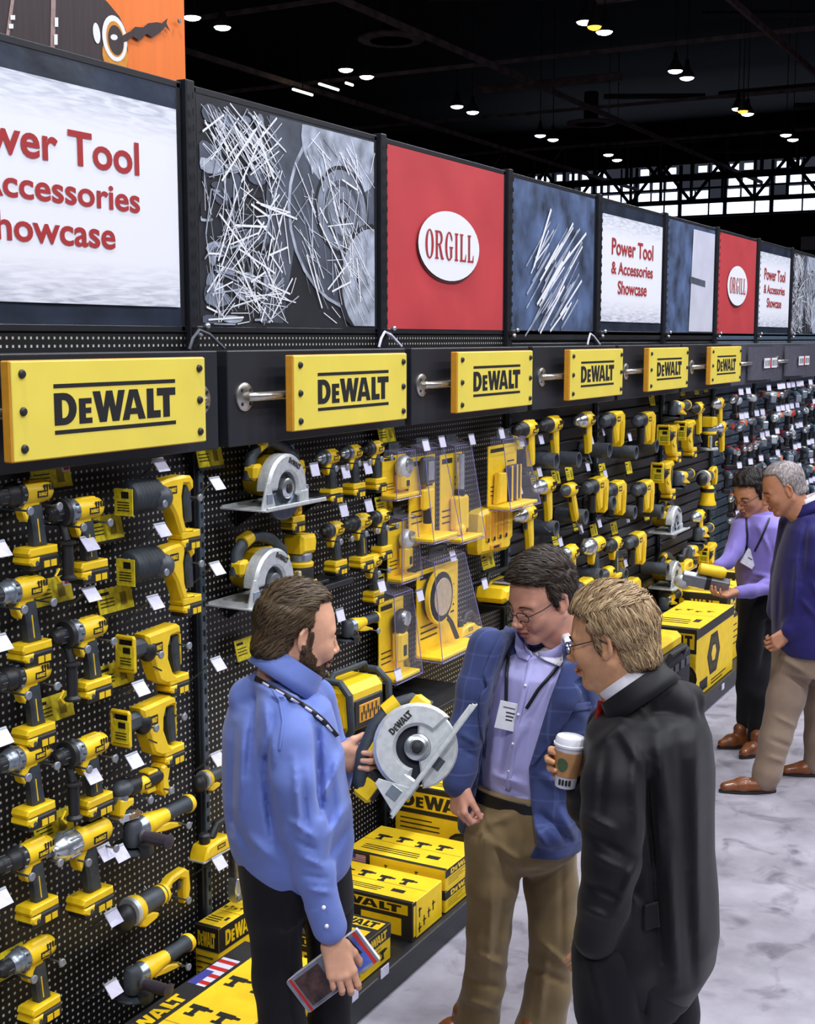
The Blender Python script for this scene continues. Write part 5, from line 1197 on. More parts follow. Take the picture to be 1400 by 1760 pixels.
# ------------------------------------------------------------------ cartons on the deck
BANDB = mat('carton_black', rgb(30, 29, 32), .55, noise=.06)
PIC = mat('carton_picture', rgb(70, 60, 24), .6, noise=.3, nscale=30)
def face_print(mb, O, U, V, w_, h, style, sd=0):
    """print on a carton face: O corner, U and V unit vectors, w x h metres"""
    N = Vector(U).cross(Vector(V)); rr = random.Random(sd)
    M = frame_mat(Vector(O) + N * .0012, U, V, N)
    def q(x0, y0, x1, y1, m, z=0): mb.add([(x0 * w_, y0 * h, z), (x1 * w_, y0 * h, z), (x1 * w_, y1 * h, z), (x0 * w_, y1 * h, z)], [(0, 1, 2, 3)], m, M)
    def word(cx, cy, ww, hh, m, rot=0):
        vs, fs = logo_geo(ww, hh, False); R = Matrix.Rotation(rot, 4, 'Z')
        mb.add(vs, fs, m, M @ Matrix.Translation((cx * w_, cy * h, .0008)) @ R)
    def pic(cx, cy, s):      # small drill-like pictogram
        for (a, b_, c_, d) in ((-.5, .1, .4, .45), (.4, .18, .7, .36), (-.2, -.35, .08, .12), (-.38, -.5, .16, -.32)):
            mb.add([(cx * w_ + a * s, cy * h + b_ * s, .0006), (cx * w_ + c_ * s, cy * h + b_ * s, .0006), (cx * w_ + c_ * s, cy * h + d * s, .0006), (cx * w_ + a * s, cy * h + d * s, .0006)], [(0, 1, 2, 3)], BANDB, M)
    if style == 'top':
        q(0, 0, 1, .06, BANDB)
        for i in range(4): pic(.16 + i * .2, .62 + .04 * (i % 2), min(w_ * .12, h * .3))
        for i in range(3): q(.1, .30 - i * .06, .1 + .5 + .1 * rr.random(), .32 - i * .06, BANDB)
        q(.72, .26, .84, .36, BANDB)
    elif style == 'flag':
        tall_ = h > w_
        q(0, 0, .26, 1, BANDB); f0, f1 = (.70, .88) if tall_ else (.55, .9); fh = f1 - f0
        q(.02, f0, .22, f1, LAV, .0004)
        for i in range(4): q(.02, f0 + fh * (.06 + i * .25), .22, f0 + fh * (.17 + i * .25), RED, .0008)
        q(.02, f0 + fh * (.0 if tall_ else .48), .12, f0 + fh * (.5 if tall_ else 1.0), mat('flag_blue', rgb(60, 64, 150), .6), .001)
        if tall_: word(.14, .48, h * .30, w_ * .15, YEL, PI / 2)
        else: word(.14, .28, w_ * .2, h * .28, YEL)
        for i in range(8 if tall_ else 4): pic(.42 + (i % 2) * .30, .2 + (i // 2) * (.19 if tall_ else .4), min(w_, h) * (.20 if tall_ else .16))
        q(.30, .06, .92, .09, BANDB); q(.30, .12, .8, .14, BANDB)
    elif style == 'word':
        q(0, .62, 1, 1, BANDB); word(.5, .80, w_ * .72, h * .24, YEL)
        for i in range(4): q(.08, .5 - i * .09, .08 + .5 * rr.random() + .2, .52 - i * .09, BANDB)
        pic(.74, .3, min(w_, h) * .3)
    elif style == 'dark':
        q(0, 0, 1, 1, BANDB); q(.04, .66, .96, .92, YEL, .0004); word(.5, .79, w_ * .8, h * .2, INK); q(.1, .08, .42, .5, YEL, .0004); q(.52, .1, .9, .55, YEL, .0004); q(.14, .14, .3, .42, PIC, .0008)
    elif style == 'end':
        q(0, 0, .12, 1, BANDB); q(.03, .1, .10, .9, YEL, .0004)
        for i in range(5): q(.2 + .15 * (i % 4), .2 + .12 * i, .3 + .15 * (i % 4), .24 + .12 * i, BANDB); q(.22 + .15 * (i % 4), .1 + .1 * i, .25 + .15 * (i % 4), .36 + .1 * i, BANDB)
    elif style == 'pict':
        q(0, .86, 1, 1, BANDB); n = 6
        for rr_, m_ in ((.34, BANDB), (.27, PIC), (.18, BANDB), (.13, YEL)):
            mb.add([(w_ * .45 + min(w_, h) * rr_ * math.cos(i * PI / 3), h * .5 + min(w_, h) * rr_ * math.sin(i * PI / 3), .0004 + (.34 - rr_) * .004) for i in range(n)], [tuple(range(n))], m_, M)
        q(.1, .06, .3, .22, BANDB); q(.4, .1, .8, .12, BANDB); q(.4, .05, .7, .07, BANDB)
    elif style == 'tall':
        q(0, .66, 1, 1, BANDB); q(.04, .72, .96, .94, YEL, .0004); word(.5, .83, w_ * .84, h * .17, BANDB)
        for i in range(4): q(.06, .58 - i * .06, .36 + .2 * rr.random(), .595 - i * .06, BANDB)
        q(.06, .1, .26, .24, BANDB); q(.08, .12, .24, .22, YEL, .0004); vs, fs = text_geo('20V', 1, .02); mb.add([(v[0] * h * .08, v[1] * h * .08, 0) for v in vs], fs, BANDB, M @ Matrix.Translation((.16 * w_, .17 * h, .0008)))
        for rr_, m_ in ((.22, BANDB), (.18, PIC), (.09, YEL)): mb.add([(w_ * .74 + h * rr_ * math.cos(i * PI / 8), h * .30 + h * rr_ * math.sin(i * PI / 8), .0004 + (.22 - rr_) * .004) for i in range(16)], [tuple(range(16))], m_, M)
def carton(x0, x1, y0, y1, z0, z1, label, top='top', front='end', side='word', body=None, sd=1):
    e = empty('carton', (x0, y0, z0), label, 'carton', 'tool cartons on the deck')
    W_, D_, H_ = x1 - x0, y1 - y0, z1 - z0
    b = MB(); b.box((W_ / 2, D_ / 2, H_ / 2), (W_, D_, H_), body or YELC, bev=.004); b.build('box', e)
    p = MB(); face_print(p, (W_, 0, 0), (0, 1, 0), (0, 0, 1), D_, H_, front, sd); p.build('front_print', e, smooth=None, fix=False)
    p = MB(); face_print(p, (0, 0, 0), (1, 0, 0), (0, 0, 1), W_, H_, side, sd + 1); p.build('side_print', e, smooth=None, fix=False)
    p = MB(); face_print(p, (0, 0, H_), (1, 0, 0), (0, 1, 0), W_, D_, top, sd + 2); p.build('top_print', e, smooth=None, fix=False)
    l = MB(); l.box((W_ / 2, D_ / 2, H_ + .0002), (W_ * .98, .004, .0012), mat('carton_seam', rgb(190, 150, 20), .6), bev=0); l.build('lid_seam', e)
    return e
DZ = .0945
carton(.22, .59, 2.60, 3.78, DZ, .275, 'large flat carton with flag sticker lying at the bottom left corner', 'flag', 'end', 'word')
carton(.05, .16, 3.70, 3.98, DZ, .34, 'narrow carton standing at the wall behind the trousers of the man in blue', 'top', 'word', 'word')
carton(.42, .585, 3.82, 3.96, DZ, .20, 'small carton beside the magazine, half hidden', 'top', 'word', 'end', sd=5)
carton(.30, .585, 4.0, 4.24, DZ, .24, 'small dark topped carton with a saw picture between magazine and large cartons', 'dark', 'word', 'dark', sd=6)
carton(.10, .595, 4.40, 4.665, DZ, .256, 'long carton with black side and yellow wordmark, nearest of the two long ones', 'top', 'end', 'dark', sd=7)
carton(.10, .595, 4.695, 5.03, DZ, .19, 'long carton under the top one behind the black sided carton', 'top', 'word', 'word', sd=9)
carton(.10, .595, 4.695, 5.02, .1915, .285, 'long carton lying on another behind the black sided carton', 'top', 'word', 'flag', sd=10)
carton(.13, .595, 5.10, 5.40, DZ, .465, 'tall upright carton with wordmark and round saw picture behind the held saw', 'top', 'pict', 'tall', sd=12)
carton(.1, .56, 5.5, 5.9, DZ, .42, 'yellow carton behind the legs of the man in blazer', 'top', 'word', 'word', sd=13)
carton(.10, .54, 5.98, 6.4, DZ, .50, 'tall yellow carton hidden behind the men in jackets', 'top', 'pict', 'tall', sd=14)
carton(.22, .59, 8.42, 9.38, DZ, .575, 'far carton with hexagon picture beside the black trousers', 'top', 'pict', 'tall', sd=15)
carton(.10, .52, 9.45, 10.1, DZ, .62, 'far carton with wordmark under the grey bar tool', 'top', 'word', 'word', sd=16)
carton(.10, .52, 10.2, 10.8, DZ, .66, 'farthest visible yellow carton behind the black trousers', 'top', 'word', 'word', sd=17)
# soft tool cases with yellow lids in front of the far carton
def tool_case(x0, x1, y0, y1, z0, z1, label):
    e = empty('tool_case', ((x0 + x1) / 2, (y0 + y1) / 2, z0), label, 'tool case', 'black tool cases with yellow lids')
    W_, D_, H_ = x1 - x0, y1 - y0, z1 - z0
    b = MB(); b.box((0, 0, H_ * .4), (W_, D_, H_ * .8), mat('case_fabric', rgb(44, 42, 52), .7, noise=.1, bump=.2, bscale=300), bev=.03); b.build('body', e)
    l = MB(); l.box((-.02, 0, H_ * .86), (W_ * .86, D_ * .92, H_ * .2), YELC, bev=.03); l.build('lid', e)
    h = MB(); h.tube([(W_ * .42, -D_ * .28, H_ * .6), (W_ * .52, -D_ * .22, H_ * .84), (W_ * .52, D_ * .22, H_ * .84), (W_ * .42, D_ * .28, H_ * .6)], .018, BLK, 10); h.build('carry_handle', e)
    for i in range(5): z = MB(); z.box((W_ * .505, -D_ * .36 + i * D_ * .18, H_ * .62), (.012, D_ * .12, H_ * .1), DGR, bev=.003); z.build('buckle', e)
tool_case(.12, .59, 7.62, 8.3, DZ, .62, 'black tool case with yellow lid and loop handle before the hexagon picture carton')
tool_case(.12, .59, 6.9, 7.5, DZ, .50, 'lower black tool case with yellow lid just above the black suit shoulder')
# loose cable loop and cable ties on top of the headers
for i, (px, py, w_) in enumerate([(352, 590, 'over the end of the first header box'), (668, 602, 'between the second and third header boxes'), (1018, 598, 'above the fourth yellow sign')]):
    P = onx(px, py, .08); m = MB(); m.tube([(P[0], P[1] - .09, 2.462), (P[0], P[1] - .07, 2.5), (P[0] - .01, P[1] - .02, 2.53), (P[0] - .01, P[1] + .04, 2.515), (P[0] + .01, P[1] + .1, 2.464)], .006, LAV if i else DGR, 8)
    tag(m.build('cable_loop'), 'loose %s cable loop lying %s' % ('pale' if i else 'grey', w_), 'cable', 'loose cables')
for k in range(0, 8):
    e = empty('clamp', (.04, yb(k) + .026, 2.53), 'bright clamp joining the upright to the banner frame %s' % ['after the cropped text banner', 'after the shavings poster', 'after the large red banner', 'after the steel rods poster', 'after the second text banner', 'after the blade poster', 'after the smaller red banner', 'after the third text banner'][k], 'clamp', 'clamps under the banner posts')
    m = MB(); m.box((0, 0, 0), (.03, .05, .03), BLK, bev=.004); m.build('block', e)
    for s in (-1, 1): q = MB(); q.ball((.02, s * .022, .015 * s), .012, SIL, n=10, k=6); q.build('knob', e)
# ------------------------------------------------------------------ people: blended distance fields turned into smooth surfaces
class Field:
    def __init__(s, lo, hi, res):
        s.res = res; s.lo = np.array(lo, float); s.n = np.ceil((np.array(hi) - s.lo) / res).astype(int) + 1
        s.D = np.full(s.n, 0.5); s.hooks = []
    def sub(s, lo, hi):
        i0 = np.clip(np.floor((np.array(lo) - s.lo) / s.res).astype(int), 0, s.n); i1 = np.clip(np.ceil((np.array(hi) - s.lo) / s.res).astype(int) + 1, 0, s.n)
        if np.any(i1 <= i0): return None, None
        ax = [s.lo[k] + s.res * np.arange(i0[k], i1[k]) for k in range(3)]
        P = np.stack(np.meshgrid(*ax, indexing='ij'), -1)
        return tuple(slice(i0[k], i1[k]) for k in range(3)), P
    def put(s, fn, lo, hi, k=.02, op='u'):
        m = k + .03
        sl, P = s.sub(np.array(lo) - m, np.array(hi) + m)
        if sl is None: return
        d = fn(P); D = s.D[sl]
        if op == 'u':
            h = np.clip(.5 + .5 * (D - d) / k, 0, 1); s.D[sl] = D * (1 - h) + d * h - k * h * (1 - h)
        elif op == 's':
            d = -d; h = np.clip(.5 - .5 * (D - d) / k, 0, 1); s.D[sl] = D * (1 - h) + d * h + k * h * (1 - h)
    def ell(s, c, r, k=.02, op='u', R=None):
        c = np.array(c, float); r = np.array(r, float) * np.ones(3); R_ = None if R is None else np.array(R)
        def fn(P):
            q = P - c
            if R_ is not None: q = q @ R_
            a = np.linalg.norm(q / r, axis=-1); b = np.linalg.norm(q / (r * r), axis=-1)
            return a * (a - 1) / np.maximum(b, 1e-6)
        m = r.max() if R is not None else r
        s.put(fn, c - m, c + m, k, op)
    def cone(s, a, b, ra, rb, k=.02, op='u', squash=None):
        a = np.array(a, float); b = np.array(b, float); ba = b - a; L = max(ba @ ba, 1e-9)
        sq = None
        if squash is not None: nrm = np.array(squash[0], float); nrm = nrm / np.linalg.norm(nrm); sq = squash[1]
        def fn(P):
            q = P - a; h = np.clip(q @ ba / L, 0, 1); v = q - h[..., None] * ba
            if sq is not None:
                t = v @ nrm; v = v + nrm * (t * (1 / sq - 1))[..., None]
            d = np.linalg.norm(v, axis=-1) - (ra + h * (rb - ra))
            return d * (min(sq, 1) if sq is not None else 1)
        m = max(ra, rb) * (max(sq, 1) if sq is not None else 1)
        s.put(fn, np.minimum(a, b) - m, np.maximum(a, b) + m, k, op)
    def chain(s, pts, rs, k=.02, squash=None):
        for i in range(len(pts) - 1): s.cone(pts[i], pts[i + 1], rs[i], rs[i + 1], k, 'u', squash)
    def stack(s, lv, k=.03, p=2.3):
        """lv: (z, cx, cy, a, b, ang) ellipses with z rising; a along ang, b across"""
        lv = sorted(lv); A = np.array(lv, float)
        def fn(P):
            z = np.clip(P[..., 2], A[0, 0], A[-1, 0]); v = [np.interp(z, A[:, 0], A[:, j]) for j in range(1, 6)]
            x = P[..., 0] - v[0]; y = P[..., 1] - v[1]; c, s_ = np.cos(v[4]), np.sin(v[4])
            u = np.abs(x * c + y * s_) / v[2]; w_ = np.abs(-x * s_ + y * c) / v[3]
            d = ((u ** p + w_ ** p) ** (1 / p) - 1) * np.minimum(v[2], v[3])
            dz = np.maximum(A[0, 0] - P[..., 2], P[..., 2] - A[-1, 0])
            q = np.maximum(d, 0) ** 2 + np.maximum(dz, 0) ** 2
            return np.where((d > 0) & (dz > 0), np.sqrt(q), np.maximum(d, dz))
        m = max(A[:, 3].max(), A[:, 4].max())
        s.put(fn, (A[:, 1].min() - m, A[:, 2].min() - m, A[0, 0]), (A[:, 1].max() + m, A[:, 2].max() + m, A[-1, 0]), k)
    def grid(s):
        ax = [s.lo[k] + s.res * np.arange(s.n[k]) for k in range(3)]
        return np.stack(np.meshgrid(*ax, indexing='ij'), -1)
    def warp(s, fn):
        m = np.abs(s.D) < .05; ids = np.argwhere(m); P = s.lo + ids * s.res
        s.D[m] += fn(P)
    def mesh(s, relax=1):
        D = s.D; ins = D < 0; n = s.n; cnt = np.zeros(n - 1, np.int16); acc = np.zeros(tuple(n - 1) + (3,))
        corners = [(i, j, k) for i in (0, 1) for j in (0, 1) for k in (0, 1)]
        def S(o): return tuple(slice(o[q], n[q] - 1 + o[q]) for q in range(3))
        for c in corners:
            for ax in range(3):
                if c[ax]: continue
                c2 = list(c); c2[ax] = 1; a, b = D[S(c)], D[S(tuple(c2))]
                x = (a < 0) != (b < 0)
                t = np.where(x, a / np.where(np.abs(a - b) < 1e-12, 1, a - b), 0)
                cnt += x
                for q in range(3): acc[..., q] += np.where(x, c[q] + (t if q == ax else 0), 0)
        act = cnt > 0; idx = -np.ones(n - 1, np.int64); ids = np.argwhere(act); idx[act] = np.arange(len(ids))
        V = s.lo + s.res * (ids + acc[act] / cnt[act][:, None])
        F = []
        for ax in range(3):
            o1 = [0, 0, 0]; o1[ax] = 1
            a = ins[tuple(slice(0, n[q] - o1[q]) for q in range(3))]; b = ins[tuple(slice(o1[q], n[q]) for q in range(3))]
            e = np.argwhere(a != b); u, v = (ax + 1) % 3, (ax + 2) % 3
            e = e[(e[:, u] > 0) & (e[:, v] > 0) & (e[:, u] < n[u] - 1) & (e[:, v] < n[v] - 1)]
            fl = ins[e[:, 0], e[:, 1], e[:, 2]]
            def I(du, dv):
                q = e.copy(); q[:, u] -= du; q[:, v] -= dv; return idx[q[:, 0], q[:, 1], q[:, 2]]
            Q = np.stack([I(1, 1), I(0, 1), I(0, 0), I(1, 0)], 1); Q[~fl] = Q[~fl][:, ::-1]; F.append(Q)
        F = np.concatenate(F); F = F[(F >= 0).all(1)]
        for _ in range(relax):
            nb = np.zeros_like(V); c = np.zeros(len(V))
            for i in range(4):
                np.add.at(nb, F[:, i], V[F[:, (i + 1) % 4]]); np.add.at(nb, F[:, (i + 1) % 4], V[F[:, i]]); np.add.at(c, F[:, i], 1); np.add.at(c, F[:, (i + 1) % 4], 1)
            V = V * .5 + .5 * nb / np.maximum(c, 1)[:, None]
        return V, F
def surf(name, V, F, mats, parent=None, midx=None):
    me = bpy.data.meshes.new(name); me.from_pydata(V.tolist(), [], F.tolist())
    for m in (mats if isinstance(mats, (list, tuple)) else [mats]): me.materials.append(m)
    if midx is not None: me.polygons.foreach_set('material_index', np.asarray(midx, dtype=np.int32))
    me.polygons.foreach_set('use_smooth', [True] * len(me.polygons)); me.update()
    o = bpy.data.objects.new(name, me); C.objects.link(o)
    if parent is not None: o.parent = parent; o.matrix_parent_inverse = parent.matrix_world.inverted()
    return o
def vnoise(P, seed=0):
    v = 0
    for i, (a, b, c, ph) in enumerate(((1.0, .63, .31, 0), (-.5, 1.1, .7, 1.3), (.37, -.8, 1.2, 2.1), (.9, .5, -1.0, 4.0))):
        v = v + np.sin(P[..., 0] * a + P[..., 1] * b + P[..., 2] * c + ph + seed * 1.7)
    return v / 4

# --- materials of the people
def mat_cloth(name, col, rough=.8, weave=900, sheen=.2, var=.06, check=None, bump=.15):
    m = mat(name, col, rough, noise=var, nscale=9, bump=bump, bscale=weave, sheen=sheen, spec=.25)
    if check:
        nt = m.node_tree; p = nt.nodes['Principled BSDF']; base = p.inputs['Base Color'].links[0].from_socket
        tc = nt.nodes.new('ShaderNodeTexCoord'); mp = nt.nodes.new('ShaderNodeMapping'); mp.inputs['Rotation'].default_value = (0, 0, .6); nt.links.new(tc.outputs['Object'], mp.inputs[0])
        sx = nt.nodes.new('ShaderNodeSeparateXYZ'); nt.links.new(mp.outputs[0], sx.inputs[0]); prev = base
        for ax in ('X', 'Z'):
            a = nt.nodes.new('ShaderNodeMath'); a.operation = 'MULTIPLY'; a.inputs[1].default_value = 13; nt.links.new(sx.outputs[ax], a.inputs[0])
            f = nt.nodes.new('ShaderNodeMath'); f.operation = 'FRACT'; nt.links.new(a.outputs[0], f.inputs[0])
            l = nt.nodes.new('ShaderNodeMath'); l.operation = 'LESS_THAN'; l.inputs[1].default_value = .09; nt.links.new(f.outputs[0], l.inputs[0])
            k = nt.nodes.new('ShaderNodeMath'); k.operation = 'MULTIPLY'; k.inputs[1].default_value = .35; nt.links.new(l.outputs[0], k.inputs[0])
            mx = nt.nodes.new('ShaderNodeMix'); mx.data_type = 'RGBA'; nt.links.new(k.outputs[0], mx.inputs[0]); nt.links.new(prev, mx.inputs[6]); mx.inputs[7].default_value = check; prev = mx.outputs[2]
        nt.links.new(prev, p.inputs['Base Color'])
    return m
def mat_skin(name, col):
    m = mat(name, col, .48, noise=.035, nscale=45, bump=.05, bscale=700, spec=.4)
    p = m.node_tree.nodes['Principled BSDF']; p.inputs['Subsurface Weight'].default_value = .12; p.inputs['Subsurface Radius'].default_value = (.012, .005, .003); p.inputs['Subsurface Scale'].default_value = .5
    return m
def mat_hair(name, c0, c1, rough=.5):
    m = bpy.data.materials.new(name); m.use_nodes = True; nt = m.node_tree; p = nt.nodes['Principled BSDF']; p.inputs['Roughness'].default_value = rough; p.inputs['Specular IOR Level'].default_value = .3
    g = nt.nodes.new('ShaderNodeNewGeometry'); r = nt.nodes.new('ShaderNodeValToRGB'); r.color_ramp.elements[0].color = c0; r.color_ramp.elements[1].color = c1
    n = nt.nodes.new('ShaderNodeTexNoise'); n.inputs['Scale'].default_value = 60; tc = nt.nodes.new('ShaderNodeTexCoord'); nt.links.new(tc.outputs['Object'], n.inputs['Vector'])
    a = nt.nodes.new('ShaderNodeMath'); a.operation = 'MULTIPLY_ADD'; a.inputs[1].default_value = .75; nt.links.new(g.outputs['Random Per Island'], a.inputs[0])
    k = nt.nodes.new('ShaderNodeMath'); k.operation = 'MULTIPLY'; k.inputs[1].default_value = .25; nt.links.new(n.outputs['Fac'], k.inputs[0]); nt.links.new(k.outputs[0], a.inputs[2])
    nt.links.new(a.outputs[0], r.inputs[0]); nt.links.new(r.outputs[0], p.inputs['Base Color'])
    return m
EYEW = mat('eye_white', rgb(226, 222, 218), .25, noise=0); IRIS = mat('iris_brown', rgb(52, 36, 26), .2, noise=0)
LIP = mat('lip', rgb(172, 98, 88), .45, noise=.05); MOUTH = mat('mouth_line', rgb(86, 40, 36), .6, noise=0)

# --- head, in its own frame: X forward, Y to the left, Z up
def head_field(res=.0026, jaw=1.0, smile=0.0, ear=1.0, neck_tilt=0.0):
    f = Field((-.13, -.105, -.26), (.15, .105, .14), res)
    f.ell((-.012, 0, .032), (.101, .076, .090), .02)
    f.ell((.038, 0, -.010), (.060, .064, .070), .03)
    f.ell((.030, 0, -.055), (.058, .055 * jaw, .062), .03)
    for s in (-1, 1):
        f.cone((-.005, s * .054 * jaw, -.055), (.072, s * .018, -.103), .017, .016, .025)
        f.ell((.064, s * .040, -.030), (.024, .022, .024), .02)
        f.cone((.086, s * .008, .014), (.070, s * .045, .014), .011, .011, .014)
    f.ell((.078, 0, -.106), (.020, .021, .017), .02)
    f.cone((.092, 0, -.062), (.092, 0, -.074), .012, .012, .015)
    for s in (-1, 1): f.ell((.092, s * .032, -.004), (.015, .017, .012), .012, 's')
    f.cone((.094, 0, .008), (.116, 0, -.034), .0075, .0105, .010); f.ell((.118, 0, -.037), (.011, .011, .0095), .006)
    for s in (-1, 1): f.ell((.107, s * .012, -.042), (.010, .0075, .0075), .006)
    for s in (-1, 1):
        f.ell((.0785, s * .031, -.005), (.014, .0145, .0135), .003)
        f.ell((.0828, s * .031, .0008), (.0132, .0150, .0082), .003)
        f.cone((.0945, s * .018, -.012), (.082, s * .046, -.008), .0035, .0035, .005)
    f.cone((.103, -.020 - .004 * smile, -.0655 + .004 * smile), (.1065, 0, -.0665), .0045, .0065, .006); f.cone((.103, .020 + .004 * smile, -.0655 + .004 * smile), (.1065, 0, -.0665), .0045, .0065, .006)
    f.cone((.099, -.017, -.0765), (.104, 0, -.0775), .005, .0075, .006); f.cone((.099, .017, -.0765), (.104, 0, -.0775), .005, .0075, .006)
    f.cone((.1125, -.013, -.0715 + .001), (.1125, .013, -.0715 + .001), .0015, .0015, .003, 's')
    if smile:
        for s in (-1, 1): f.cone((.104, s * .020, -.046), (.094, s * .034, -.070), .0022, .002, .006, 's'); f.ell((.078, s * .040, -.048), (.016, .014, .013), .015)
    # ears
    for s in (-1, 1):
        a = .35; R = np.array([[math.cos(a), -math.sin(a) * s, 0], [math.sin(a) * s, math.cos(a), 0], [0, 0, 1]]).T
        f.ell((-.012, s * .077, -.012), (.019 * ear, .0065, .032 * ear), .006, 'u', R)
        f.ell((-.008, s * .083, -.008), (.0115, .006, .019), .004, 's')
        f.ell((-.004, s * .0755, -.036), (.0095, .0065, .011), .005)
        f.cone((-.026, s * .0835, .0), (-.016, s * .0815, .018), .0035, .0035, .004); f.cone((-.016, s * .0815, .018), (.0, s * .0765, .014), .0035, .003, .004); f.cone((-.026, s * .0835, .0), (-.020, s * .081, -.026), .0035, .003, .004)
    # neck
    t = math.tan(neck_tilt)
    f.cone((-.03, 0, -.05), (-.045 - t * .16, 0, -.21), .054, .056, .03); f.ell((.018 - t * .05, 0, -.13), (.02, .022, .03), .04)
    return f
def hair_blades(name, scalp, dens, L, w_, m, parent, M, flow, lift=(.002, .008), seed=1, keep=None):
    """thin strands lying along the scalp; scalp = (V, F) in head frame"""
    V, F = scalp; r = np.random.RandomState(seed); A = V[F[:, 0]]; cen = V[F].mean(1); n = np.cross(V[F[:, 1]] - V[F[:, 0]], V[F[:, 3]] - V[F[:, 0]]); ar = np.linalg.norm(n, axis=1); n = n / np.maximum(ar, 1e-12)[:, None]
    pick = r.choice(len(F), dens, p=ar / ar.sum()); vs = []; fs = []
    bv = BVHTree.FromPolygons([tuple(v) for v in V], [tuple(q) for q in F])
    for i in pick:
        p = Vector(cen[i] + r.normal(0, .0012, 3)); nn = Vector(n[i]); l0 = r.uniform(*lift); LL = L * r.uniform(.6, 1.25); side = None; ring = []; ok = True
        for s in range(5):
            d = Vector(flow(np.array(p))) + Vector(r.normal(0, .10, 3)); d = d - nn * d.dot(nn)
            if d.length < 1e-6: d = Vector((0, 0, -1)) - nn * (-nn.z)
            d.normalize(); side = d.cross(nn)
            ww = w_ * (1, 1, .85, .6, .12)[s]; h = l0 * (.3, .8, 1, 1, .9)[s]
            ring.append((p + nn * h - side * ww / 2, p + nn * h + side * ww / 2))
            q = p + d * LL / 4; hit = bv.find_nearest(q)
            if hit[0] is None: break
            p, nn = hit[0], hit[1]
        if keep is not None and not keep(np.array(ring[-1][0])): pass
        b = len(vs)
        for a, c in ring: vs += [tuple(M @ a), tuple(M @ c)]
        for s in range(len(ring) - 1): fs.append((b + 2 * s, b + 2 * s + 1, b + 2 * s + 3, b + 2 * s + 2))
    return vs, fs
def head_matrix(P, psi, pitch, roll=0.0, s=1.0):
    """psi: 0 looks to the right of the picture, 90 away from the camera, 180 left"""
    a = math.radians(psi); f0 = math.cos(a) * RT + math.sin(a) * FW0; f = math.cos(math.radians(pitch)) * f0 - math.sin(math.radians(pitch)) * UPW
    l = np.cross(UPW, f0); u = np.cross(f, l); rr = math.radians(roll)
    l2 = math.cos(rr) * l + math.sin(rr) * u; u2 = np.cross(f, l2)
    return frame_mat(P, f, l2, u2) @ Matrix.Scale(s, 4)
def apply(M, V): A = np.array(M); return V @ A[:3, :3].T + A[:3, 3]

def make_hair(parent, M, hm, style, res=.003, dens=2600, w_=.0022, L=.035, seed=1):
    f = Field((-.14, -.11, -.16), (.13, .11, .16), res); g = style.get('grow', .008)
    f.ell((-.013, 0, .034), (.101 + g, .0765 + g * .8, .091 + g * style.get('top', 1.2)), .02)
    if style.get('nape', True): f.ell((-.055, 0, -.052), (.052 + g * .4, .056, .062), .025)
    for s in (-1, 1): f.cone((.004, s * .070, .02), (.014, s * .0690, -.014), .011, .007, .012)
    hl = style.get('line', .070)      # hairline height on the forehead
    P0 = f.grid(); X, Y, Z = P0[..., 0], P0[..., 1], P0[..., 2]
    # forehead and temples, face, neck cut away
    front = (X - style.get('fx', .040)) * .9 - np.maximum(0, Z - hl) * 1.7 + np.maximum(0, np.abs(Y) - .03) * style.get('temple', .3) + np.maximum(0, .03 - Z) * .25
    low = -(Z + style.get('low', .085))
    ear = np.sqrt(((X + .014) / .020) ** 2 + ((Z + .012) / .036) ** 2) - 1; ear = np.where(np.abs(Y) > .055, ear * .022, .1)
    belowear = -(Z + .030)
    D = f.D
    D = np.maximum(D, front)
    D = np.maximum(D, low); D = np.maximum(D, -ear); D = np.maximum(D, np.where(X > -.03 + (Z + .03) * .2, belowear, -1))
    if style.get('bald'): D = np.maximum(D, .03 - np.sqrt(((X + .055) / 1.2) ** 2 + (Y / 1.0) ** 2 + ((Z - .12) / 1.0) ** 2))
    st = style.get('strand', .003)
    ang = np.arctan2(Y, Z + .02); fl = style.get('noise', (30, 90))
    D = D - st * np.sin(ang * fl[0] + 3 * np.sin(X * fl[1])) * .5 - st * .8 * vnoise(P0 * np.array([60, 140, 120]), seed)
    f.D = D
    V, F = f.mesh(2)
    vs, fs = hair_blades('hair', (V, F), dens, L, w_, hm, parent, M, style['flow'], style.get('lift', (.001, .006)), seed)
    n = len(V); VV = apply(M, V).tolist() + vs; fs = [tuple(n + i for i in q) for q in fs]
    me = bpy.data.meshes.new('hair'); me.from_pydata(VV, [], F.tolist() + fs); me.materials.append(hm); me.polygons.foreach_set('use_smooth', [True] * len(me.polygons)); me.update()
    o = bpy.data.objects.new('hair', me); C.objects.link(o); o.parent = parent; o.matrix_parent_inverse = parent.matrix_world.inverted()
    return o
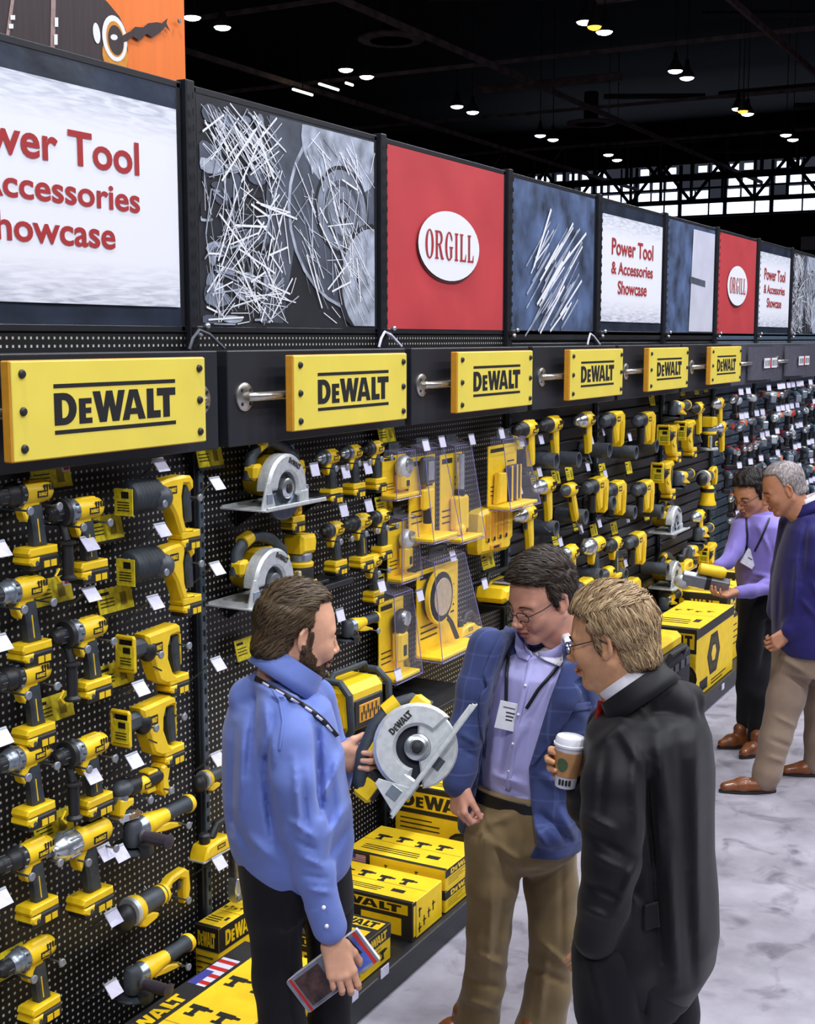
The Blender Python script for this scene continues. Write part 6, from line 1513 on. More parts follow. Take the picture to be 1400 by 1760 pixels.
def make_glasses(parent, M, m=BLK, round_=.0):
    g = MB()
    for s in (-1, 1):
        pts = []
        for i in range(25):
            a = 2 * PI * i / 24; e = 2.0 / 3.2
            y = .0225 * math.copysign(abs(math.cos(a)) ** e, math.cos(a)); z = .0145 * math.copysign(abs(math.sin(a)) ** e, math.sin(a))
            pts.append((.113 - abs(y + s * .033) * .16, s * .033 + y, -.008 + z))
        g.tube(pts, .0014, m, 6, M, caps=False)
        g.tube([(.104, s * .056, -.003), (.06, s * .076, .001), (.0, s * .082, .006), (-.022, s * .080, -.010)], .0016, m, 6, M)
    g.tube([(.1125, -.011, -.004), (.117, 0, -.001), (.1125, .011, -.004)], .0015, m, 6, M)
    o = g.build('spectacles', None); o.parent = parent; o.matrix_parent_inverse = parent.matrix_world.inverted()
    for s in (-1, 1):
        l = MB(); l.add([(.1125, s * .033, -.008)] + [(.113 - abs(.021 * math.cos(2 * PI * i / 16) + s * .033) * .16, s * .033 + .021 * math.cos(2 * PI * i / 16), -.008 + .0135 * math.sin(2 * PI * i / 16)) for i in range(16)], [(0, i + 1, (i + 1) % 16 + 1) for i in range(16)], GLASS, M)
        o2 = l.build('lens', o, fix=False); o2.matrix_parent_inverse = Matrix.Identity(4)
    return o
def hand_geo(M, curl, spread=.06, thumb=(.5, .3), right=True, res=.0025, wrist=.03):
    """curl: per finger (a1, a2, a3) radians; hand frame X fingers, Y thumb side, Z back of the hand"""
    f = Field((-.09, -.08, -.11), (.20, .10, .06), res)
    base = [(.086, .030), (.090, .009), (.085, -.012), (.077, -.031)]; Ls = [(.043, .026, .022), (.047, .030, .023), (.044, .028, .023), (.034, .021, .020)]; rs = [.0095, .0098, .0092, .0082]
    f.cone((-.06, 0, -.002), (.005, 0, -.002), .026, .026, .015, squash=((0, 0, 1), .72))
    for i, (bx, by) in enumerate(base): f.cone((.005, by * .55, -.003), (bx, by, 0), .0165, .0125, .014, squash=((0, 0, 1), .85))
    f.ell((.045, .004, -.012), (.038, .032, .012), .012); f.ell((.03, .026, -.012), (.03, .016, .014), .012)
    for i, (bx, by) in enumerate(base):
        p = np.array([bx, by, 0.]); a = 0; sp = (by / .03) * spread; r = rs[i]
        f.ell(p + np.array([0, 0, .003]), (.010, .009, .008), .006)
        for j in range(3):
            a += curl[i][j]; d = np.array([math.cos(a) * math.cos(sp), math.cos(a) * math.sin(sp), -math.sin(a)]); q = p + d * Ls[i][j]
            f.cone(p, q, r * (1.06, .97, .9)[j], r * (.97, .9, .76)[j], .0035); p = q
    tx, tz = thumb; p = np.array([.018, .030, -.010]); q = p + np.array([.030 * math.cos(tx) + .006, .030 * math.sin(tx), -.012 * tz * 2]); q2 = q + np.array([.030 * math.cos(tx * .55), .030 * math.sin(tx * .55) , -.03 * tz]); q3 = q2 + np.array([.026 * math.cos(tx * .15), .02 * math.sin(tx * .15), -.03 * tz])
    f.cone(p, q, .016, .0125, .01); f.cone(q, q2, .0122, .0105, .005); f.cone(q2, q3, .0105, .0085, .004)
    V, F = f.mesh(1)
    if not right: V = V * np.array([1, -1, 1]); F = F[:, ::-1]
    return apply(M, V), F
def join_geo(parts):
    Vs = []; Fs = []; n = 0; ix = []
    for V, F, mi in parts:
        Vs.append(V); Fs.append(F + n); n += len(V); ix.append(np.broadcast_to(np.asarray(mi), (len(F),)))
    return np.concatenate(Vs), np.concatenate(Fs), np.concatenate(ix)
def bounds(pts, pad): a = np.array(pts); return a.min(0) - pad, a.max(0) + pad
def beard_from(parent, head_VF, M, m, seed=5):
    V, F = head_VF; cen = V[F].mean(1); n = np.cross(V[F[:, 1]] - V[F[:, 0]], V[F[:, 3]] - V[F[:, 0]]); x, y, z = cen[:, 0], cen[:, 1], cen[:, 2]
    jaw = (z < -.052 + np.clip(.035 - x, -.02, .035) * .75) & (z > -.128) & (x > -.012 + (np.abs(z) - .05) * .2) & (np.abs(y) < .085)
    burn = (np.abs(y) > .052) & (x > -.004) & (x < .016 - np.clip(z, -.05, .01) * .15) & (z < .01) & (z > -.06)
    tash = (z < -.050) & (z > -.063) & (x > .09) & (np.abs(y) < .028)
    lips = (x > .093) & (np.abs(y) < .022) & (z < -.062) & (z > -.083)
    cheek = (z > -.085) & (x > .045) & (np.abs(y) > .030) & (z > -.080 + (x - .045) * .3)
    keep = (jaw & ~lips & ~cheek) | burn | tash
    Fk = F[keep]; VN = np.zeros_like(V)
    for i in range(4): np.add.at(VN, F[:, i], n)
    VN /= np.maximum(np.linalg.norm(VN, axis=1), 1e-12)[:, None]
    r = np.random.RandomState(seed); Vo = V + VN * (.0004 + .0012 * r.rand(len(V)))[:, None]
    used = np.unique(Fk); mp = -np.ones(len(V), int); mp[used] = np.arange(len(used)); V2 = Vo[used]; F2 = mp[Fk]
    vs, fs = hair_blades('beard', (V2, F2), 1500, .009, .0015, m, None, M, lambda p: np.array([.35, 0, -1.0]), (.0004, .0018), seed)
    b = len(V2); me = bpy.data.meshes.new('beard'); me.from_pydata(apply(M, V2).tolist() + vs, [], F2.tolist() + [tuple(b + i for i in q) for q in fs]); me.materials.append(m); me.update()
    q = bpy.data.objects.new('beard', me); C.objects.link(q); q.parent = parent; q.matrix_parent_inverse = parent.matrix_world.inverted(); return q
class Person:
    """pixel measures of the photograph, set at a real distance: P(px, py, off) lies off metres behind the person's own vertical plane"""
    def __init__(s, name_label, px, py, h, face):
        d = ray(px, py); t = (h - CAM[2]) / d[2]; top = CAM + d * t
        s.dep = (top - CAM) @ FW0; s.face = math.radians(face)
        s.root = np.array([top[0], top[1], 0.0])
        s.e = empty('person', tuple(s.root), name_label, 'person'); bpy.context.view_layer.update()
    def P(s, px, py, off=0.0):
        d = ray(px, py); return CAM + d * ((s.dep + off) / (d @ FW0))
    def gy(s, off=0.0): return 880 + FOC * math.tan(math.atan(CAM[2] / (s.dep + off)) - PITCH)
    def m(s, npx, py=1200): return npx / FOC * s.dep / math.cos(0) * 1.02
    def lv(s, rows, ratio=.66, ang=None, off=0.0):
        """rows: (py, x left, x right[, offset[, ratio]]) -> ellipse levels whose outline has that width in the picture"""
        out = []; psi = s.face if ang is None else math.radians(ang)
        for r in rows:
            o = off + (r[3] if len(r) > 3 else 0); rt = r[4] if len(r) > 4 else ratio
            a = s.P(r[1], r[0], o); b = s.P(r[2], r[0], o); c = (a + b) / 2; hw = np.linalg.norm(b - a) / 2
            # across direction (shoulder line) makes angle psi+90 with picture right
            W = hw / math.sqrt(math.sin(psi) ** 2 + (rt * math.cos(psi)) ** 2)
            wa = math.cos(psi) * RT + math.sin(psi) * FW0            # facing direction in the world
            out.append((c[2], c[0], c[1], rt * W, W, math.atan2(wa[1], wa[0])))
        return out
    def chain(s, rows):
        pts = [s.P(r[0], r[1], r[2]) for r in rows]; rs = [r[3] / FOC * s.dep * 1.03 for r in rows]; return pts, rs
    def folds(s, segs):
        """creases drawn as picture segments: (x0, y0, x1, y1, height m, width px[, near only])"""
        def fn(P):
            v = P - CAM; z = v @ FW; X = 700 + FOC * (v @ RT) / z; Y = 880 - FOC * (v @ UPC) / z; d = np.zeros(len(P))
            for (x0, y0, x1, y1, h, w_) in segs:
                dx, dy = x1 - x0, y1 - y0; L = dx * dx + dy * dy; t = np.clip(((X - x0) * dx + (Y - y0) * dy) / L, 0, 1)
                q = np.hypot(X - x0 - t * dx, Y - y0 - t * dy); d -= 1.7 * h * np.exp(-(q / (w_ * .8)) ** 2) * np.sin(np.clip(t, .04, .96) * PI) ** .5
            return d
        return fn
    def add(s, name, V, F, mats, midx=None): return surf(name, V, F, mats, s.e, midx)
def px_of(P):
    v = P - CAM; z = v @ FW; return 700 + FOC * (v @ RT) / z, 880 - FOC * (v @ UPC) / z, v @ FW0
def poly_sd(X, Y, poly):
    """signed distance (pixels, negative inside) to a picture polygon"""
    d = np.full(X.shape, 1e9); inside = np.zeros(X.shape, bool); n = len(poly)
    for i in range(n):
        x0, y0 = poly[i]; x1, y1 = poly[(i + 1) % n]; dx, dy = x1 - x0, y1 - y0
        t = np.clip(((X - x0) * dx + (Y - y0) * dy) / (dx * dx + dy * dy), 0, 1); d = np.minimum(d, np.hypot(X - x0 - t * dx, Y - y0 - t * dy))
        c = ((y0 <= Y) & (Y < y1)) | ((y1 <= Y) & (Y < y0)); xi = x0 + (Y - y0) * dx / (dy if abs(dy) > 1e-9 else 1e-9); inside ^= c & (X < xi)
    return np.where(inside, -d, d)
def cut_open(f, poly, dep_max, dep_px):
    """cut an opening (a jacket front) through the side of the field nearer than dep_max"""
    G = f.grid(); X, Y, Dp = px_of(G); sd = poly_sd(X, Y, poly) * dep_px
    f.D = np.maximum(f.D, -np.maximum(sd, (Dp - dep_max)))
def bvh_of(*objs):
    V = []; F = []
    for o in objs:
        n = len(V); V += [tuple(o.matrix_world @ v.co) for v in o.data.vertices]; F += [tuple(n + i for i in p.vertices) for p in o.data.polygons]
    return BVHTree.FromPolygons(V, F)
def cast(bv, x, y):
    d = Vector(ray(x, y)).normalized(); h = bv.ray_cast(Vector(CAM), d); return h
def drape(name, bv, poly, m, parent, lift=.005, step=6, thick=.004):
    """a flat cloth piece (lapel, flap, placket) laid on a garment: outline given in the picture, draped over the surface"""
    xs = [p[0] for p in poly]; ys = [p[1] for p in poly]; poly_ = poly
    gx = np.arange(min(xs), max(xs) + step, step); gy = np.arange(min(ys), max(ys) + step, step)
    X, Y = np.meshgrid(gx, gy); sd = poly_sd(X, Y, poly_); idx = -np.ones(X.shape, int); vs = []
    def snap(x, y):
        best = None
        for i in range(len(poly_)):
            x0, y0 = poly_[i]; x1, y1 = poly_[(i + 1) % len(poly_)]; dx, dy = x1 - x0, y1 - y0; t = min(1, max(0, ((x - x0) * dx + (y - y0) * dy) / (dx * dx + dy * dy))); q = (x0 + t * dx, y0 + t * dy); dd = math.hypot(q[0] - x, q[1] - y)
            if best is None or dd < best[0]: best = (dd, q)
        return best[1]
    for j in range(X.shape[0]):
        for i in range(X.shape[1]):
            if sd[j, i] > step * .75: continue
            x, y = X[j, i], Y[j, i]
            if sd[j, i] > -step * .3: x, y = snap(x, y)
            h = cast(bv, x, y)
            if h[0] is None: continue
            idx[j, i] = len(vs); vs.append(h[0] - Vector(ray(x, y)).normalized() * lift)
    fs = []
    for j in range(X.shape[0] - 1):
        for i in range(X.shape[1] - 1):
            q = [idx[j, i], idx[j, i + 1], idx[j + 1, i + 1], idx[j + 1, i]]; q = [k for k in q if k >= 0]
            if len(q) >= 3:
                if max((vs[a] - vs[b]).length for a in q for b in q) < .09: fs.append(tuple(q))
    if not fs: return None
    me = bpy.data.meshes.new(name); me.from_pydata([tuple(v) for v in vs], [], fs); me.materials.append(m); me.polygons.foreach_set('use_smooth', [True] * len(me.polygons)); me.update()
    o = bpy.data.objects.new(name, me); C.objects.link(o)
    sm = o.modifiers.new('thick', 'SOLIDIFY'); sm.thickness = thick; sm.offset = 0
    if parent is not None: o.parent = parent; o.matrix_parent_inverse = parent.matrix_world.inverted()
    return o
def resample(pts, n):
    L = [0]
    for i in range(1, len(pts)): L.append(L[-1] + math.hypot(pts[i][0] - pts[i - 1][0], pts[i][1] - pts[i - 1][1]))
    t = np.linspace(0, L[-1], n); return np.stack([np.interp(t, L, [p[0] for p in pts]), np.interp(t, L, [p[1] for p in pts])], 1)
def rails(name, bv, A, B, m, parent, lift=.008, n=26, k=7, thick=.005, puff=.0):
    """cloth piece between two edges drawn in the picture, laid over the garment (lapels, collar leaves, flaps)"""
    a, b = resample(A, n), resample(B, n); D = np.full((n, k), np.nan); XY = np.zeros((n, k, 2))
    for i in range(n):
        for j in range(k):
            q = a[i] + (b[i] - a[i]) * j / (k - 1); XY[i, j] = q; h = cast(bv, *q)
            if h[0] is not None: D[i, j] = (np.array(h[0]) - CAM) @ FW
    if np.isnan(D).all(): return None
    med = np.nanmedian(D); D[np.abs(D - med) > .16] = np.nan
    for i in range(n):
        r = D[i]
        if np.isnan(r).all(): D[i] = D[i - 1] if i and not np.isnan(D[i - 1]).all() else med
        else: idx = np.where(~np.isnan(r))[0]; D[i] = np.interp(np.arange(k), idx, r[idx])
    for _ in range(2):
        Dp = np.pad(D, 1, mode='edge'); D = (Dp[1:-1, 1:-1] * 2 + Dp[:-2, 1:-1] + Dp[2:, 1:-1] + Dp[1:-1, :-2] + Dp[1:-1, 2:]) / 6
    vs = []; fs = []
    for i in range(n):
        for j in range(k):
            r = ray(*XY[i, j]); vs.append(CAM + r * ((D[i, j] - lift - puff * math.sin(PI * j / (k - 1))) / (r @ FW)))
    for i in range(n - 1):
        for j in range(k - 1): fs.append((i * k + j, i * k + j + 1, (i + 1) * k + j + 1, (i + 1) * k + j))
    me = bpy.data.meshes.new(name); me.from_pydata([tuple(v) for v in vs], [], fs); me.materials.append(m); me.polygons.foreach_set('use_smooth', [True] * len(me.polygons)); me.update()
    o = bpy.data.objects.new(name, me); C.objects.link(o); sm = o.modifiers.new('thick', 'SOLIDIFY'); sm.thickness = thick; sm.offset = 0
    if parent is not None: o.parent = parent; o.matrix_parent_inverse = parent.matrix_world.inverted()
    return o
def strap(name, bv, pts, width, m, parent, lift=.004, n=30):
    """a flat strap following a garment along a picture polyline"""
    L = [0]; 
    for i in range(1, len(pts)): L.append(L[-1] + math.hypot(pts[i][0] - pts[i - 1][0], pts[i][1] - pts[i - 1][1]))
    out = []
    for t in np.linspace(0, L[-1], n):
        x = np.interp(t, L, [p[0] for p in pts]); y = np.interp(t, L, [p[1] for p in pts]); h = cast(bv, x, y)
        if h[0] is None: continue
        out.append((h[0] - Vector(ray(x, y)).normalized() * lift, h[1]))
    mb = MB(); vs = []; fs = []
    if len(out) < 2: return None
    for i, (p, nn) in enumerate(out):
        d = (out[min(i + 1, len(out) - 1)][0] - out[max(i - 1, 0)][0]).normalized(); sd = d.cross(Vector(FW)).normalized()
        vs += [p - sd * width / 2, p + sd * width / 2]
    for i in range(len(out) - 1): fs.append((2 * i, 2 * i + 1, 2 * i + 3, 2 * i + 2))
    mb.add(vs, fs, m); o = mb.build(name, None)
    sm = o.modifiers.new('thick', 'SOLIDIFY'); sm.thickness = .0025; sm.offset = 0
    if parent is not None: o.parent = parent; o.matrix_parent_inverse = parent.matrix_world.inverted()
    return o
def collar_band(name, c, up, fwd, a, b, h, open_deg, flare, m, parent, tilt_drop=.03, thick=.004, n=40, fold=0.0):
    """collar ring round the neck: centre c, radii a (forward) b (side), height h, opening to the front"""
    up = Vector(up).normalized(); f = Vector(fwd); f = (f - up * f.dot(up)).normalized(); l = up.cross(f); vs = []; fs = []
    rows = [(0, 1.0), (1, 1.0)] if not fold else [(0.0, 1.0), (1.0, .97), (1.06, 1.02), (1.0 - fold * .55, 1.12), (1.0 - fold, 1.17)]
    for i in range(n + 1):
        t = math.radians(open_deg / 2 + (360 - open_deg) * i / n); fr = .5 + .5 * math.cos(t)
        for (k, rad) in rows:
            q = 1 + flare * (k if not fold else 0); rd = rad * q
            p = Vector(c) + f * (a * rd * math.cos(t)) + l * (b * rd * math.sin(t)) + up * (h * k - tilt_drop * fr); vs.append(p)
    r = len(rows)
    for i in range(n):
        for k in range(r - 1): fs.append((i * r + k, (i + 1) * r + k, (i + 1) * r + k + 1, i * r + k + 1))
    mb = MB(); mb.add(vs, fs, m); o = mb.build(name, None)
    sm = o.modifiers.new('thick', 'SOLIDIFY'); sm.thickness = thick; sm.offset = 0
    if parent is not None: o.parent = parent; o.matrix_parent_inverse = parent.matrix_world.inverted()
    return o
def shoe(parent, heel, toe, m, sole=None, w_=.044):
    """leather shoe from heel to toe on the floor"""
    h = np.array(heel, float); t = np.array(toe, float); h[2] = t[2] = 0; d = t - h; L = np.linalg.norm(d); d /= L; s = np.array([-d[1], d[0], 0])
    f = Field(np.minimum(h, t) - .09 - np.array([0, 0, -.06]), np.maximum(h, t) + np.array([.09, .09, .17]), .006); z = UPW
    f.cone(h + d * .04 + z * .042, h + d * L * .6 + z * .040, .040, .042, .02); f.cone(h + d * L * .6 + z * .04, h + d * (L - .03) + z * .030, .043, .028, .02); f.cone(h + d * .05 + z * .05, h + d * .07 + z * .11, .038, .042, .02)
    G = f.grid(); f.D = np.maximum(f.D, .012 - G[..., 2])
    V, F = f.mesh(1); o = surf('shoe', V, F, m, parent)
    b = MB(); pts = []
    for i in range(24):
        a = 2 * PI * i / 24; u = .5 + .5 * math.cos(a); ww = w_ * (1.0 if .35 < u < .8 else .86) * math.sin(a)
        pts.append((u, ww))
    vs = [tuple(h + d * (.0 + u * (L + .004)) + s * ww + z * zz) for zz in (.0, .016) for u, ww in pts]
    b.add(vs, [(i, (i + 1) % 24, 24 + (i + 1) % 24, 24 + i) for i in range(24)] + [tuple(range(24))[::-1], tuple(24 + i for i in range(24))], sole or BLK); q = b.build('sole', o); q.matrix_parent_inverse = o.matrix_world.inverted() if False else Matrix.Identity(4)
    q.matrix_parent_inverse = (o.parent.matrix_world @ o.matrix_parent_inverse).inverted() if False else Matrix.Identity(4)
    return o
SKIN1 = mat_skin('skin_fair', rgb(222, 168, 138)); SKIN2 = mat_skin('skin_rosy', rgb(216, 158, 134)); SKIN3 = mat_skin('skin_warm', rgb(214, 160, 118)); SKIN4 = mat_skin('skin_tan', rgb(196, 138, 106))
BLUE = mat_cloth('shirt_blue', rgb(108, 128, 198), var=.04); LILAC = mat_cloth('shirt_lilac', rgb(186, 184, 238), var=.03); PURPLE = mat_cloth('shirt_purple', rgb(146, 132, 214), var=.05)
BLAZER = mat_cloth('blazer_blue', rgb(58, 70, 118), var=.10, check=rgb(92, 106, 160)); SUIT = mat_cloth('suit_black', rgb(15, 14, 19), rough=.55, var=.06, sheen=.06); NAVY = mat_cloth('blazer_navy', rgb(34, 30, 100), rough=.7, var=.08)
TROUD = mat_cloth('trousers_black', rgb(20, 19, 25), var=.08, sheen=.05); KHAKI = mat_cloth('trousers_khaki', rgb(128, 108, 74), var=.07); KHAKI2 = mat_cloth('trousers_taupe', rgb(142, 122, 106), var=.06); CWHT = mat_cloth('collar_white', rgb(232, 230, 240), var=.02)
LEATH = mat('shoe_leather', rgb(128, 72, 36), .35, noise=.12, nscale=20, coat=.3); BELT = mat('belt_black', rgb(20, 20, 22), .4, noise=.05)
HAIR1 = mat_hair('hair_brown', rgb(34, 24, 16), rgb(112, 92, 66)); HAIR2 = mat_hair('hair_dark_brown', rgb(24, 17, 15), rgb(84, 72, 62)); HAIR3 = mat_hair('hair_blond', rgb(104, 78, 48), rgb(216, 186, 144)); HAIR4 = mat_hair('hair_black_brown', rgb(14, 10, 10), rgb(48, 40, 38)); HAIR5 = mat_hair('hair_silver', rgb(104, 96, 94), rgb(206, 196, 196))
BEARD = mat_hair('beard_brown', rgb(38, 26, 18), rgb(96, 74, 54))

def person_body(p, head, Mh, core, skin, hands, smile=0, brow=None):
    brow = brow or HAIR2
    """skin surface: head and neck, trunk and limbs under the clothes, hands"""
    V, F = head.mesh(1)
    cen = V[F].mean(1); mi = np.zeros(len(F), int)
    lip = (cen[:, 0] > .094) & (np.abs(cen[:, 1]) < .021) & (cen[:, 2] < -.0615 - np.abs(cen[:, 1]) * .12) & (cen[:, 2] > -.0825 + np.abs(cen[:, 1]) * .25); mi[lip] = 1
    ml = (cen[:, 0] > .09) & (np.abs(cen[:, 1]) < .022) & (np.abs(cen[:, 2] + .0708 - smile * np.abs(cen[:, 1]) * .15) < .0016); mi[ml] = 2
    parts = [(apply(Mh, V), F, mi)]
    Vc, Fc = core.mesh(1); parts.append((Vc, Fc, 0))
    for Vh, Fh in hands: parts.append((Vh, Fh, 0))
    V, F, mi = join_geo(parts)
    o = p.add('body', V, F, [skin, LIP, MOUTH], mi)
    for s in (-1, 1):
        e = MB(); e.ball((.0812, s * .031, -.0075), .0118, EYEW, Mh, 14, 10); e.ball((.0918, s * .030, -.0105), (.0025, .0055, .0055), IRIS, Mh, 12, 8)
        q = e.build('eye', None); q.parent = p.e; q.matrix_parent_inverse = p.e.matrix_world.inverted()
        br = MB()
        for i in range(26):
            u = i / 25; y = s * (.014 + .036 * u); x = .0985 - .018 * u * u; z = .016 + .005 * math.sin(u * PI) - .006 * u
            br.add([(x, y, z - .0028), (x + .002, y + s * .004, z - .001), (x + .001, y + s * .006, z + .0035), (x - .001, y + s * .001, z + .0025)], [(0, 1, 2, 3)], brow, Mh)
        q = br.build('eyebrow', None, fix=False); q.parent = p.e; q.matrix_parent_inverse = p.e.matrix_world.inverted()
    return o
def body_core(p, torso_lv, limbs, shrink=.82, res=.016):
    pts = [(l[1], l[2], l[0]) for l in torso_lv] + [q for c in limbs for q in c[0]]
    lo, hi = bounds(pts, .32); f = Field(lo, hi, res)
    f.stack([(l[0], l[1], l[2], l[3] * shrink, l[4] * shrink, l[5]) for l in torso_lv], .04)
    for c in limbs: f.chain(c[0], [max(r * .58, .018) for r in c[1]], .03)
    return f
def garment(p, torso, chains, res=.0075, k=.03, folds=(), noise=.0, p_=2.3, relax=2, extra=None, nsc=(16, 16, 9), chain_k=.03):
    pts = [(l[1], l[2], l[0]) for l in (torso or [])] + [q for c in chains for q in c[0]]
    lo, hi = bounds(pts, .30 if torso else .16); f = Field(lo, hi, res)
    if torso: f.stack(torso, k, p_)
    for c in chains: f.chain(c[0], c[1], chain_k)
    if extra: extra(f)
    if folds: f.warp(p.folds(folds))
    if noise: f.warp(lambda P: noise * vnoise(P * np.array(nsc), 2) + noise * .5 * vnoise(P * np.array(nsc) * 2.3, 5))
    return f

# ================= man in the blue shirt, holding the saw =================
p1 = Person('man with receding brown hair in a blue dress shirt holding a saw and a magazine', 520, 1000, 1.84, 25)
T1 = [(1180, 446, 540), (1190, 428, 556), (1204, 404, 568), (1225, 390, 574), (1260, 381, 582), (1320, 381, 592), (1380, 383, 602), (1430, 388, 606), (1465, 396, 602), (1492, 412, 592)]
tor1 = p1.lv(T1, .74)
arm1 = p1.chain([(478, 1236, -.15, 40), (492, 1275, -.18, 42), (506, 1340, -.21, 40), (520, 1420, -.215, 37), (540, 1500, -.205, 33), (556, 1560, -.20, 29)])
cuff1 = p1.chain([(553, 1552, -.20, 30), (566, 1592, -.19, 29.5)])
arm1b = p1.chain([(540, 1200, .12, 38), (560, 1290, .17, 37), (568, 1345, .17, 33), (588, 1312, .12, 26), (598, 1296, .08, 22)])
legs1 = [p1.chain([(476, 1470, -.06, 60), (478, 1560, -.07, 54), (482, 1680, -.07, 46), (488, 1790, -.07, 42), (492, 1880, -.05, 38), (494, p1.gy(-.05) - 34, -.05, 38)]), p1.chain([(545, 1475, .06, 56), (556, 1560, .07, 50), (562, 1680, .07, 43), (566, 1790, .07, 40), (570, 1880, .08, 37), (572, p1.gy(.08) - 34, .08, 37)])]
F1 = [(455, 1205, 470, 1310, .010, 9), (440, 1200, 425, 1330, -.008, 10), (418, 1240, 412, 1420, .009, 12), (402, 1250, 398, 1430, -.007, 8), (470, 1215, 455, 1330, -.012, 7), (455, 1330, 470, 1450, -.016, 8), (490, 1210, 530, 1185, .006, 6), (462, 1195, 505, 1200, .008, 5), (545, 1240, 550, 1400, -.016, 8), (552, 1380, 590, 1290, .010, 10), (565, 1440, 598, 1380, .008, 9), (560, 1480, 600, 1420, -.007, 8), (430, 1440, 470, 1478, .009, 10), (400, 1400, 430, 1470, -.007, 9), (505, 1300, 515, 1440, .010, 7), (520, 1330, 528, 1450, -.009, 6), (498, 1410, 540, 1440, .009, 6), (500, 1440, 545, 1462, -.007, 5), (512, 1470, 556, 1490, .008, 6), (520, 1505, 562, 1510, -.006, 5), (530, 1530, 570, 1535, .007, 5), (430, 1170, 480, 1195, .007, 8), (490, 1165, 545, 1220, -.005, 8), (575, 1300, 585, 1400, .006, 8)]
trap1 = [p1.chain([(470, 1178, -.03, 32), (474, 1218, -.12, 35)]), p1.chain([(470, 1178, -.02, 32), (528, 1196, .10, 32)]), p1.chain([(466, 1178, -.03, 32), (430, 1200, 0, 38)])]
sh = garment(p1, tor1, [arm1, arm1b] + trap1, .007, .03, F1, .0022, 2.25, chain_k=.02)
V, F = sh.mesh(1); shirt1 = p1.add('shirt', V, F, BLUE)
cf = garment(p1, None, [cuff1], .006, .02); V, F = cf.mesh(1); p1.add('cuff', V, F, BLUE)
cf = garment(p1, None, [p1.chain([(594, 1300, .09, 24), (604, 1290, .072, 24)])], .006, .02); V, F = cf.mesh(1); p1.add('cuff', V, F, BLUE)
for (x, y) in ((556, 1560), (561, 1592)):
    b = MB(); Q = p1.P(x, y, -.26); b.ball(Q, .006, WHT, n=8, k=6); q = b.build('button', None); q.parent = p1.e; q.matrix_parent_inverse = p1.e.matrix_world.inverted()
hip1 = p1.lv([(1440, 398, 598), (1480, 408, 600), (1520, 414, 604), (1545, 418, 606)], .8)
tr = garment(p1, hip1, legs1, .009, .04, [(500, 1520, 480, 1700, .008, 10), (560, 1500, 560, 1700, -.007, 9), (520, 1540, 528, 1740, -.014, 8)], .003); V, F = tr.mesh(2); p1.add('trousers', V, F, TROUD)
for (x0, x1, o0) in ((470, 560, -.07), (560, 640, .08)):
    h = p1.P(x0, p1.gy(o0), o0); t = p1.P(x1, p1.gy(o0 + .05), o0 + .05); shoe(p1.e, h, t, mat('shoe_black', rgb(26, 22, 22), .3), BLK)
M1 = head_matrix(p1.P(511, 1082, -.01), 27, 14, 0, 1.07)
hd = head_field(smile=.5, neck_tilt=-.16)
# hands: right one hangs over the magazine, left one grips the saw handle
xd = -UPC * .93 + RT * .30 - FW * .05; xd /= np.linalg.norm(xd); zd = -FW + RT * .25; zd -= xd * (zd @ xd); zd /= np.linalg.norm(zd); yd = np.cross(zd, xd)
H1R = frame_mat(p1.P(572, 1622, -.185), xd, yd, zd)
hr = hand_geo(H1R, [(.25, .75, .5), (.28, .8, .5), (.3, .8, .5), (.35, .8, .5)], .05, (.6, .6), True)
sc = p1.P(716, 1284, -.02); vr = ray(716, 1284); vr /= np.linalg.norm(vr); zl = -RT * .79 + UPC * .61; zl -= vr * (zl @ vr) * .8; zl /= np.linalg.norm(zl); yl = -vr; yl -= zl * (yl @ zl); yl /= np.linalg.norm(yl); xl = np.cross(yl, zl)
MSAW = frame_mat(sc, xl, yl, zl) @ Matrix.Scale(1.12, 4)
grip = np.array((MSAW @ Vector((.112, -.03, .085)))[:])
xd2 = RT * .96 - UPC * .10 + FW * .05; xd2 /= np.linalg.norm(xd2); zd2 = FW * .97 - RT * .1; zd2 -= xd2 * (zd2 @ xd2); zd2 /= np.linalg.norm(zd2); yd2 = np.cross(zd2, xd2)
H1L = frame_mat(grip + zd2 * .034 - xd2 * .072 + UPC * .0, xd2, yd2, zd2)
hl_ = hand_geo(H1L, [(.95, 1.35, .85), (1.0, 1.35, .85), (1.0, 1.35, .85), (1.05, 1.3, .85)], .03, (.9, -.2), False)
person_body(p1, hd, M1, body_core(p1, tor1[2:-1], [arm1, arm1b] + legs1), SKIN1, [hr, hl_], .5)
def fl1(p): return (.9 if p[2] > .05 else .25, 0.15 * p[1] * 8, -.55 if p[2] < .06 else -.15)
make_hair(p1.e, M1, HAIR1, dict(flow=lambda p: np.array([.9, .25, .05]) if p[2] > .065 else np.array([-.75, 0, -.8]), line=.082, fx=.030, temple=.5, grow=.007, top=1.0, low=.078, lift=(.001, .007)), dens=4200, L=.045, w_=.0024, seed=3)
beard_from(p1.e, hd.mesh(1), M1, BEARD)
nf1 = np.array((M1.to_3x3() @ Vector((1, 0, 0)))[:]); fd1 = math.cos(p1.face) * RT + math.sin(p1.face) * FW0
collar_band('collar', p1.P(482, 1170, -.03), UPW * .80 + fd1 * .60, fd1, .090, .086, .064, 30, .0, BLUE, p1.e, .0, fold=1.05)
bv1 = bvh_of(shirt1)
s_ = strap('lanyard', bv1, [(438, 1166), (464, 1181), (500, 1201), (532, 1220), (556, 1240), (578, 1266)], .017, BLK, None, .006)
tag(s_, 'black lanyard with pale print round the neck of the man in the blue shirt', 'lanyard')
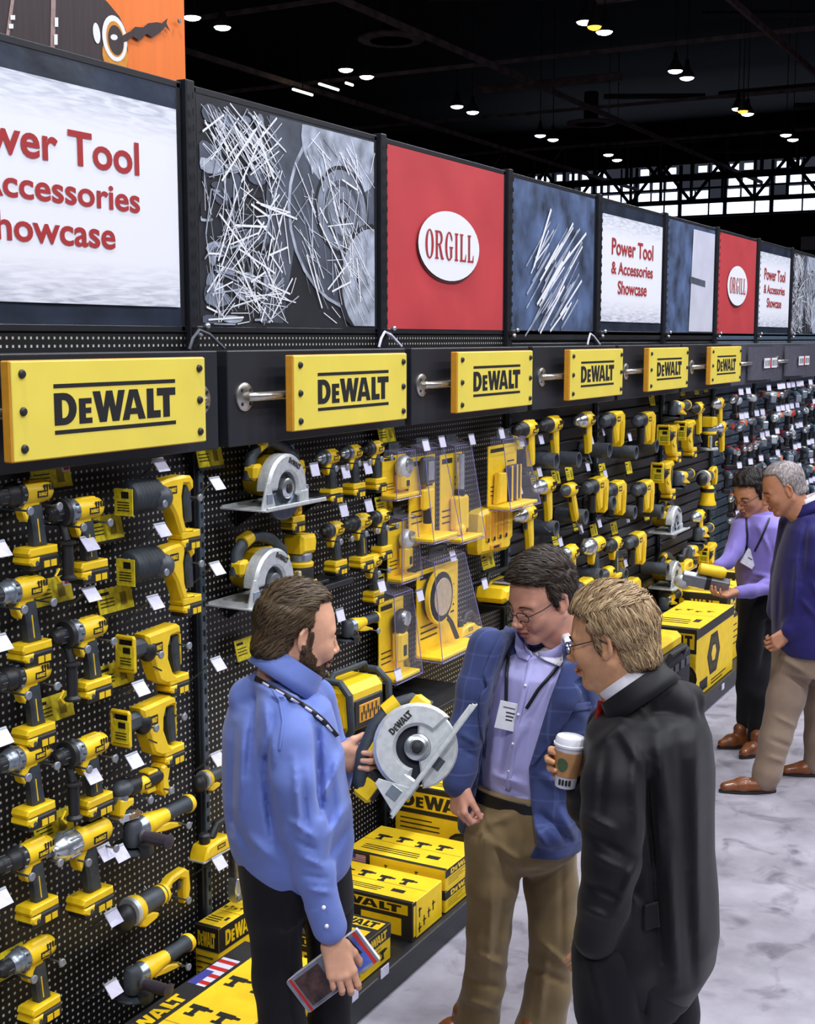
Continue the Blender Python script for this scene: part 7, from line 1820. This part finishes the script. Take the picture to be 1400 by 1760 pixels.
for i in range(6):
    t0 = .1 + i * .15; pts = [(438, 1166), (464, 1181), (500, 1201), (532, 1220), (556, 1240), (578, 1266)]; L = np.linspace(0, 1, 6); a = (np.interp(t0, L, [q[0] for q in pts]), np.interp(t0, L, [q[1] for q in pts])); c = (np.interp(t0 + .08, L, [q[0] for q in pts]), np.interp(t0 + .08, L, [q[1] for q in pts]))
    strap('pale_print', bv1, [a, c], .007, LAV, s_, .009, 5)
rails('sleeve_seam', bv1, [(462, 1178), (478, 1205), (484, 1240), (478, 1290)], [(466, 1177), (482, 1204), (488, 1240), (482, 1290)], BLUE, p1.e, .003, 30, 3, .003)
# printed magazine in the hanging hand
mc = p1.P(572, 1667, -.135); ux = RT * .80 + UPC * .60; ux /= np.linalg.norm(ux); uy = -RT * .34 + UPC * .94; uy -= ux * (uy @ ux); uy /= np.linalg.norm(uy); un = np.cross(ux, uy)
mg = empty('magazine', M=frame_mat(mc, ux, uy, un), label='printed trade magazine held upside down at the hip of the man in the blue shirt', cat='magazine')
b = MB(); b.box((0, 0, 0), (.245, .108, .018), WHT, bev=.003); b.build('pages', mg)
b = MB(); b.box((0, 0, .0095), (.240, .104, .003), mat('cover_grey', rgb(120, 124, 140), .3, noise=.2, nscale=18), bev=.001); b.box((-.108, .0, .0112), (.008, .104, .0012), RED, bev=0); b.box((.108, 0, .0112), (.010, .104, .0012), RED, bev=0); b.build('cover', mg)
b = MB(); b.box((.06, .0, .0116), (.085, .085, .0008), mat('cover_blue', rgb(66, 92, 180), .3, noise=.2, nscale=25), bev=0); b.box((-.06, 0, .0116), (.08, .085, .0008), mat('cover_brown', rgb(70, 46, 44), .3, noise=.4, nscale=40), bev=0)
for i in range(5): b.box((.03 + i * .015, .012, .0122), (.008, .06, .0006), INK, T(0, 0, 0, 0, 0, .12), 0)
b.ball((.03, -.03, .0115), (.03, .016, .002), mat('cover_green', rgb(150, 168, 140), .4)); b.build('cover_picture', mg)
# held circular saw
sw = t_circ(True, True); hs = sw.make('circular_saw')
for ch in kids(hs): ch.data.transform(Matrix.Scale(-1, 4, (1, 0, 0))); ch.data.flip_normals()
hs.matrix_world = MSAW
tag(hs, 'silver guarded circular saw held up by the man in the blue shirt', 'saw')

# ================= man in the blue blazer =================
p2 = Person('smiling dark haired man with glasses in blue blazer and khaki trousers', 920, 945, 1.80, 228)
SH2 = p2.lv([(1122, 892, 972), (1134, 866, 988), (1156, 842, 996), (1230, 826, 990), (1300, 822, 985), (1350, 824, 975), (1385, 828, 968)], .66)
JK2 = p2.lv([(1088, 872, 992), (1102, 840, 1012), (1122, 822, 1022), (1160, 814, 1030), (1230, 806, 1026), (1300, 802, 1012), (1360, 796, 1004), (1410, 792, 1000), (1438, 792, 996)], .68)
armR2 = p2.chain([(838, 1112, -.04, 34), (818, 1180, -.05, 33), (804, 1250, -.07, 30), (792, 1320, -.12, 27), (786, 1345, -.14, 25)])
armL2 = p2.chain([(1008, 1135, .0, 36), (1022, 1220, .02, 34), (1016, 1310, -.02, 32), (975, 1385, -.14, 30), (945, 1425, -.18, 30)])
F2 = [(835, 1120, 812, 1300, .008, 8), (850, 1150, 835, 1330, -.009, 9), (905, 1400, 940, 1460, .012, 10), (930, 1400, 975, 1440, -.012, 9), (960, 1390, 985, 1440, .010, 9), (960, 1200, 1000, 1230, .006, 10), (940, 1280, 990, 1310, -.007, 10), (790, 1260, 822, 1280, .007, 6), (786, 1285, 818, 1300, -.006, 5), (985, 1140, 1015, 1230, -.006, 9), (925, 1330, 985, 1360, .007, 9)]
pkt = p2.chain([(948, 1405, -.12, 40), (945, 1440, -.13, 34)])
jk = garment(p2, JK2, [armR2, armL2, pkt], .0068, .03, F2, .002, 2.4, chain_k=.02)
open2 = [(888, 1070), (960, 1070), (972, 1128), (945, 1200), (925, 1265), (908, 1320), (912, 1380), (922, 1450), (905, 1480), (800, 1480), (790, 1452), (812, 1395), (828, 1300), (836, 1220), (848, 1165), (868, 1110)]
cut_open(jk, open2, p2.dep + .02, p2.dep / FOC)
V, F = jk.mesh(1); jack2 = p2.add('blazer', V, F, BLAZER)
F2s = [(870, 1150, 862, 1330, -.005, 8), (900, 1160, 880, 1340, .006, 6), (930, 1180, 895, 1330, -.005, 8), (850, 1250, 842, 1350, .005, 7), (845, 1330, 900, 1350, .007, 7), (860, 1350, 905, 1368, -.006, 5), (905, 1240, 870, 1300, .004, 9)]
shf = garment(p2, [(l[0], l[1], l[2], l[3] * .93, l[4] * .93, l[5]) for l in SH2], [], .0068, .03, F2s, .0018, 2.3); V, F = shf.mesh(1); shirt2 = p2.add('shirt', V, F, LILAC)
hip2 = p2.lv([(1352, 822, 975), (1390, 812, 985), (1440, 804, 987), (1460, 812, 980), (1478, 836, 956), (1498, 872, 922)], .72)
legs2 = [p2.chain([(846, 1440, -.04, 50), (846, 1520, -.05, 44), (840, 1600, -.02, 37), (832, 1690, .05, 37), (818, 1748, .10, 40), (812, p2.gy(.10) - 30, .10, 38)]), p2.chain([(940, 1440, .03, 52), (946, 1520, .02, 47), (950, 1600, .0, 40), (942, 1700, .02, 40), (926, 1780, .03, 44), (922, p2.gy(.03) - 30, .03, 40)])]
F2t = [(830, 1420, 880, 1400, .008, 9), (835, 1440, 890, 1480, .009, 8), (820, 1400, 880, 1500, -.007, 9), (870, 1500, 850, 1640, -.006, 8), (905, 1470, 960, 1460, .006, 8), (890, 1500, 950, 1490, -.007, 7), (930, 1620, 975, 1660, .010, 8), (910, 1660, 970, 1690, -.009, 8), (940, 1640, 925, 1760, .010, 8), (815, 1640, 870, 1660, .008, 8), (805, 1680, 860, 1700, -.008, 8), (800, 1720, 850, 1735, .009, 7), (965, 1480, 965, 1640, -.005, 7), (846, 1500, 838, 1700, .006, 6)]
tr = garment(p2, hip2, legs2, .0075, .05, F2t, .0025, 2.4, chain_k=.022); V, F = tr.mesh(1); trou2 = p2.add('trousers', V, F, KHAKI)
bl = garment(p2, p2.lv([(1356, 818, 978), (1366, 816, 979), (1378, 815, 981)], .72), [], .005, .01, (), 0, 2.4); V, F = bl.mesh(1); p2.add('belt', V, F, BELT)
hl = p2.P(830, p2.gy(.10), .10); tl = p2.P(738, p2.gy(.08), .08); shoe(p2.e, hl, tl, LEATH, mat('sole_brown', rgb(60, 36, 24), .6))
hl = p2.P(938, p2.gy(.03), .03); tl = p2.P(862, p2.gy(-.1), -.10); shoe(p2.e, hl, tl, LEATH, mat('sole_brown', rgb(60, 36, 24), .6))
M2 = head_matrix(p2.P(930, 1022, -.03), 213, 24, -3, 1.13)
hd = head_field(smile=1.0, jaw=1.08, neck_tilt=-.12)
xd = -UPW * .92 - FW0 * .25 + RT * .05; xd /= np.linalg.norm(xd); zd = -RT * .75 - FW0 * .55; zd -= xd * (zd @ xd); zd /= np.linalg.norm(zd); yd = np.cross(zd, xd)
H2R = frame_mat(p2.P(786, 1350, -.145), xd, yd, zd)
hr = hand_geo(H2R, [(.7, 1.0, .6), (.75, 1.05, .6), (.8, 1.1, .6), (.85, 1.1, .6)], .04, (.35, .5), True)
person_body(p2, hd, M2, body_core(p2, SH2, [armR2, armL2] + legs2), SKIN2, [hr], 1.0)
make_hair(p2.e, M2, HAIR2, dict(flow=lambda p: np.array([.55, -.8, .1]) if p[2] > .06 else np.array([-.3, 0, -1.0]), line=.066, fx=.036, temple=.25, grow=.012, top=1.2, low=.07, lift=(.002, .010), noise=(22, 60), strand=.004), dens=4200, L=.042, w_=.0026, seed=4)
make_glasses(p2.e, M2, mat('wire_frame', rgb(58, 54, 56), .3, .6))
bvS = bvh_of(shirt2, jack2)
nfd = math.cos(p2.face) * RT + math.sin(p2.face) * FW0
rails('collar_leaf', bvS, [(918, 1124), (946, 1104), (972, 1080)], [(938, 1136), (962, 1146), (988, 1106)], CWHT, p2.e, .016, 24, 7, .005)
rails('collar_leaf', bvS, [(886, 1086), (893, 1098), (914, 1122)], [(884, 1112), (890, 1130), (906, 1136)], LILAC, p2.e, .014, 24, 7, .005)
collar_band('collar_stand', p2.P(944, 1112, -.0), UPW * .86 + nfd * .5, nfd, .078, .072, .042, 24, .0, LILAC, p2.e, .0)
rails('placket', bvS, [(908, 1134), (884, 1240), (868, 1358)], [(918, 1136), (893, 1240), (876, 1360)], LILAC, p2.e, .003, 30, 3, .003)
for (x, y) in ((902, 1178), (890, 1228), (881, 1278), (874, 1325)):
    h = cast(bvS, x, y)
    if h[0] is not None: b = MB(); b.ball(h[0] - Vector(FW) * .005, .0055, WHT, n=8, k=6); q = b.build('button', None); q.parent = p2.e; q.matrix_parent_inverse = p2.e.matrix_world.inverted()
rails('lapel', bvS, [(868, 1076), (846, 1118), (830, 1160), (838, 1180), (826, 1192), (824, 1240), (832, 1300)], [(886, 1086), (870, 1122), (854, 1165), (850, 1182), (846, 1200), (838, 1244), (833, 1302)], BLAZER, p2.e, .013, 40, 7, .006)
rails('lapel', bvS, [(985, 1100), (1000, 1135), (1004, 1158), (986, 1172), (1000, 1190), (976, 1236), (938, 1288), (913, 1318)], [(966, 1108), (969, 1136), (962, 1165), (956, 1178), (950, 1194), (938, 1230), (922, 1280), (911, 1318)], BLAZER, p2.e, .013, 44, 7, .006)
rails('breast_pocket', bvS, [(966, 1212), (1014, 1206)], [(968, 1225), (1016, 1219)], BLAZER, p2.e, .006, 20, 4, .005)
# name badge on a lanyard
nb = empty('name_badge', tuple(p2.P(880, 1240, -.2)), 'white name badge on a black lanyard over the lilac shirt of the man in blazer', 'badge'); bpy.context.view_layer.update()
bvS2 = bvh_of(shirt2, jack2)
strap('lanyard_strap', bvS2, [(884, 1092), (874, 1120), (870, 1160), (869, 1208)], .011, BLK, nb, .012)
strap('lanyard_strap', bvS2, [(966, 1134), (948, 1158), (924, 1186), (904, 1218)], .011, BLK, nb, .012)
h = cast(bvS2, 881, 1232); Q = (np.array(h[0]) if h[0] is not None else p2.P(881, 1232, -.15)) - FW * .012
bx = RT * .97 - UPC * .22; bx /= np.linalg.norm(bx); bz = -FW + RT * -.15; bz -= bx * (bz @ bx); bz /= np.linalg.norm(bz); by = np.cross(bz, bx); MB_ = frame_mat(Q, bx, by, bz)
for nm_, geo in (('card', lambda b: b.box((0, 0, 0), (.108, .094, .003), WHT, MB_, .001)), ('print', lambda b: [b.box((-.012 + .0 * i, .012 - i * .012, .0022), (.03 - i * .004, .004, .0006), INK, MB_, 0) for i in range(3)] + [b.box((-.02, .028, .0022), (.04, .003, .0006), DGR, MB_, 0)])):
    b = MB(); geo(b); q = b.build(nm_, None); q.parent = nb; q.matrix_parent_inverse = nb.matrix_world.inverted()

# ================= man in the black suit, seen from behind =================
p3 = Person('blond man with glasses in a black suit, seen from behind, holding a paper cup', 1045, 1015, 1.83, 150)
JK3 = p3.lv([(1202, 1070, 1138), (1212, 1044, 1170), (1226, 1020, 1198), (1246, 1007, 1216), (1272, 1003, 1226), (1330, 1005, 1231), (1400, 1016, 1228), (1470, 1025, 1229), (1540, 1030, 1235), (1610, 1036, 1238), (1660, 1046, 1230), (1700, 1062, 1205), (1722, 1080, 1190)], .70)
armL3 = p3.chain([(1062, 1312, -.15, 50), (1057, 1350, -.19, 54), (1054, 1410, -.22, 52), (1050, 1480, -.23, 46), (1038, 1550, -.22, 41), (1022, 1610, -.19, 36)])
armR3 = p3.chain([(1048, 1250, .12, 42), (1036, 1330, .15, 38), (1022, 1402, .10, 33), (1004, 1384, .03, 28), (996, 1358, .0, 25)])
F3 = [(1065, 1250, 1110, 1330, .012, 12), (1030, 1275, 1070, 1240, .008, 10), (1110, 1320, 1122, 1480, -.016, 9), (1125, 1240, 1150, 1420, .009, 14), (1165, 1230, 1180, 1500, -.006, 12), (1195, 1250, 1200, 1600, .007, 12), (1120, 1440, 1135, 1650, -.010, 10), (1150, 1450, 1162, 1690, .010, 12), (1180, 1500, 1190, 1690, -.007, 10), (1080, 1190, 1120, 1240, .006, 8), (1100, 1180, 1140, 1260, -.005, 8), (1005, 1400, 1060, 1430, .009, 8), (1010, 1430, 1075, 1470, -.008, 8), (1015, 1470, 1080, 1500, .008, 8), (1010, 1520, 1065, 1545, -.008, 7), (1000, 1560, 1050, 1580, .008, 7), (1095, 1480, 1060, 1560, .009, 9), (1040, 1290, 1030, 1400, -.006, 9), (1085, 1300, 1092, 1430, .007, 9)]
flap = p3.chain([(1075, 1570, -.17, 36), (1086, 1650, -.16, 38), (1094, 1712, -.14, 34)])
trap3 = [p3.chain([(1106, 1192, -.04, 32), (1074, 1274, -.12, 38)]), p3.chain([(1112, 1190, -.03, 32), (1178, 1206, .08, 35)]), p3.chain([(1116, 1190, -.04, 32), (1152, 1218, 0, 46)])]
jk = garment(p3, JK3, [armL3, armR3, flap] + trap3, .0075, .035, F3, .002, 2.4, chain_k=.022)
V, F = jk.mesh(1); jack3 = p3.add('suit_jacket', V, F, SUIT)
hip3 = p3.lv([(1560, 995, 1200), (1620, 985, 1200), (1680, 982, 1198), (1710, 985, 1196)], .8)
legs3 = [p3.chain([(1048, 1640, -.12, 66), (1054, 1740, -.11, 62), (1060, 1850, -.10, 50), (1068, 1960, -.09, 46), (1072, p3.gy(-.08) - 36, -.08, 44)]), p3.chain([(1140, 1650, .08, 58), (1148, 1740, .09, 52), (1154, 1850, .09, 46), (1156, 1920, .09, 44), (1158, p3.gy(.10) - 34, .10, 42)])]
tr = garment(p3, hip3, legs3, .009, .04, [(1010, 1640, 1040, 1760, .008, 12), (1100, 1690, 1104, 1760, -.012, 9)], .003); V, F = tr.mesh(2); p3.add('trousers', V, F, TROUD)
for (x0, x1, o0) in ((1092, 985, -.08), (1176, 1080, .10)):
    shoe(p3.e, p3.P(x0, p3.gy(o0), o0), p3.P(x1, p3.gy(o0 + .06), o0 + .06), mat('shoe_black', rgb(26, 22, 22), .3), BLK)
M3 = head_matrix(p3.P(1050, 1094, -.01), 152, 15, 2, 1.08)
hd = head_field(neck_tilt=-.28)
# cup hand: fingers wrap the far side of the cup; left hand disappears into the pocket
cupP = p3.P(976, 1306, -.02)
xd = -RT * .95 + FW * .1 + UPC * .12; xd /= np.linalg.norm(xd); zd = FW - xd * (FW @ xd); zd /= np.linalg.norm(zd); yd = np.cross(zd, xd)
hr = hand_geo(frame_mat(cupP + zd * .052 - xd * .072 - UPW * .018, xd, yd, zd), [(.55, 1.0, .6), (.6, 1.0, .6), (.62, 1.0, .6), (.65, 1.0, .6)], .10, (.9, .3), True)
xd = -UPC * .8 - RT * .5 + FW * .2; xd /= np.linalg.norm(xd); zd = -FW - RT * .2; zd -= xd * (zd @ xd); zd /= np.linalg.norm(zd); yd = np.cross(zd, xd)
hl2 = hand_geo(frame_mat(p3.P(1040, 1600, -.13), xd, yd, zd), [(.3, .4, .3)] * 4, .05, (.2, .4), False)
person_body(p3, hd, M3, body_core(p3, JK3[2:-2], [armL3, armR3] + legs3), SKIN3, [hr, hl2])
make_hair(p3.e, M3, HAIR3, dict(flow=lambda p: np.array([.55, .7 * np.sign(p[1] + .02), -.2]) if p[2] > .075 else np.array([-.35, 0, -1.0]), line=.062, fx=.034, temple=.25, grow=.012, top=1.2, low=.085, lift=(.002, .010), noise=(26, 70), strand=.004), dens=5200, L=.045, w_=.0026, seed=5)
make_glasses(p3.e, M3)
f3 = math.cos(p3.face) * RT + math.sin(p3.face) * FW0
collar_band('shirt_collar', p3.P(1096, 1194, -.035), UPW * .77 + f3 * .64, f3, .084, .080, .060, 30, .0, CWHT, p3.e, .0)
collar_band('jacket_collar', p3.P(1103, 1208, -.035), UPW * .77 + f3 * .64, f3, .104, .100, .052, 110, .0, SUIT, p3.e, .0, .006, fold=1.1)
tb = MB(); Q0 = p3.P(1034, 1205, -.02); Q1 = p3.P(1030, 1300, -.06); tb.tube([Q0, (Q0 + Q1) / 2 - RT * .01, Q1], [.022, .03, .034], mat('tie_red', rgb(150, 26, 30), .4, noise=.2, nscale=90), 10, flat=(1, .35)); q = tb.build('tie', None); q.parent = p3.e; q.matrix_parent_inverse = p3.e.matrix_world.inverted()
bv3 = bvh_of(jack3)
rails('pocket_flap', bv3, [(1106, 1556), (1106, 1600)], [(1130, 1550), (1133, 1592)], SUIT, p3.e, .007, 14, 5, .006)
# paper cup
cup = empty('coffee_cup', M=frame_mat(cupP, RT, FW0, UPW) @ Matrix.Rotation(.10, 4, 'Y'), label='paper coffee cup with white lid and brown sleeve in the hand of the suited man', cat='cup')
b = MB(); b.lathe([(-.075, .026), (-.074, .028), (.045, .0405), (.046, .039)], WHT, 24, axis='Z'); b.build('cup', cup)
b = MB(); b.lathe([(-.042, .0325), (-.041, .0335), (.028, .0408), (.029, .0395)], mat('cup_sleeve', rgb(190, 140, 92), .7, noise=.06), 24, axis='Z'); b.build('sleeve', cup)
b = MB(); b.lathe([(.040, .0405), (.041, .044), (.047, .0445), (.049, .0415), (.060, .040), (.066, .037), (.067, .033), (.063, .031)], WHT, 24, axis='Z'); b.build('lid', cup)
b = MB()
for i in range(12):
    for j in range(6):
        pass
vs = [(0.0, 0.0)] + [(math.cos(2 * PI * i / 20), math.sin(2 * PI * i / 20)) for i in range(20)]
a0 = -PI / 2 - .55
b.add([((.0376 + .1 * (.019 * v) + .0012) * math.cos(a0 + u * .42), (.0376 + .1 * (.019 * v) + .0012) * math.sin(a0 + u * .42), -.006 + .019 * v) for u, v in vs], [(0, i + 1, (i + 1) % 20 + 1) for i in range(20)], mat('emblem_green', rgb(74, 98, 60), .6)); b.build('round_emblem', cup, fix=False)
b = MB()
for i in range(4): a = -PI / 2 - .7 + i * .3; b.box((.0305 * math.cos(a), .0305 * math.sin(a), -.056), (.006, .006, .016), INK, None, .001)
b.build('cup_print', cup)

# ================= two men further down the aisle =================
p4 = Person('dark haired man with glasses in purple shirt and black trousers, holding a grey bar', 1290, 806, 1.72, 210)
T4 = [(882, 1272, 1322), (900, 1264, 1340), (930, 1264, 1346), (970, 1268, 1346), (1000, 1270, 1340), (1018, 1272, 1334)]
tor4 = p4.lv(T4, .68)
a4R = p4.chain([(1272, 908, -.05, 17), (1262, 945, -.10, 15), (1250, 965, -.16, 12.5), (1234, 972, -.20, 10)])
a4L = p4.chain([(1336, 905, .0, 18), (1338, 960, -.06, 16), (1326, 1005, -.16, 14), (1290, 1016, -.28, 12), (1268, 1018, -.33, 10)])
sh = garment(p4, tor4, [a4R, a4L], .009, .03, [(1300, 900, 1330, 960, .008, 5), (1320, 930, 1340, 990, -.008, 5), (1290, 985, 1330, 992, .007, 4), (1285, 1000, 1330, 1006, -.006, 4), (1262, 930, 1256, 960, .006, 4)], .002, chain_k=.018); V, F = sh.mesh(1); shirt4 = p4.add('shirt', V, F, PURPLE)
l4 = [p4.chain([(1292, 1040, -.06, 24), (1288, 1110, -.05, 21), (1284, 1180, -.03, 18), (1281, 1236, -.02, 16)]), p4.chain([(1312, 1040, .02, 24), (1308, 1120, .04, 20), (1304, 1200, -.08, 18), (1300, 1268, -.12, 16)])]
tr = garment(p4, p4.lv([(1006, 1270, 1336), (1030, 1268, 1336), (1056, 1268, 1334)], .8), l4, .010, .03, (), .003); V, F = tr.mesh(1); p4.add('trousers', V, F, TROUD)
shoe(p4.e, p4.P(1289, 1250, -.02), p4.P(1234, 1252, -.08), LEATH); shoe(p4.e, p4.P(1312, 1284, -.14), p4.P(1272, 1290, -.28), LEATH)
M4 = head_matrix(p4.P(1290, 846, -.03), 212, 26, 0, 1.08)
xd = -RT * .9 - UPC * .2 - FW * .3; xd /= np.linalg.norm(xd); zd = UPW - xd * (UPW @ xd); zd /= np.linalg.norm(zd); yd = np.cross(zd, xd)
h1 = hand_geo(frame_mat(p4.P(1232, 973, -.20), xd, yd, zd), [(.3, .5, .3)] * 4, .08, (.7, .4), True, .004)
h2 = hand_geo(frame_mat(p4.P(1262, 1018, -.34), xd, yd, -zd), [(.4, .8, .5)] * 4, .05, (.9, .4), False, .004)
person_body(p4, head_field(.0035, neck_tilt=-.25), M4, body_core(p4, tor4, [a4R, a4L] + l4), SKIN4, [h1, h2])
make_hair(p4.e, M4, HAIR4, dict(flow=lambda p: np.array([.4, .5 * np.sign(p[1]), -.6]), line=.064, temple=.25, fx=.036, grow=.013, top=1.2, low=.07, strand=.004, noise=(18, 50), lift=(.002, .009)), .004, 1800, .0035, .035, 6)
make_glasses(p4.e, M4)
collar_band('collar', p4.P(1302, 886, -.01), UPW, math.cos(p4.face) * RT + math.sin(p4.face) * FW0, .080, .076, .05, 36, .0, PURPLE, p4.e, .04, fold=1.0)
nb4 = empty('name_badge', tuple(p4.P(1288, 960, -.2)), 'white name badge hanging tilted on the purple shirt', 'badge'); bpy.context.view_layer.update(); bv4 = bvh_of(shirt4)
strap('lanyard_strap', bv4, [(1282, 890), (1284, 920), (1282, 945)], .011, BLK, nb4, .008, 10); strap('lanyard_strap', bv4, [(1322, 890), (1310, 920), (1296, 948)], .011, BLK, nb4, .008, 10)
h = cast(bv4, 1287, 960); Q = (np.array(h[0]) if h[0] is not None else p4.P(1287, 960, -.15)) - FW * .02
bx = RT * .85 - UPC * .5; bx /= np.linalg.norm(bx); bz = -FW - bx * (-FW @ bx); bz /= np.linalg.norm(bz); by = np.cross(bz, bx)
b = MB(); b.box((0, 0, 0), (.085, .10, .003), WHT, frame_mat(Q, bx, by, bz), .001); q = b.build('card', None); q.parent = nb4; q.matrix_parent_inverse = nb4.matrix_world.inverted()
b = MB(); b.box((0, 0, .002), (.03, .006, .001), DGR, frame_mat(Q, bx, by, bz), 0); q = b.build('print', None); q.parent = nb4; q.matrix_parent_inverse = nb4.matrix_world.inverted()
# grey bar tool in his hands
ta = p4.P(1172, 992, -.30); tb_ = p4.P(1252, 1008, -.34); bx = tb_ - ta; Lb = np.linalg.norm(bx); bx /= Lb; bz = -FW * .5 + UPC * .86; bz -= bx * (bz @ bx); bz /= np.linalg.norm(bz); by = np.cross(bz, bx)
bt = empty('bar_tool', M=frame_mat((ta + tb_) / 2, bx, by, bz), label='grey bar shaped tool with yellow motor held by the man in purple', cat='power tool')
b = MB(); b.box((0, 0, 0), (Lb, .05, .075), mat('bar_grey', rgb(130, 134, 142), .35, .4), bev=.004); b.build('deck', bt)
b = MB(); b.box((Lb * .05, -.0, .0), (.03, .054, .08), BLK, bev=.003); b.build('clamp', bt)
b = MB(); b.lathe([(-.09, .02), (-.08, .034), (.05, .036), (.07, .026)], YEL, 14, T(Lb * .12, .02, .07)); b.box((Lb * .12, .03, .07), (.1, .06, .04), BLK, bev=.008); b.build('motor', bt)
b = MB(); b.ball((-Lb * .48, 0, -.03), (.05, .03, .045), ALU); b.build('cutting_head', bt)

p5 = Person('grey haired man in a navy blazer and taupe trousers with brown shoes', 1347, 793, 1.83, 165)
T5 = [(872, 1378, 1414), (884, 1366, 1428), (906, 1351, 1440), (950, 1336, 1450), (1000, 1326, 1452), (1050, 1325, 1452), (1095, 1326, 1454), (1116, 1332, 1454)]
tor5 = p5.lv(T5, .72)
a5 = p5.chain([(1404, 930, -.16, 27), (1408, 970, -.20, 26), (1404, 1030, -.20, 24), (1376, 1066, -.20, 20), (1358, 1082, -.20, 17)])
a5b = p5.chain([(1360, 900, .12, 22), (1345, 980, .16, 20), (1335, 1050, .12, 18)])
jk = garment(p5, tor5, [a5, a5b], .009, .03, [(1385, 900, 1375, 1000, -.012, 6), (1370, 960, 1362, 1050, .010, 6), (1395, 1000, 1412, 1040, .009, 5), (1340, 1000, 1336, 1090, -.006, 5), (1376, 1030, 1402, 1060, .008, 5), (1385, 1050, 1360, 1075, -.006, 4)], .002, chain_k=.02); V, F = jk.mesh(1); jk5 = p5.add('blazer', V, F, NAVY)
l5 = [p5.chain([(1366, 1130, -.06, 36), (1350, 1200, -.10, 31), (1332, 1270, -.14, 26), (1318, 1325, -.16, 23), (1314, 1338, -.16, 22)]), p5.chain([(1410, 1130, .06, 34), (1412, 1210, .10, 30), (1408, 1270, .12, 26), (1402, 1312, .12, 22)])]
tr = garment(p5, p5.lv([(1085, 1328, 1450), (1120, 1326, 1450), (1150, 1328, 1450)], .8), l5, .009, .03, [(1340, 1130, 1390, 1160, .008, 6), (1345, 1160, 1395, 1180, -.007, 6), (1330, 1230, 1370, 1250, .008, 5), (1322, 1270, 1360, 1285, -.007, 5), (1318, 1300, 1350, 1310, .007, 5)], .003); V, F = tr.mesh(1); p5.add('trousers', V, F, KHAKI2)
shoe(p5.e, p5.P(1334, 1350, -.17), p5.P(1236, 1350, -.17), LEATH); shoe(p5.e, p5.P(1440, 1328, .12), p5.P(1342, 1326, .12), LEATH)
M5 = head_matrix(p5.P(1346, 838, -.01), 172, 26, 0, 1.10)
xd = -RT * .8 - UPC * .6; xd /= np.linalg.norm(xd); zd = -FW - UPC * .2; zd -= xd * (zd @ xd); zd /= np.linalg.norm(zd); yd = np.cross(zd, xd)
h1 = hand_geo(frame_mat(p5.P(1352, 1088, -.20), xd, yd, zd), [(.6, 1.0, .7), (.65, 1.0, .7), (.7, 1.0, .7), (.75, 1.0, .7)], .05, (.5, .5), True, .0035)
person_body(p5, head_field(.0035, neck_tilt=-.15), M5, body_core(p5, tor5, [a5, a5b] + l5), SKIN4, [h1])
make_hair(p5.e, M5, HAIR5, dict(flow=lambda p: np.array([.5, 0, -.5]), line=.084, fx=.030, temple=.5, grow=.006, top=1.0, low=.06, strand=.002, lift=(.001, .005)), .004, 2200, .003, .022, 7)
f5 = math.cos(p5.face) * RT + math.sin(p5.face) * FW0
collar_band('shirt_collar', p5.P(1385, 868, 0), UPW + f5 * .3, f5, .080, .076, .055, 40, 0, CWHT, p5.e, .03)
collar_band('blazer_collar', p5.P(1388, 876, 0), UPW + f5 * .3, f5, .098, .092, .055, 100, 0, NAVY, p5.e, .03, .006, fold=.9)
